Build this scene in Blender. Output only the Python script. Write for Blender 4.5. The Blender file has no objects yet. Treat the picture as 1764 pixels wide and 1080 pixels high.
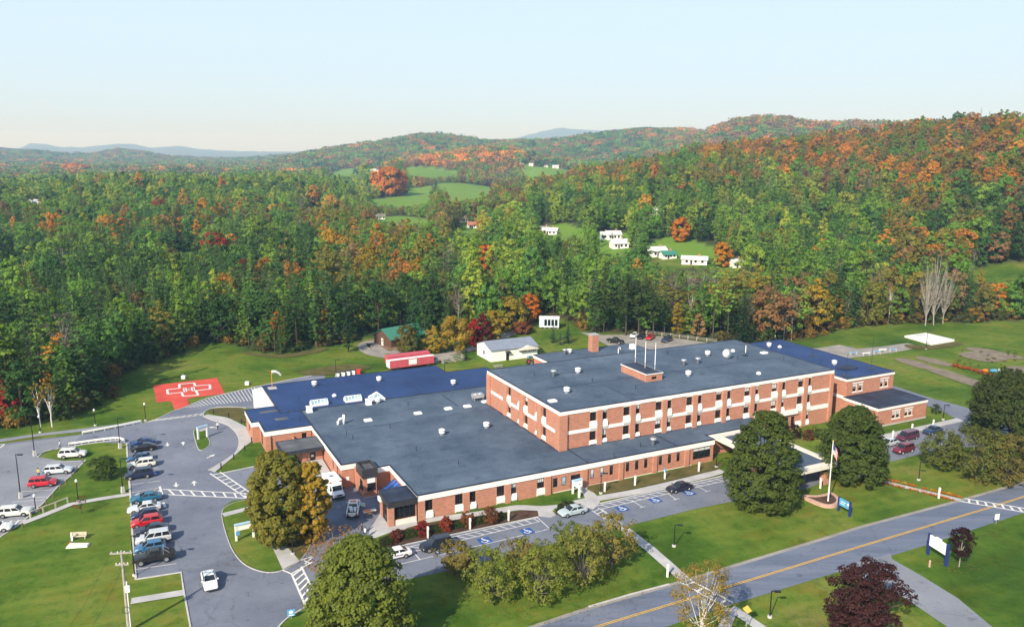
import bpy, bmesh, math, random
import numpy as np
from mathutils import Vector, Matrix
random.seed(7); rng = np.random.default_rng(11)
R = math.radians
scene = bpy.context.scene
C = scene.collection
# ------------------------------------------------------------------ camera
CAMZ = 56.0; FPX = 1388.07; PITCH = .19512; ROLL = .0058
cam = bpy.data.cameras.new('camera'); camo = bpy.data.objects.new('camera', cam); C.objects.link(camo)
cp, sp = math.cos(PITCH), math.sin(PITCH)
fw = np.array([0, cp, -sp]); _up = np.array([0, sp, cp]); _rt = np.array([1., 0, 0])
cr = _rt*math.cos(ROLL)+_up*math.sin(ROLL); cu = _up*math.cos(ROLL)-_rt*math.sin(ROLL)
M = Matrix(((cr[0], cu[0], -fw[0], 0), (cr[1], cu[1], -fw[1], 0), (cr[2], cu[2], -fw[2], CAMZ), (0, 0, 0, 1)))
camo.matrix_world = M
cam.sensor_fit = 'HORIZONTAL'; cam.sensor_width = 36; cam.lens = 36*FPX/1764
cam.clip_start = 1; cam.clip_end = 40000
scene.camera = camo
# ------------------------------------------------------------------ light
SUN_EL = 34; SUN_AZ = math.degrees(math.atan2(-.47, -.88))      # compass-like angle from +Y towards +X
w = bpy.data.worlds.new('World'); scene.world = w; w.use_nodes = True
nt = w.node_tree; bgn = nt.nodes['Background']
sky = nt.nodes.new('ShaderNodeTexSky'); sky.sky_type = 'NISHITA'; sky.sun_disc = False
sky.sun_elevation = R(SUN_EL); sky.sun_rotation = R(SUN_AZ % 360)
sky.altitude = 300; sky.air_density = 1.0; sky.dust_density = 1.2; sky.ozone_density = 2.0
tcs = nt.nodes.new('ShaderNodeTexCoord'); sps = nt.nodes.new('ShaderNodeSeparateXYZ'); nt.links.new(tcs.outputs['Generated'], sps.inputs[0])
mrs = nt.nodes.new('ShaderNodeMapRange'); mrs.interpolation_type = 'SMOOTHSTEP'; nt.links.new(sps.outputs[2], mrs.inputs[0])
for _i, _v in ((1, .12), (2, .75), (3, .90), (4, .12)): mrs.inputs[_i].default_value = _v      # pale hazy sky all round, clearing towards the zenith
mxs = nt.nodes.new('ShaderNodeMix'); mxs.data_type = 'RGBA'; nt.links.new(mrs.outputs[0], mxs.inputs[0]); nt.links.new(sky.outputs[0], mxs.inputs[6]); mxs.inputs[7].default_value = (4.05, 5.25, 6.5, 1)
nt.links.new(mxs.outputs[2], bgn.inputs[0]); bgn.inputs[1].default_value = .12
sl = bpy.data.lights.new('sun', 'SUN'); sl.energy = 5.0; sl.angle = R(.53); sl.color = (1, .90, .74)
so = bpy.data.objects.new('sun', sl); C.objects.link(so)
_ts = Vector((math.sin(R(SUN_AZ))*math.cos(R(SUN_EL)), math.cos(R(SUN_AZ))*math.cos(R(SUN_EL)), math.sin(R(SUN_EL))))
so.rotation_euler = _ts.to_track_quat('Z', 'Y').to_euler(); so.location = (-60, -60, 120)
vs = scene.view_settings
vs.view_transform = 'Standard'; vs.look = 'None'; vs.exposure = .6; vs.gamma = 1; vs.use_curve_mapping = False
scene.cycles.max_bounces = 5; scene.cycles.diffuse_bounces = 3; scene.cycles.glossy_bounces = 2
scene.cycles.transmission_bounces = 2; scene.cycles.transparent_max_bounces = 4; scene.cycles.volume_bounces = 0
scene.cycles.use_denoising = True
# ------------------------------------------------------------------ layout helpers: survey points on level ground
YW = .45978; YC, YS = math.cos(YW), math.sin(YW)
def ray(px, py): return cr*((px-882)/FPX)+cu*((540-py)/FPX)+fw
def G(px, py, z=0.):
    d = ray(px, py); t = (z-CAMZ)/d[2]
    return Vector((d[0]*t, d[1]*t, z))
def toB(p): return (p[0]*YC+p[1]*YS, -p[0]*YS+p[1]*YC)
def fromB(u, v, z=0.): return Vector((u*YC-v*YS, u*YS+v*YC, z))
def proj(p):
    q = np.asarray(p, float)-[0, 0, CAMZ]; k = q@fw
    return 882+FPX*(q@cr)/k, 540-FPX*(q@cu)/k
# ------------------------------------------------------------------ materials
MATS = {}
def newmat(name):
    m = bpy.data.materials.new(name); m.use_nodes = True; MATS[name] = m
    return m, m.node_tree.nodes, m.node_tree.links, m.node_tree.nodes['Principled BSDF']
def tex_noise(n, l, scale, detail=4, rough=.6, coord='Object', stretch=None):
    tc = n.new('ShaderNodeTexCoord'); nz = n.new('ShaderNodeTexNoise')
    nz.inputs['Scale'].default_value = scale; nz.inputs['Detail'].default_value = detail; nz.inputs['Roughness'].default_value = rough
    if stretch:
        mp = n.new('ShaderNodeMapping'); mp.inputs['Scale'].default_value = stretch[:3]
        if len(stretch) > 3: mp.inputs['Rotation'].default_value = (0, 0, stretch[3])
        l.new(tc.outputs[coord], mp.inputs[0]); l.new(mp.outputs[0], nz.inputs['Vector'])
    else: l.new(tc.outputs[coord], nz.inputs['Vector'])
    return nz
def ramp(n, l, src, stops):
    r = n.new('ShaderNodeValToRGB'); e = r.color_ramp.elements
    while len(e) < len(stops): e.new(.5)
    for q, (p, c) in zip(e, stops): q.position = p; q.color = (*c, 1)
    l.new(src, r.inputs[0]); return r
def mixc(n, l, fac, a, b, mode='MIX'):
    m = n.new('ShaderNodeMix'); m.data_type = 'RGBA'; m.blend_type = mode
    for s, v in ((m.inputs[0], fac), (m.inputs[6], a), (m.inputs[7], b)):
        if hasattr(v, 'links'): l.new(v, s)
        elif isinstance(v, (int, float)): s.default_value = v
        else: s.default_value = (*v, 1)
    return m.outputs[2]
def bump(n, l, b, h, strength=.3, dist=.05):
    u = n.new('ShaderNodeBump'); u.inputs['Strength'].default_value = strength; u.inputs['Distance'].default_value = dist
    l.new(h, u.inputs['Height']); l.new(u.outputs[0], b.inputs['Normal'])
def scl(c, k): return tuple(min(1, x*k) for x in c)
def plain(name, col, rough=.6, var=.12, scale=3., metal=0., bmp=0., spec=.4, coord='Object'):
    if name in MATS: return MATS[name]
    m, n, l, b = newmat(name)
    nz = tex_noise(n, l, scale, 5, .65, coord)
    r = ramp(n, l, nz.outputs[0], [(.3, scl(col, 1-var)), (.7, scl(col, 1+var))])
    l.new(r.outputs[0], b.inputs['Base Color']); b.inputs['Roughness'].default_value = rough
    b.inputs['Metallic'].default_value = metal; b.inputs['Specular IOR Level'].default_value = spec
    if bmp: bump(n, l, b, nz.outputs[0], bmp, .02)
    return m
def two_scale(name, c1, c2, s1, s2, rough=.9, k=.35, bmp=.25, stretch=None, spec=.2):
    """large soft stains over fine grain"""
    m, n, l, b = newmat(name)
    a = tex_noise(n, l, s1, 4, .6, 'Object', stretch); f = tex_noise(n, l, s2, 3, .7)
    ra = ramp(n, l, a.outputs[0], [(.32, c1), (.68, c2)])
    rf = ramp(n, l, f.outputs[0], [(.3, (1-k,)*3), (.7, (1+k if k < 0 else 1,)*3)])
    l.new(mixc(n, l, 1., ra.outputs[0], rf.outputs[0], 'MULTIPLY'), b.inputs['Base Color'])
    b.inputs['Roughness'].default_value = rough; b.inputs['Specular IOR Level'].default_value = spec
    if bmp: bump(n, l, b, f.outputs[0], bmp, .02)
    return m
def paving(name, c1, c2, s1, crack=.5, stretch=None):
    m, n, l, b = newmat(name)
    a = tex_noise(n, l, s1, 5, .65, 'Object', stretch); f = tex_noise(n, l, 8, 3, .7); o = tex_noise(n, l, .55, 4, .7); w_ = tex_noise(n, l, .25, 3)
    ra = ramp(n, l, a.outputs[0], [(.34, c1), (.66, c2)]); rf = ramp(n, l, f.outputs[0], [(.3, (.8,)*3), (.7, (1, 1, 1))]); ro = ramp(n, l, o.outputs[0], [(.30, (.62, .62, .64)), (.40, (1, 1, 1)), (.62, (1, 1, 1)), (.74, (1.0, .98, .94))])
    tc = n.new('ShaderNodeTexCoord'); md = n.new('ShaderNodeMixRGB'); md.inputs[0].default_value = .88; l.new(tc.outputs['Object'], md.inputs[2]); l.new(w_.outputs['Color'], md.inputs[1])
    vm = n.new('ShaderNodeVectorMath'); vm.operation = 'MULTIPLY_ADD'; vm.inputs[1].default_value = (3, 3, 0); l.new(w_.outputs['Color'], vm.inputs[0]); l.new(tc.outputs['Object'], vm.inputs[2])
    vo = n.new('ShaderNodeTexVoronoi'); vo.feature = 'DISTANCE_TO_EDGE'; vo.inputs['Scale'].default_value = .13; l.new(vm.outputs[0], vo.inputs['Vector'])
    rc0 = ramp(n, l, vo.outputs['Distance'], [(0, (1-crack,)*3), (.008, (1-crack*.7,)*3), (.014, (1, 1, 1))]); mk = ramp(n, l, o.outputs[0], [(.42, (0, 0, 0)), (.58, (1, 1, 1))])
    rc = mk; crk = mixc(n, l, mk.outputs[0], (1, 1, 1), rc0.outputs[0])
    n.remove(md); c = mixc(n, l, 1., mixc(n, l, 1., mixc(n, l, 1., ra.outputs[0], rf.outputs[0], 'MULTIPLY'), ro.outputs[0], 'MULTIPLY'), crk, 'MULTIPLY')
    l.new(c, b.inputs['Base Color']); b.inputs['Roughness'].default_value = .9; b.inputs['Specular IOR Level'].default_value = .25; bump(n, l, b, f.outputs[0], .25, .02)
paving('asphalt', (.135, .155, .21), (.205, .228, .29), .09, .22)
paving('asphalt_old', (.19, .21, .255), (.27, .29, .335), .08, .22)
paving('road_asphalt', (.105, .135, .205), (.18, .21, .285), .35, .18, (.12, 1, 1, -R(22)))
two_scale('concrete', (.36, .36, .38), (.50, .50, .51), .3, 6, .88, .15)
two_scale('kerb_stone', (.42, .42, .43), (.56, .55, .54), .8, 8, .88, .15)
def roofing(name, c1, c2):
    m, n, l, b = newmat(name)
    a = tex_noise(n, l, .13, 5, .65); f = tex_noise(n, l, 3.5, 4, .75); st = tex_noise(n, l, .32, 4, .6)
    ra = ramp(n, l, a.outputs[0], [(.33, c1), (.67, c2)]); rf = ramp(n, l, f.outputs[0], [(.3, (.6,)*3), (.7, (1, 1, 1))]); rs = ramp(n, l, st.outputs[0], [(.32, (.74, .76, .8)), (.42, (1, 1, 1)), (.64, (1, 1, 1)), (.70, (.86, .88, .9)), (.76, (1, 1, 1))])
    tc = n.new('ShaderNodeTexCoord'); br = n.new('ShaderNodeTexBrick'); l.new(tc.outputs['Object'], br.inputs[0]); br.inputs['Scale'].default_value = 1; br.inputs['Brick Width'].default_value = 11; br.inputs['Row Height'].default_value = 1.9; br.inputs['Mortar Size'].default_value = .045; br.inputs['Mortar Smooth'].default_value = .3
    br.inputs['Color1'].default_value = (1, 1, 1, 1); br.inputs['Color2'].default_value = (.92, .92, .93, 1); br.inputs['Mortar'].default_value = (.7, .7, .72, 1)
    c = mixc(n, l, 1., mixc(n, l, 1., mixc(n, l, 1., ra.outputs[0], rf.outputs[0], 'MULTIPLY'), rs.outputs[0], 'MULTIPLY'), br.outputs[0], 'MULTIPLY')
    l.new(c, b.inputs['Base Color']); b.inputs['Roughness'].default_value = .92; b.inputs['Specular IOR Level'].default_value = .25; bump(n, l, b, f.outputs[0], .3, .02)
roofing('roof_grey', (.062, .098, .155), (.130, .178, .25))
roofing('roof_blue', (.015, .042, .150), (.030, .072, .225)); MATS['roof_blue'].node_tree.nodes['Principled BSDF'].inputs['Roughness'].default_value = .55
two_scale('roof_dark', (.016, .022, .042), (.045, .06, .105), .3, 2, .6, .2, .1)
two_scale('roof_gravel', (.10, .11, .13), (.19, .20, .22), .4, 7, .95, .55)
two_scale('gravel', (.24, .23, .22), (.38, .36, .34), .25, 5, .97, .3)
two_scale('dirt', (.16, .11, .07), (.30, .22, .15), .3, 4, .97, .3)
two_scale('soil', (.17, .14, .11), (.27, .23, .18), .4, 5, .97, .3)
two_scale('dry_grass', (.07, .075, .02), (.15, .12, .045), .35, 4, .97, .3)
two_scale('mulch', (.055, .03, .022), (.12, .07, .05), .6, 8, .97, .4)
two_scale('line_paint', (.62, .63, .64), (.82, .82, .82), 1.2, 6, .75, .25, 0)
two_scale('yellow_paint', (.62, .36, .06), (.78, .50, .12), 1.0, 6, .75, .2, 0)
two_scale('blue_paint', (.02, .075, .26), (.035, .115, .36), 1.0, 6, .75, .15, 0)
two_scale('helipad_red', (.50, .065, .05), (.64, .10, .075), .25, 6, .85, .15, .1)
plain('white_trim', (.80, .80, .78), .55, .06, .8)
plain('cream_trim', (.66, .63, .57), .6, .08, .8)
plain('white_metal', (.80, .81, .83), .4, .05, 1.5)
plain('galvanised', (.60, .62, .65), .38, .12, 3, .6)
plain('dark_trim', (.035, .036, .042), .5, .2, 2)
plain('black_metal', (.012, .012, .014), .45, .2, 4)
plain('window_frame', (.025, .023, .025), .45, .2, 4)
plain('interior_blind', (.52, .56, .58), .7, .1, 2)
plain('wood_pole', (.16, .12, .09), .85, .3, 5)
plain('wood_grey', (.34, .32, .29), .85, .2, 5)
plain('wood_pale', (.55, .49, .38), .8, .2, 5)
plain('red_paint', (.55, .035, .03), .45, .12, 2)
plain('pink_paint', (.50, .09, .12), .6, .15, .6)
plain('navy_paint', (.02, .035, .16), .45, .12, 3)
plain('sign_blue', (.10, .34, .62), .5, .05, 2)
plain('sign_white', (.82, .82, .82), .5, .03, 2)
plain('rubber', (.016, .016, .017), .8, .2, 5)
plain('rim_metal', (.55, .56, .58), .3, .06, 8, .8)
plain('orange_paint', (.75, .20, .03), .5, .1, 3)
plain('stone_pink', (.46, .30, .25), .85, .2, 2.5, bmp=.3)
plain('skin', (.55, .34, .25), .6, .05, 8)
def glassy(name, col, rough=.06):
    m, n, l, b = newmat(name)
    nz = tex_noise(n, l, .7, 2)
    r = ramp(n, l, nz.outputs[0], [(.35, scl(col, .6)), (.7, scl(col, 1.5))])
    l.new(r.outputs[0], b.inputs['Base Color'])
    b.inputs['Roughness'].default_value = rough; b.inputs['Specular IOR Level'].default_value = .5
glassy('glass_dark', (.012, .016, .022)); glassy('glass_car', (.018, .024, .034), .04); glassy('glass_blue', (.03, .09, .34), .15); glassy('glass_pale', (.30, .42, .52), .12)
def brickmat(name, c1, c2):
    m, n, l, b = newmat(name)
    tc = n.new('ShaderNodeTexCoord'); sep = n.new('ShaderNodeSeparateXYZ'); l.new(tc.outputs['Object'], sep.inputs[0])
    ad = n.new('ShaderNodeMath'); ad.operation = 'ADD'; l.new(sep.outputs[0], ad.inputs[0]); l.new(sep.outputs[1], ad.inputs[1])
    cb = n.new('ShaderNodeCombineXYZ'); l.new(ad.outputs[0], cb.inputs[0]); l.new(sep.outputs[2], cb.inputs[1])
    br = n.new('ShaderNodeTexBrick'); l.new(cb.outputs[0], br.inputs[0]); br.inputs['Scale'].default_value = 1
    br.inputs['Brick Width'].default_value = .6; br.inputs['Row Height'].default_value = .2; br.inputs['Mortar Size'].default_value = .018
    br.inputs['Color1'].default_value = (*c1, 1); br.inputs['Color2'].default_value = (*c2, 1); br.inputs['Mortar'].default_value = (.42, .31, .25, 1)
    nz = tex_noise(n, l, .5, 5, .7); r = ramp(n, l, nz.outputs[0], [(.3, (.82, .82, .84)), (.7, (1, 1, 1))])
    l.new(mixc(n, l, 1., br.outputs[0], r.outputs[0], 'MULTIPLY'), b.inputs['Base Color']); b.inputs['Roughness'].default_value = .88
    bump(n, l, b, br.outputs['Fac'], -.2, .01)
brickmat('brick', (.41, .15, .088), (.52, .21, .128))
brickmat('brick_pier', (.44, .17, .10), (.53, .22, .138))
m, n, l, b = newmat('car_paint')
oi = n.new('ShaderNodeObjectInfo'); l.new(oi.outputs['Color'], b.inputs['Base Color'])
b.inputs['Roughness'].default_value = .32; b.inputs['Metallic'].default_value = .15; b.inputs['Coat Weight'].default_value = .6; b.inputs['Coat Roughness'].default_value = .06
for nm, c, s in (('headlight', (.75, .78, .8), .1), ('tail_light', (.35, .01, .01), .2)): plain(nm, c, s, .05, 3)
def leafmat(name, default):
    """leaf colour = the tree's own tint x small leaf-to-leaf variation; thin leaves let light through"""
    m, n, l, b = newmat(name)
    at = n.new('ShaderNodeAttribute'); at.attribute_type = 'INSTANCER'; at.attribute_name = 'tint'
    lv = n.new('ShaderNodeAttribute'); lv.attribute_type = 'GEOMETRY'; lv.attribute_name = 'lv'
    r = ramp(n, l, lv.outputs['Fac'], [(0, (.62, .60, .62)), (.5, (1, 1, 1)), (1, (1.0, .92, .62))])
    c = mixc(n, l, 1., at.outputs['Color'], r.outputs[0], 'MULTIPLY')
    l.new(c, b.inputs['Base Color']); b.inputs['Roughness'].default_value = .65; b.inputs['Specular IOR Level'].default_value = .18
    tr = n.new('ShaderNodeBsdfTranslucent'); l.new(c, tr.inputs[0])
    mx = n.new('ShaderNodeMixShader'); mx.inputs[0].default_value = .42
    l.new(b.outputs[0], mx.inputs[1]); l.new(tr.outputs[0], mx.inputs[2])
    l.new(mx.outputs[0], n['Material Output'].inputs[0])
leafmat('leaves', (.1, .2, .05))
two_scale('bark', (.05, .04, .032), (.12, .095, .075), 1.5, 12, .95, .4)
two_scale('bark_pale', (.24, .22, .19), (.42, .39, .35), 1.2, 9, .9, .3)
two_scale('bark_grey', (.13, .115, .10), (.25, .225, .20), 1.2, 9, .9, .3)
# ------------------------------------------------------------------ mesh builder
class MB:
    def __init__(s): s.v = []; s.f = []; s.m = []; s.mats = []; s.cur = 0
    def use(s, mat):
        if mat not in s.mats: s.mats.append(mat)
        s.cur = s.mats.index(mat); return s
    def add(s, vs_, fs):
        o = len(s.v); s.v += [tuple(p) for p in vs_]
        for f in fs: s.f.append([o+i for i in f]); s.m.append(s.cur)
        return s
    def box(s, a, b_):
        (x0, y0, z0), (x1, y1, z1) = a, b_
        return s.add([(x0, y0, z0), (x1, y0, z0), (x1, y1, z0), (x0, y1, z0), (x0, y0, z1), (x1, y0, z1), (x1, y1, z1), (x0, y1, z1)],
                     [(3, 2, 1, 0), (4, 5, 6, 7), (0, 1, 5, 4), (1, 2, 6, 5), (2, 3, 7, 6), (3, 0, 4, 7)])
    def cbox(s, c, d): return s.box([c[i]-d[i]/2 for i in range(3)], [c[i]+d[i]/2 for i in range(3)])
    def hexa(s, p): return s.add(p, [(3, 2, 1, 0), (4, 5, 6, 7), (0, 1, 5, 4), (1, 2, 6, 5), (2, 3, 7, 6), (3, 0, 4, 7)])
    def prism(s, pts, z0, z1, top=True, bottom=False):
        a = sum(pts[i][0]*pts[(i+1) % len(pts)][1]-pts[(i+1) % len(pts)][0]*pts[i][1] for i in range(len(pts)))
        if a < 0: pts = pts[::-1]
        n_ = len(pts); vs_ = [(p[0], p[1], z0) for p in pts]+[(p[0], p[1], z1) for p in pts]
        fs = [(i, (i+1) % n_, n_+(i+1) % n_, n_+i) for i in range(n_)]
        if top: fs.append(tuple(range(n_, 2*n_)))
        if bottom: fs.append(tuple(range(n_-1, -1, -1)))
        return s.add(vs_, fs)
    def loft(s, rings, cap=True, close=True):
        k = len(rings[0]); vs_ = [p for r_ in rings for p in r_]; fs = []
        for i in range(len(rings)-1):
            for j in range(k if close else k-1):
                a = i*k+j; b_ = i*k+(j+1) % k; fs.append((a, b_, b_+k, a+k))
        if cap: fs.append(tuple(range(k-1, -1, -1))); fs.append(tuple((len(rings)-1)*k+j for j in range(k)))
        return s.add(vs_, fs)
    def lathe(s, prof, seg=10, o=(0, 0, 0)):
        return s.loft([[(o[0]+r_*math.cos(2*math.pi*j/seg), o[1]+r_*math.sin(2*math.pi*j/seg), o[2]+z) for j in range(seg)] for r_, z in prof])
    def tube(s, path, rad, seg=6):
        rings = []; P = [Vector(p) for p in path]
        for i, p in enumerate(P):
            d = (P[min(i+1, len(P)-1)]-P[max(i-1, 0)]).normalized()
            a = d.cross(Vector((0, 0, 1)) if abs(d.z) < .9 else Vector((1, 0, 0))).normalized(); b_ = d.cross(a)
            r_ = rad[i] if isinstance(rad, (list, tuple)) else rad
            rings.append([p+a*r_*math.cos(2*math.pi*j/seg)+b_*r_*math.sin(2*math.pi*j/seg) for j in range(seg)])
        return s.loft(rings)
    def mesh(s, name, mat=None, smooth=False):
        me = bpy.data.meshes.new(name); me.from_pydata(s.v, [], s.f)
        if s.mats:
            for q in s.mats: me.materials.append(MATS[q])
            me.polygons.foreach_set('material_index', s.m)
        elif mat: me.materials.append(MATS[mat])
        if smooth: me.polygons.foreach_set('use_smooth', [True]*len(me.polygons))
        me.validate(); me.update(); return me
    def build(s, name, mat=None, parent=None, smooth=False, bevel=0, **kw):
        return obj(name, s.mesh(name, mat, smooth), parent, bevel, **kw)
def obj(name, me, parent=None, bevel=0, loc=None, rot=None, color=None):
    o = bpy.data.objects.new(name, me); C.objects.link(o)
    if parent: o.parent = parent
    if loc is not None: o.location = loc
    if rot is not None: o.rotation_euler = rot if hasattr(rot, '__len__') else (0, 0, rot)
    if color: o.color = (*color, 1)
    if bevel:
        b_ = o.modifiers.new('bevel', 'BEVEL'); b_.width = bevel; b_.segments = 2; b_.limit_method = 'ANGLE'; b_.angle_limit = R(25)
    return o
def tag(o, label=None, cat=None, group=None, kind=None):
    for k, v in (('label', label), ('category', cat), ('group', group), ('kind', kind)):
        if v: o[k] = v
    return o
def thing(name, label, cat, loc=(0, 0, 0), rz=0, group=None):
    o = bpy.data.objects.new(name, None); C.objects.link(o); o.empty_display_size = .3
    o.location = loc; o.rotation_euler = (0, 0, rz); return tag(o, label, cat, group)
def copy_tree(root, loc, rz=None, label=None, scale=None, colors=None):
    cp_ = root.copy(); C.objects.link(cp_); cp_.location = loc
    if rz is not None: cp_.rotation_euler = (0, 0, rz)
    if label: cp_['label'] = label
    if scale: cp_.scale = scale if hasattr(scale, '__len__') else (scale,)*3
    def rec(a, b_):
        for ch in a.children:
            c = ch.copy(); C.objects.link(c); c.parent = b_
            if colors and ch.name.split('.')[0] in colors: c.color = (*colors[ch.name.split('.')[0]], 1)
            rec(ch, c)
    rec(root, cp_); return cp_
# ------------------------------------------------------------------ terrain
def pxh(x, y):
    a = np.clip(np.arctan2(x, y), -1.3, 1.3); return 882+FPX*np.tan(a)/cp
def sstep(a, b_, x): t = np.clip((x-a)/(b_-a), 0, 1); return t*t*(3-2*t)
def vnoise(x, y, s, seed=0):
    """smooth sum-of-sines relief"""
    r_ = np.random.default_rng(seed); o = np.zeros_like(x, dtype=float)
    for i in range(7):
        a = r_.uniform(0, 6.28); f = 2*np.pi/s*r_.uniform(.6, 1.7); o += np.sin(f*(x*np.cos(a)+y*np.sin(a))+r_.uniform(0, 6.28))
    return o/7
def prof(tab): t = np.array(tab, float); return t[:, 0], t[:, 1]
def zrow(px, py, d, tree=13):
    """ground height under canopy that shows at row py from the camera station at distance d"""
    q = ray(px, py); return CAMZ+d*q[2]/math.hypot(q[0], q[1])-tree
# (distance of crest, front width, back width, [(px, skyline row)], tree)
RIDGES = [
 (980, 520, 500, [(-900, 300), (-300, 300), (0, 297), (120, 293), (220, 291), (330, 292), (430, 294), (530, 297), (590, 305), (640, 330), (700, 345)], 23),
 (1500, 420, 400, [(560, 305), (620, 300), (660, 297), (710, 287), (750, 292), (800, 305), (850, 320), (880, 320), (920, 292), (960, 291), (1000, 300)], 0),
 (2000, 500, 700, [(480, 300), (560, 290), (640, 283), (700, 270), (760, 258), (820, 249), (880, 253), (940, 266), (990, 276), (1050, 282)], 17),
 (3000, 1000, 1500, [(380, 290), (430, 281), (480, 271), (520, 262), (560, 254), (620, 247), (680, 236), (720, 230), (760, 229), (800, 235), (840, 241), (890, 240), (930, 241), (985, 233), (1050, 226), (1110, 219), (1180, 219), (1230, 226), (1300, 230), (1900, 230)], 18),
 (2400, 800, 1500, [(1080, 262), (1150, 244), (1200, 228), (1230, 215), (1265, 203), (1300, 197), (1340, 196), (1385, 206), (1440, 208), (1520, 208), (1620, 205), (1800, 210), (2400, 230)], 18),
 (2600, 700, 900, [(-900, 290), (0, 288), (60, 286), (120, 288), (200, 290), (300, 289), (400, 287), (460, 284), (540, 278)], 19),
 (5200, 1700, 1500, [(-900, 262), (0, 257.5), (60, 258.5), (100, 266), (140, 268), (175, 260), (205, 257), (245, 261), (290, 270), (340, 273), (400, 274), (470, 270), (520, 266), (700, 266)], 0),
 (13500, 3500, 2500, [(-900, 256), (0, 258), (35, 255), (50, 248.5), (78, 249), (108, 255), (140, 254.5), (165, 252), (200, 248.5), (228, 248), (262, 255.5), (282, 253), (310, 252.5), (340, 257), (400, 260.5), (470, 261.5), (560, 262), (800, 262), (870, 243), (900, 235), (935, 226), (968, 221), (995, 223.5), (1030, 226), (1060, 223.5), (1110, 226), (1250, 240), (2600, 250)], 0),
]
HILL_Z = [(700, 0), (850, 2), (900, 8), (940, 16), (1000, 27), (1100, 39), (1200, 52), (1300, 60), (1400, 67), (1480, 74), (1560, 74), (1640, 71), (1764, 70), (2000, 78), (2500, 90), (4500, 60)]
HILL_D = [(700, 900), (1000, 950), (1200, 1000), (1300, 1050), (1480, 1150), (1560, 1000), (1640, 860), (1764, 760), (2300, 700)]
def height(x, y):
    x = np.asarray(x, float); y = np.asarray(y, float)
    d = np.hypot(x, y); p = pxh(x, y); h = np.zeros_like(d)
    for D, wf, wb, tab, tree in RIDGES:
        xs = [t[0] for t in tab]; zs = [zrow(t[0], t[1], D, tree) for t in tab]
        c = np.interp(p, xs, zs)
        c = c*np.where(p < xs[0], np.clip(1-(xs[0]-p)/160, 0, 1), 1)*np.where(p > xs[-1], np.clip(1-(p-xs[-1])/160, 0, 1), 1)
        s = np.where(d < D, sstep(D-wf, D, d), 1-sstep(D, D+wb, d))
        h = np.maximum(h, np.maximum(c, 0)*s)
    D = np.interp(p, *prof(HILL_D)); z = np.interp(p, *prof(HILL_Z))
    s = np.where(d < D, sstep(330, 1, d)*0+sstep(300, D, d), 1-.75*sstep(D, D+500, d))
    h = np.maximum(h, z*s)
    h = h+(vnoise(x, y, 160, 3)*3+vnoise(x, y, 420, 5)*6)*sstep(340, 900, d)*(1+sstep(1800, 6000, d)*2)
    return np.where(y < 0, 0, h)*sstep(285, 400, d)
def T(px, py, dmax=6000):
    """where the sight line through a survey point meets the terrain"""
    q = ray(px, py); hz = math.hypot(q[0], q[1]); d = np.geomspace(60, dmax, 3000)
    x = q[0]/hz*d; y = q[1]/hz*d; z = CAMZ+d*q[2]/hz; g = height(x, y)
    i = int(np.argmax(z <= g)) if (z <= g).any() else len(d)-1
    return Vector((x[i], y[i], g[i]))
def inpoly(x, y, poly):
    r_ = np.zeros(x.shape, bool); n_ = len(poly)
    for i in range(n_):
        x0, y0 = poly[i][:2]; x1, y1 = poly[(i+1) % n_][:2]
        if y0 == y1: continue
        k = ((y0 > y) != (y1 > y)) & (x < (x1-x0)*(y-y0)/(y1-y0)+x0); r_ ^= k
    return r_
# open land: the grounds, then farm fields and clearings
GROUNDS = [G(*p) for p in ((-900, 790), (-300, 752), (0, 738), (60, 730), (130, 716), (175, 690), (190, 660), (240, 630), (300, 608), (330, 592), (400, 590), (420, 600), (480, 611), (560, 598), (610, 588), (640, 578), (700, 575),
     (850, 577), (885, 566), (935, 545), (960, 547), (1000, 562), (1010, 572), (1060, 577), (1110, 575), (1180, 584), (1230, 592), (1320, 590), (1390, 584), (1450, 568), (1500, 560), (1560, 556), (1640, 556), (1764, 553), (2100, 548), (2500, 560), (4000, 1500), (-2500, 1500))]
FIELDS_PX = [((628, 345), (680, 338), (740, 332), (745, 352), (690, 358), (640, 354)), ((560, 300), (600, 290), (622, 293), (612, 304), (570, 306)),
 ((695, 292), (730, 286), (790, 296), (785, 303), (740, 306), (700, 301)), ((768, 335), (800, 326), (840, 333), (845, 343), (770, 352)),
 ((700, 325), (745, 320), (742, 330), (700, 334)), ((893, 288), (945, 288), (985, 293), (975, 302), (905, 306)),
 ((770, 396), (800, 388), (830, 393), (825, 406), (785, 408)), ((915, 392), (975, 385), (1015, 397), (1008, 414), (940, 411)), ((1015, 405), (1085, 398), (1092, 432), (1060, 446), (1022, 430)),
 ((1108, 420), (1165, 405), (1230, 425), (1236, 458), (1185, 468), (1105, 456)), ((1235, 446), (1290, 446), (1288, 468), (1235, 466)), ((640, 374), (700, 372), (745, 380), (740, 390), (690, 392), (640, 386)), ((745, 318), (790, 315), (850, 322), (850, 332), (760, 330)),
 ((1655, 472), (1700, 459), (1800, 450), (1900, 455), (1860, 474), (1740, 480)), ((40, 350), (75, 348), (78, 358), (40, 358)), ((295, 432), (355, 436), (350, 446), (300, 444)), ((0, 452), (40, 448), (40, 462), (0, 470)),
 ((520, 358), (560, 357), (560, 364), (522, 365)), ((640, 372), (700, 378), (700, 384), (640, 382))]
FIELDS = [[T(*p) for p in f] for f in FIELDS_PX]
def cleared(x, y, m=0.):
    r_ = inpoly(x, y, GROUNDS)
    for f in FIELDS: r_ |= inpoly(x, y, f)
    return r_
az = np.concatenate([np.linspace(-180, -46, 45)[:-1], np.arange(-46, 46.01, .3), np.linspace(46, 180, 45)[1:-1]])
rr = np.concatenate([[0.5, 25, 45], np.geomspace(60, 22000, 290)])
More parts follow.
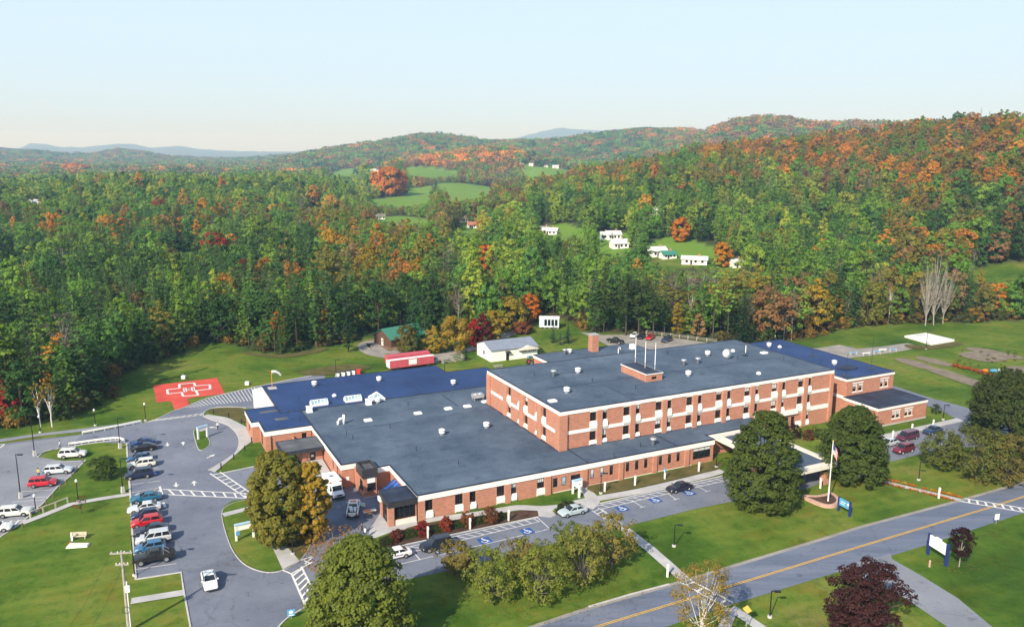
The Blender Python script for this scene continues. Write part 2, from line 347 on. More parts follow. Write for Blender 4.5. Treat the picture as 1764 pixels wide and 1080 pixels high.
AZ, RR = np.meshgrid(np.radians(az), rr); X = np.sin(AZ)*RR; Y = np.cos(AZ)*RR; Zt = height(X, Y)
na, nr = len(az), len(rr)
idx = np.arange(na*nr).reshape(nr, na); nx = np.roll(idx, -1, axis=1)
quads = np.stack([idx[:-1], nx[:-1], nx[1:], idx[1:]], -1).reshape(-1, 4)
def fastmesh(name, V, Q, mats=(), attrs=()):
    me = bpy.data.meshes.new(name); V = np.ascontiguousarray(V, np.float32); Q = np.ascontiguousarray(Q, np.int32); k = Q.shape[1]
    me.vertices.add(len(V)); me.vertices.foreach_set('co', V.ravel()); me.loops.add(Q.size); me.loops.foreach_set('vertex_index', Q.ravel())
    me.polygons.add(len(Q)); me.polygons.foreach_set('loop_start', np.arange(0, Q.size, k, dtype=np.int32))
    for an, dom, ty, dat in attrs:
        a = me.attributes.new(an, ty, dom); dat = np.ascontiguousarray(dat, np.float32)
        a.data.foreach_set('color' if ty == 'FLOAT_COLOR' else 'value', dat.ravel())
    for q in mats: me.materials.append(MATS[q])
    me.update(calc_edges=True); return me
HOUSE_PX = ((948, 404), (1046, 412), (1066, 427), (1140, 441), (1196, 455), (1268, 460), (815, 393), (798, 383), (655, 378), (1125, 370), (55, 353), (645, 299), (905, 286), (948, 288), (368, 302))
OPEN_VIEW = [f for f in FIELDS_PX]+[((x0-8, y0-9), (x0+8, y0-9), (x0+9, y0+4), (x0-9, y0+4)) for x0, y0 in HOUSE_PX]+[((x0-rx, y0-ry), (x0+rx, y0-ry), (x0+rx, y0+ry), (x0-rx, y0+ry)) for x0, y0, rx, ry in ((836, 449, 16, 22), (1172, 397, 12, 16), (1243, 438, 12, 14), (670, 312, 22, 16))]
def glade(x, y, z):
    """how tall a tree may grow here before it would hide a field behind it"""
    r_ = np.full(len(x), 99.); far = np.hypot(x, y) > 255
    for hh_ in (19, 16, 13, 11, 9, 7, 5, 3, 1):
        kk = np.maximum(y*cp+(CAMZ-z-hh_)*sp, 1); qx = 882+FPX*x/kk; qy = 540-FPX*(y*sp+(z+hh_-CAMZ)*cp)/kk
        for f in OPEN_VIEW: r_[inpoly(qx, qy, f) & far] = hh_
    return r_
open_ = (cleared(X.ravel(), Y.ravel()) | (glade(X.ravel(), Y.ravel(), Zt.ravel()) < 4)).astype(float)
open_ = np.maximum(open_, (Y.ravel() < 20).astype(float)*1.0)
m, n, l, b = newmat('ground')
at = n.new('ShaderNodeAttribute'); at.attribute_name = 'open_land'
g1 = tex_noise(n, l, .035, 5, .65); g4 = tex_noise(n, l, .13, 5, .7); fd = n.new('ShaderNodeAttribute'); fd.attribute_name = 'hay_field'; g2 = tex_noise(n, l, .5, 5, .7); g3 = tex_noise(n, l, 5, 3, .7)
lawn = ramp(n, l, g1.outputs[0], [(.34, (.048, .105, .014)), (.45, (.085, .155, .020)), (.54, (.14, .20, .030)), (.61, (.185, .215, .045)), (.70, (.21, .19, .065))])
patch = ramp(n, l, g2.outputs[0], [(.34, (.62, .74, .62)), (.5, (1, 1, 1)), (.66, (1, .86, .8))])
fine = ramp(n, l, g3.outputs[0], [(.25, (.72, .72, .72)), (.7, (1, 1, 1))])
lc = mixc(n, l, 1., mixc(n, l, 1., lawn.outputs[0], patch.outputs[0], 'MULTIPLY'), fine.outputs[0], 'MULTIPLY')
wv = n.new('ShaderNodeTexWave'); wv.inputs['Scale'].default_value = .11; wv.inputs['Distortion'].default_value = 5; wv.inputs['Detail'].default_value = 2
tcw = n.new('ShaderNodeTexCoord'); mpw = n.new('ShaderNodeMapping'); mpw.inputs['Rotation'].default_value = (0, 0, R(66)); l.new(tcw.outputs['Object'], mpw.inputs[0]); l.new(mpw.outputs[0], wv.inputs[0])
worn = ramp(n, l, g4.outputs[0], [(.35, (.62, .74, .56)), (.46, (.95, 1, .95)), (.55, (1.0, .97, .88)), (.65, (1, .80, .64))]); lc = mixc(n, l, 1., lc, worn.outputs[0], 'MULTIPLY'); lc = mixc(n, l, fd.outputs['Fac'], lc, (.15, .27, .035))
mow = ramp(n, l, wv.outputs['Fac'], [(.25, (.88, .92, .88)), (.75, (1, 1, 1))]); lc = mixc(n, l, 1., lc, mow.outputs[0], 'MULTIPLY')
f1 = tex_noise(n, l, .0035, 7, .75)
fl = ramp(n, l, f1.outputs[0], [(.33, (.02, .05, .02)), (.47, (.045, .075, .03)), (.56, (.085, .065, .03)), (.66, (.05, .055, .03))])
l.new(mixc(n, l, at.outputs['Fac'], fl.outputs[0], lc), b.inputs['Base Color']); b.inputs['Roughness'].default_value = .95; b.inputs['Specular IOR Level'].default_value = .1
bump(n, l, b, g3.outputs[0], .5, .06)
gme = fastmesh('ground', np.stack([X.ravel(), Y.ravel(), Zt.ravel()], -1), quads, ['ground'], [('open_land', 'POINT', 'FLOAT', open_), ('hay_field', 'POINT', 'FLOAT', ((open_ > .5) & (np.hypot(X.ravel(), Y.ravel()) > 420)).astype(float)*.75)])
gme.polygons.foreach_set('use_smooth', np.ones(len(gme.polygons), bool))
tag(obj('ground', gme), 'green lawns, forest floor and hills reaching the horizon', kind='structure')
# ------------------------------------------------------------------ paved surfaces, kerbs, paint
def GP(pts, z=0.): return [G(p[0], p[1], 0) for p in pts]
def smooth(pts, k=6, closed=False):
    P = [Vector(p[:2]) for p in pts]; n_ = len(P); out = []
    rngi = range(n_ if closed else n_-1)
    for i in rngi:
        p0 = P[(i-1) % n_] if closed or i > 0 else P[0]*2-P[1]; p1 = P[i]; p2 = P[(i+1) % n_]
        p3 = P[(i+2) % n_] if closed or i+2 < n_ else P[-1]*2-P[-2]
        for j in range(k):
            t = j/k; out.append(.5*((2*p1)+(p2-p0)*t+(2*p0-5*p1+4*p2-p3)*t*t+(3*p1-p0-3*p2+p3)*t**3))
    if not closed: out.append(P[-1])
    return [Vector((q.x, q.y, 0)) for q in out]
_zc = [.012]
def sheet(name, pts, mat, z=None, label=None):
    """flat paved layer a few millimetres proud of the last"""
    if z is None: _zc[0] += .004; z = _zc[0]
    mb = MB(); a = sum(pts[i][0]*pts[(i+1) % len(pts)][1]-pts[(i+1) % len(pts)][0]*pts[i][1] for i in range(len(pts)))
    if a < 0: pts = pts[::-1]
    mb.add([(p[0], p[1], z) for p in pts], [tuple(range(len(pts)))])
    return tag(mb.build(name, mat), label, kind='structure')
def offset(P, w):
    out = []
    for i, p in enumerate(P):
        d = (P[min(i+1, len(P)-1)]-P[max(i-1, 0)]); d = Vector((d.x, d.y, 0)).normalized(); out.append(p+Vector((-d.y, d.x, 0))*w)
    return out
def ribbon(name, path, width, mat, z=None):
    return sheet(name, offset(path, width/2)+offset(path, -width/2)[::-1], mat, z)
def kerb(path, name='kerb', wd=.2, h=.13, mat='kerb_stone', z0=0):
    a = offset(path, wd/2); b_ = offset(path, -wd/2)
    mb = MB(); mb.loft([[(p.x, p.y, z0-.02), (q.x, q.y, z0-.02), (q.x, q.y, z0+h), (p.x, p.y, z0+h)] for p, q in zip(a, b_)])
    return tag(mb.build(name, mat), kind='structure')
def line_into(mb, a, b_, wd, z):
    d = (b_-a); d = Vector((d.x, d.y, 0)).normalized(); o = Vector((-d.y, d.x, 0))*wd/2
    mb.add([(*(p.xy), z) for p in (a+o, a-o, b_-o, b_+o)], [(0, 1, 2, 3)])
PZ = .075
def marks(name, segs, mat='line_paint', wd=.12, z=None):
    mb = MB()
    for i, s in enumerate(segs): line_into(mb, G(*s[0]), G(*s[1]), s[2] if len(s) > 2 else wd, (z or PZ)+.0006*i)
    return tag(mb.build(name, mat), kind='structure')
# --- main road and side road
up_e = GP([(560, 1200), (800, 1115), (909, 1080), (1014, 1045), (1153, 1006), (1229, 983), (1417, 926.5), (1482, 906), (1648, 862), (1764, 829), (2000, 765), (2400, 665)])
lo_e = GP([(700, 1240), (960, 1138), (1145, 1080), (1263, 1040), (1400, 998), (1594, 939), (1764, 883), (2000, 806), (2400, 695)])
sheet('road', up_e+lo_e[::-1], 'road_asphalt')
sheet('side_road', GP([(1440, 983), (1470, 970), (1534, 953), (1536, 962), (1590, 993), (1650, 1030), (1710, 1080), (1840, 1200), (1770, 1220), (1633, 1080), (1560, 1030), (1500, 1000)]), 'asphalt_old')
sheet('road_shoulder', offset(up_e, .1)+offset(up_e, -.55)[::-1], 'gravel')
ctr = GP([(600, 1230), (860, 1140), (1027, 1080), (1181, 1033), (1263, 1008), (1417, 961), (1560, 918), (1701, 875.6), (1764, 855.6), (2000, 785), (2400, 680)])
mb = MB()
for s in (-1, 1):
    q = offset(ctr, .13*s)
    for i in range(len(q)-1): line_into(mb, q[i], q[i+1], .13, PZ+.001*s)
tag(mb.build('centre_line', 'yellow_paint'), kind='structure')
def crosswalk(a0, a1, b0, b1, n_, wd=.22, slant=0, z=None):
    """two rails and rungs"""
    mb = MB(); A0, A1, B0, B1 = G(*a0), G(*a1), G(*b0), G(*b1); zz = z or PZ+.004
    line_into(mb, A0, A1, wd, zz); line_into(mb, B0, B1, wd, zz+.001)
    for i in range(n_):
        t = (i+.5)/n_; t2 = min(1, max(0, t+slant/n_)); line_into(mb, A0.lerp(A1, t), B0.lerp(B1, t2), wd*1.1, zz+.002+.0005*(i % 2))
    return tag(mb.build('crosswalk', 'line_paint'), kind='structure')
crosswalk((1662, 859), (1790, 880), (1652, 863.5), (1790, 887), 9, .3, .7)
crosswalk((1172, 1003), (1250, 1046), (1187, 998), (1262, 1038), 4, .3)
# --- west drive, lots and loop
west = GP([(218, 764), (222, 820), (225, 860), (229, 940), (234, 998), (312, 986), (316, 1015), (328, 1080), (350, 1180), (430, 1220)])+GP([(452, 1140), (478, 1080), (495, 1065), (526, 1046), (580, 1050), (600, 1000), (516, 966), (484, 983), (461, 987), (432, 979), (411, 963), (395, 934), (382.6, 890), (386, 872), (400, 862),
      (440, 858), (520, 862), (560, 870), (600, 840), (520, 800), (460, 799), (379, 816), (362, 808)])+GP([(380, 800), (391, 791), (407, 778), (412, 762), (407, 746), (391, 731), (366, 722), (350, 716), (357, 707), (371, 702.5), (422, 702), (470, 712), (560, 690), (560, 643), (500, 654), (435, 668), (360, 685.5), (315, 703), (300, 708), (269, 722.5), (245, 728), (142, 747), (136, 749), (57, 757), (0, 765), (-300, 800), (-300, 815), (0, 786), (65, 787), (81, 777), (118, 770), (170, 762)])
sheet('west_drive', west, 'asphalt')
sheet('lower_parking_lot', GP([(-300, 812), (0, 768), (57, 760), (140, 750), (120, 769), (81, 777), (65, 787), (110, 794), (148, 792), (122, 819), (98, 840), (73, 868), (57, 880), (37, 901), (0, 925), (-120, 1000), (-400, 1050)]), 'asphalt_old')
sheet('emergency_apron', GP([(520, 868), (560, 800), (590, 800), (690, 850), (662, 880), (640, 912), (632, 935), (600, 965), (560, 990), (516, 966), (535, 938), (541, 921), (545, 890)]), 'asphalt')
front = GP([(500, 972), (535, 955), (600, 962), (664, 950), (700, 938), (800, 916.5), (927, 890.5), (1026, 869), (1200, 830), (1262, 814), (1330, 798), (1420, 778), (1510, 757), (1560, 746), (1660, 724), (1764, 742), (1850, 770), (1764, 766), (1640, 772), (1575, 785), (1527, 797), (1480, 806), (1430, 822), (1400, 838), (1370, 848), (1280, 860), (1200, 876), (1078, 906.5), (968, 932), (749, 988), (669, 1004), (600, 1026), (520, 1050), (505, 1015)])
sheet('front_drive', front, 'asphalt')
sheet('east_drive', GP([(1520, 655), (1538, 664), (1608, 687), (1672, 704), (1690, 716), (1700, 745), (1660, 735), (1650, 723), (1620, 707), (1590, 697), (1500, 668)]), 'asphalt')
sheet('rear_yard', GP([(1380, 598), (1408, 600), (1445, 594), (1480, 601), (1520, 597), (1563, 591), (1590, 598), (1532, 608.5), (1462, 617), (1420, 613)]), 'gravel')
sheet('rear_parking_lot', GP([(1000, 572), (1040, 577.5), (1085, 576.5), (1115, 577), (1160, 582), (1230, 592), (1240, 612), (1120, 620), (1080, 612), (1045, 594), (1010, 577.5)]), 'gravel')
sheet('paved_path', smooth(GP([(-200, 790), (0, 756.5), (85, 745), (170, 735), (242, 726)]))+smooth(GP([(248, 729), (170, 739.5), (136, 744), (71, 751), (0, 762), (-200, 797)])), 'asphalt_old')
grv = smooth(GP([(690, 603), (678, 607), (660, 606), (645, 597), (640, 590), (630, 592), (627, 599), (637, 607), (661, 613.5), (702, 616.5), (743, 614.5), (784, 607), (820, 599), (855, 585), (884, 573), (905, 565)]))
sheet('dirt_yard', smooth(GP([(628, 590), (645, 584), (676, 596), (690, 602), (680, 608), (655, 608), (636, 602)]), 4, True), 'dirt')
ribbon('gravel_track', grv, 3.6, 'gravel')
ribbon('gravel_track', smooth(GP([(745, 625), (757, 620), (775, 612)])), 3., 'gravel')
# walks
ribbon('front_walk', smooth(GP([(735, 899), (760, 894), (821, 886), (858, 880), (894, 874.5), (927, 876), (960, 874), (985, 868), (1029, 859), (1104, 845.5), (1200, 823), (1245, 811)])), 1.9, 'concrete')
sheet('entrance_plaza', GP([(637, 912), (656, 883), (679, 900), (716, 892), (722, 907), (676, 916), (633, 932)]), 'concrete')
sheet('entry_walk', GP([(997, 834), (1012, 838), (1030, 856), (1034, 866), (1022, 878), (1003, 872), (985, 868), (1008, 859)]), 'concrete')
sheet('kerb_ramp', GP([(926, 879), (950, 878), (958, 888), (948, 892), (928, 890)]), 'concrete')
ribbon('lawn_walk', GP([(1070, 907), (1120, 946), (1179, 998)]), 1.7, 'concrete')
crosswalk((1020, 880), (1062, 908), (1030, 875), (1072, 903), 7, .14)
ribbon('east_walk', GP([(1478, 819), (1500, 825), (1575, 843), (1655, 862)]), 1.3, 'concrete')
ribbon('east_front_walk', GP([(1500, 758), (1570, 742), (1655, 723)]), 2., 'concrete')
ribbon('south_walk', GP([(1259, 1047), (1312, 1083), (1390, 1140)]), 1.5, 'concrete'); ribbon('south_walk', GP([(1259, 1050), (1247, 1085), (1235, 1130)]), 1.5, 'concrete')
loop_in = smooth(GP([(350, 717), (366, 724), (391, 732), (407, 746), (412, 762), (407, 778), (391, 791), (375, 801), (359, 810)]))
loop_out = smooth(GP([(358, 714.5), (391, 720), (415, 731), (440, 746), (438, 757), (420, 771), (407, 783), (383, 803), (370, 814)]))
sheet('loop_walk', loop_in+loop_out[::-1], 'concrete'); kerb(loop_in)
sheet('island_walk', GP([(464, 932), (484, 930), (516, 967), (487, 982)]), 'concrete', .145)
ribbon('west_walk', GP([(226, 851.5), (160, 862), (122, 869), (75, 888), (38, 902)]), 1.3, 'concrete')
ribbon('island_path', GP([(384, 888), (432, 876), (452, 871)]), 1.4, 'concrete', .15)
ribbon('lot_path', GP([(226, 1036), (318, 1021)]), 1.5, 'concrete')
# grass islands and kerbs
isl = smooth(GP([(382.6, 888), (395, 934), (411, 962), (432, 978), (461, 986), (487, 982), (516, 966), (534, 940), (541, 921), (545, 893), (520, 870), (470, 860), (420, 863), (392, 872)]), 4, True)
def island(name, pts, h=.13, mat='ground'):
    mb = MB(); mb.prism([tuple(p.xy) for p in pts], 0, h); me = mb.mesh(name, mat)
    a = me.attributes.new('open_land', 'FLOAT', 'POINT'); a.data.foreach_set('value', [1.]*len(me.vertices))
    return tag(obj(name, me), kind='structure')
island('grass_island', isl); kerb(isl+[isl[0]])
isl2 = smooth(GP([(334, 745), (338, 740), (346, 737.5), (353, 741), (357, 752), (361, 764), (356, 771), (345, 776), (339, 766)]), 4, True)
island('grass_island', isl2, .14); kerb(isl2+[isl2[0]])
isl3 = smooth(GP([(975, 862.5), (998, 870), (1004, 881), (985, 888), (958, 886), (962, 876)]), 4, True)
island('planting_island', isl3, .12, 'mulch')
kerb(GP([(218, 764), (222, 820), (225, 860), (229, 940), (234, 998)]), wd=.3); kerb(GP([(234, 998), (312, 986), (316, 1015), (328, 1080), (350, 1180)]))
kerb(smooth(GP([(269, 722.5), (300, 708), (315, 703), (360, 685.5), (435, 668), (500, 654), (560, 643)]))); kerb(smooth(GP([(350, 716), (352, 710), (360, 705), (371, 702.5), (396, 701), (424, 703)])))
kerb(GP([(379, 816), (460, 799)])); kerb(smooth(GP([(478, 1082), (495, 1065), (526, 1046)])))
kerb(GP([(664, 950), (700, 938), (800, 916.5), (927, 890.5)])); kerb(GP([(1034, 867.5), (1200, 830), (1245, 820)]))
kerb(smooth(GP([(65, 787), (81, 777), (118, 770), (170, 762), (216, 757)]))); kerb(GP([(148, 792), (122, 819), (98, 840), (73, 868), (37, 901), (0, 925)]), h=.1)
kerb(GP([(1014, 1045), (1085, 1024), (1153, 1006)]), wd=.25, h=.1)
bed = GP([(638, 946), (660, 925), (690, 914), (760, 900), (840, 889), (900, 879.5), (925, 880), (926, 889), (800, 915), (700, 936.5), (664, 949)])
sheet('mulch_bed', bed, 'mulch', .10)
# paint: upper lot
sg = []
for (x0, y0, x1, y1) in ((218, 764, 240, 762.5), (221, 778, 268, 773), (222, 787, 262, 781.5), (223, 812, 272, 807), (224, 835.5, 276, 828.5), (226, 849, 278, 840), (227, 857, 278, 852), (229, 874, 283, 867), (231, 889, 280, 884), (235, 981, 304, 971), (232, 955, 300, 946)):
    sg.append(((x0, y0), (x1, y1)))
sg += [((275, 838), (280, 853), .35), ((281, 866), (285, 874), .4), ((234, 998), (310, 987))]
for i in range(5): sg.append(((230+i*10, 856-i*1.2), (240+i*9, 849-i*1.4), .22))
marks('parking_lines', sg)
crosswalk((281, 843), (432, 851), (281, 852), (424, 858.5), 8, .25, .6); crosswalk((362, 816), (424, 858), (379, 813), (434, 851), 8, .25)
crosswalk((249, 727.5), (350, 715), (262, 724), (349, 712.5), 9, .2, .5)
crosswalk((502, 988), (526, 1043), (519, 976), (542, 1022), 6, .28)
marks('stop_line', [((486, 982), (503, 989), .25), ((503, 988), (538, 968), .25), ((519, 965), (541, 958), .25), ((525, 972), (541, 958), .2), ((536, 971), (524, 966), .2)])
def arrow(tip, tail, k=1.):
    a, b_ = G(*tail), G(*tip); d = (b_-a).normalized(); o = Vector((-d.y, d.x, 0)); mb = MB(); L_ = 2.2*k; c = a.lerp(b_, .5); z = PZ
    P = [c-d*L_/2+o*.14*k, c-d*L_/2-o*.14*k, c+o*-.14*k, c+o*-.5*k, c+d*L_/2, c+o*.5*k, c+o*.14*k]
    mb.add([(p.x, p.y, z) for p in P], [tuple(range(7))]); return tag(mb.build('road_arrow', 'line_paint'), kind='structure')
arrow((289, 770), (288, 762)); arrow((315, 760), (316, 768)); arrow((304, 840), (303, 831)); arrow((334, 828), (335, 837)); arrow((370, 783), (357, 789)); arrow((362, 736), (371, 737))
# lower lot lines
marks('parking_lines', [((86, 796.5), (139, 794.5)), ((75, 807), (131, 803)), ((50, 838), (58, 836)), ((60, 825), (116, 823)), ((33, 847.5), (93, 844)), ((38, 858), (82, 856)), ((20, 865), (78, 861)), ((15, 874), (66, 872)), ((10, 901), (44, 896)), ((14, 905), (20, 897), .3), ((24, 906), (33, 896), .3), ((0, 772), (8, 766), .3), ((-2, 767), (8, 765), .3)])
# front lot lines and access aisles
def aisle(a0, a1, b0, b1, n_, name='access_aisle', sl=.4): return crosswalk(a0, a1, b0, b1, n_, .13, sl)
aisle((664, 951.5), (926, 892), (690, 956), (930, 898.5), 17); aisle((1028, 871.5), (1250, 822.5), (1036, 877), (1262, 825.5), 17)
marks('parking_lines', [((668, 977), (944, 912)), ((711, 950), (724, 965)), ((789, 931), (798, 942)), ((925, 891), (948, 912)), ((1035, 876), (1050, 887)), ((1050, 887), (1056, 885.5)), ((1088, 862), (1107, 874)), ((1102, 875), (1112, 872.5)), ((1151, 851), (1165, 861)), ((1160, 861.5), (1170, 859)), ((1200, 837.5), (1219, 847)), ((1214, 847.5), (1224, 845.5)), ((1262, 824), (1280, 833)),
    ((1516, 778), (1528, 777)), ((673, 984), (680, 983.5), .3), ((677, 993), (684, 991), .3), ((682, 1001), (690, 998), .3)])
def wheelchair(px, py, s=1.5):
    c = G(px, py); a = YW; mb = MB(); z = PZ+.008; q = s*.62
    pts = [(-q, -q), (q, -q), (q, q), (-q, q)]
    W = lambda x, y, zz=0: (c.x+x*math.cos(a)-y*math.sin(a), c.y+x*math.sin(a)+y*math.cos(a), z+zz)
    mb.use('blue_paint').add([W(*p) for p in pts], [(0, 1, 2, 3)]); mb.use('line_paint')
    n_ = 14; r0, r1 = q*.38, q*.54; ring = []
    for i in range(n_+1):
        t = R(150+i*(275/n_)); ring.append((t))
    V = [W(math.cos(t)*r1-.1*q, math.sin(t)*r1-.2*q, .003) for t in ring]+[W(math.cos(t)*r0-.1*q, math.sin(t)*r0-.2*q, .003) for t in ring]
    mb.add(V, [(i, i+1, n_+2+i, n_+1+i) for i in range(n_)])
    for (x0, y0, x1, y1, wd) in ((-.12, .75, -.1, .0, .2), (-.1, .02, .42, .0, .18), (.40, .05, .58, -.55, .18), (-.12, .42, .3, .4, .14)):
        p0, p1 = Vector((x0*q, y0*q)), Vector((x1*q, y1*q)); d = (p1-p0).normalized(); o = Vector((-d.y, d.x))*wd*q/2
        mb.add([W(*(p0+o), .0036), W(*(p0-o), .0036), W(*(p1-o), .0036), W(*(p1+o), .0036)], [(0, 1, 2, 3)])
    t = [(-.12*q+.14*q*math.cos(R(k*45)), .88*q*1+.0+.14*q*math.sin(R(k*45))) for k in range(8)]; mb.add([W(p[0], p[1]-.06*q, .004) for p in t], [tuple(range(8))])
    return tag(mb.build('wheelchair_symbol'), kind='structure')
for p in ((908, 915.5), (835, 931.5), (758, 949), (1072, 876.5), (1129, 862), (1187, 849.5), (264, 816)): wheelchair(*p)
# helipad
sheet('helipad', GP([(263.5, 664), (373.5, 651), (387, 678), (323, 686.5), (326, 699.5), (301, 707), (295, 691), (270, 693.5)]), 'helipad_red', .055)
cr_ = [(288, 671.5), (309.2, 669), (309, 662), (334.5, 660), (336, 665), (361.5, 663), (362, 670.5), (337.5, 673), (341.5, 681), (315.5, 682.8), (313, 676), (289, 679)]
marks('helipad_cross', [(cr_[i], cr_[(i+1) % 12], .55) for i in range(12)])
hh = [(316, 669), (320, 668.6), (321.5, 674.8), (317.5, 675.3)]; h2 = [(330, 667.5), (334, 667), (335.5, 673.4), (331.5, 674)]
marks('helipad_letter', [(q[i], q[(i+1) % 4], .3) for q in (hh, h2) for i in range(4)]+[((321, 670.6), (330.5, 669.6), .3), ((321.5, 673), (331.5, 672), .3)])
sg = []
for i in range(22):
    t = i/21; x = 322+t*120; yt = np.interp(x, [315, 360, 435, 500], [703, 685.5, 668, 654]); yb = np.interp(x, [315, 360, 435, 500], [703.5, 697, 690, 684]); sg.append(((x-4, yt+1), (x+8, yb), .16))
marks('hatching', sg, 'line_paint')
# garden plots
for p in (((1542, 620), (1561, 618), (1606, 631), (1586, 635)), ((1577, 617), (1594, 615), (1640, 628), (1625, 631)), ((1592, 636), (1619, 635), (1700, 662), (1690, 670)), ((1650, 611), (1690, 606), (1740, 618), (1700, 624)), ((1664, 602), (1690, 600), (1764, 616), (1740, 618)), ((1730, 634), (1760, 632), (1800, 645), (1780, 650))):
    sheet('garden_bed', smooth(GP(p), 4, True), 'soil')

for p in (((1013, 838), (1036, 851), (1104, 840.5), (1200, 818), (1240, 808), (1231, 796), (1100, 824)), ((360, 707), (372, 703.5), (420, 703.5), (432, 720), (420, 728), (391, 719), (362, 712)), ((510, 905), (540, 905), (538, 925), (530, 945), (515, 962), (490, 932)), ((700, 912), (760, 900), (760, 897), (716, 906)), ((420, 606), (480, 612), (560, 600), (555, 606), (490, 617), (430, 612)), ((520, 640), (600, 628), (640, 634), (600, 642), (540, 648)), ((1560, 594), (1600, 596), (1640, 590), (1660, 594), (1600, 603), (1565, 600))):
    sheet('dry_grass', smooth(GP(p), 3, True), 'dry_grass', .147 if p[0] == (510, 905) else None)
# ------------------------------------------------------------------ buildings
def offpoly(P, d):
    """offset a closed polygon outwards (mitred)"""
    n_ = len(P); a = sum(P[i][0]*P[(i+1) % n_][1]-P[(i+1) % n_][0]*P[i][1] for i in range(n_)); P = [Vector(p[:2]) for p in (P if a > 0 else P[::-1])]; out = []
    for i in range(n_):
        e0 = (P[i]-P[i-1]).normalized(); e1 = (P[(i+1) % n_]-P[i]).normalized(); n0 = Vector((e0.y, -e0.x)); n1 = Vector((e1.y, -e1.x)); m_ = (n0+n1)
        out.append(P[i]+(n0*d if m_.length < .01 else m_*(d*2/m_.length_squared)))
    return [tuple(p) for p in out]
WIN = {}
def window_mesh(w, h, nm, tr, fr='window_frame'):
    k = (round(w, 2), round(h, 2), nm, tr, fr)
    if k in WIN: return WIN[k]
    f = MB(); t = .09; d0, d1 = .04, .16
    f.box((0, d0, 0), (w, d1, t)); f.box((0, d0, h-t), (w, d1, h)); f.box((0, d0, t), (t, d1, h-t)); f.box((w-t, d0, t), (w, d1, h-t))
    px_ = []; iw = (w-2*t-(nm-1)*.07)/nm
    for i in range(nm):
        x0 = t+i*(iw+.07); px_.append((x0, x0+iw))
        if i < nm-1: f.box((x0+iw, d0+.02, t), (x0+iw+.07, d1-.02, h-t))
    if tr: f.box((t, d0+.01, h*tr-.03), (w-t, d1-.01, h*tr+.03))
    pm = MB(); pm.box((0, .10, 0), (iw, .13, h-2*t))
    WIN[k] = (f.mesh('window', fr), pm.mesh('pane'), px_, t); return WIN[k]
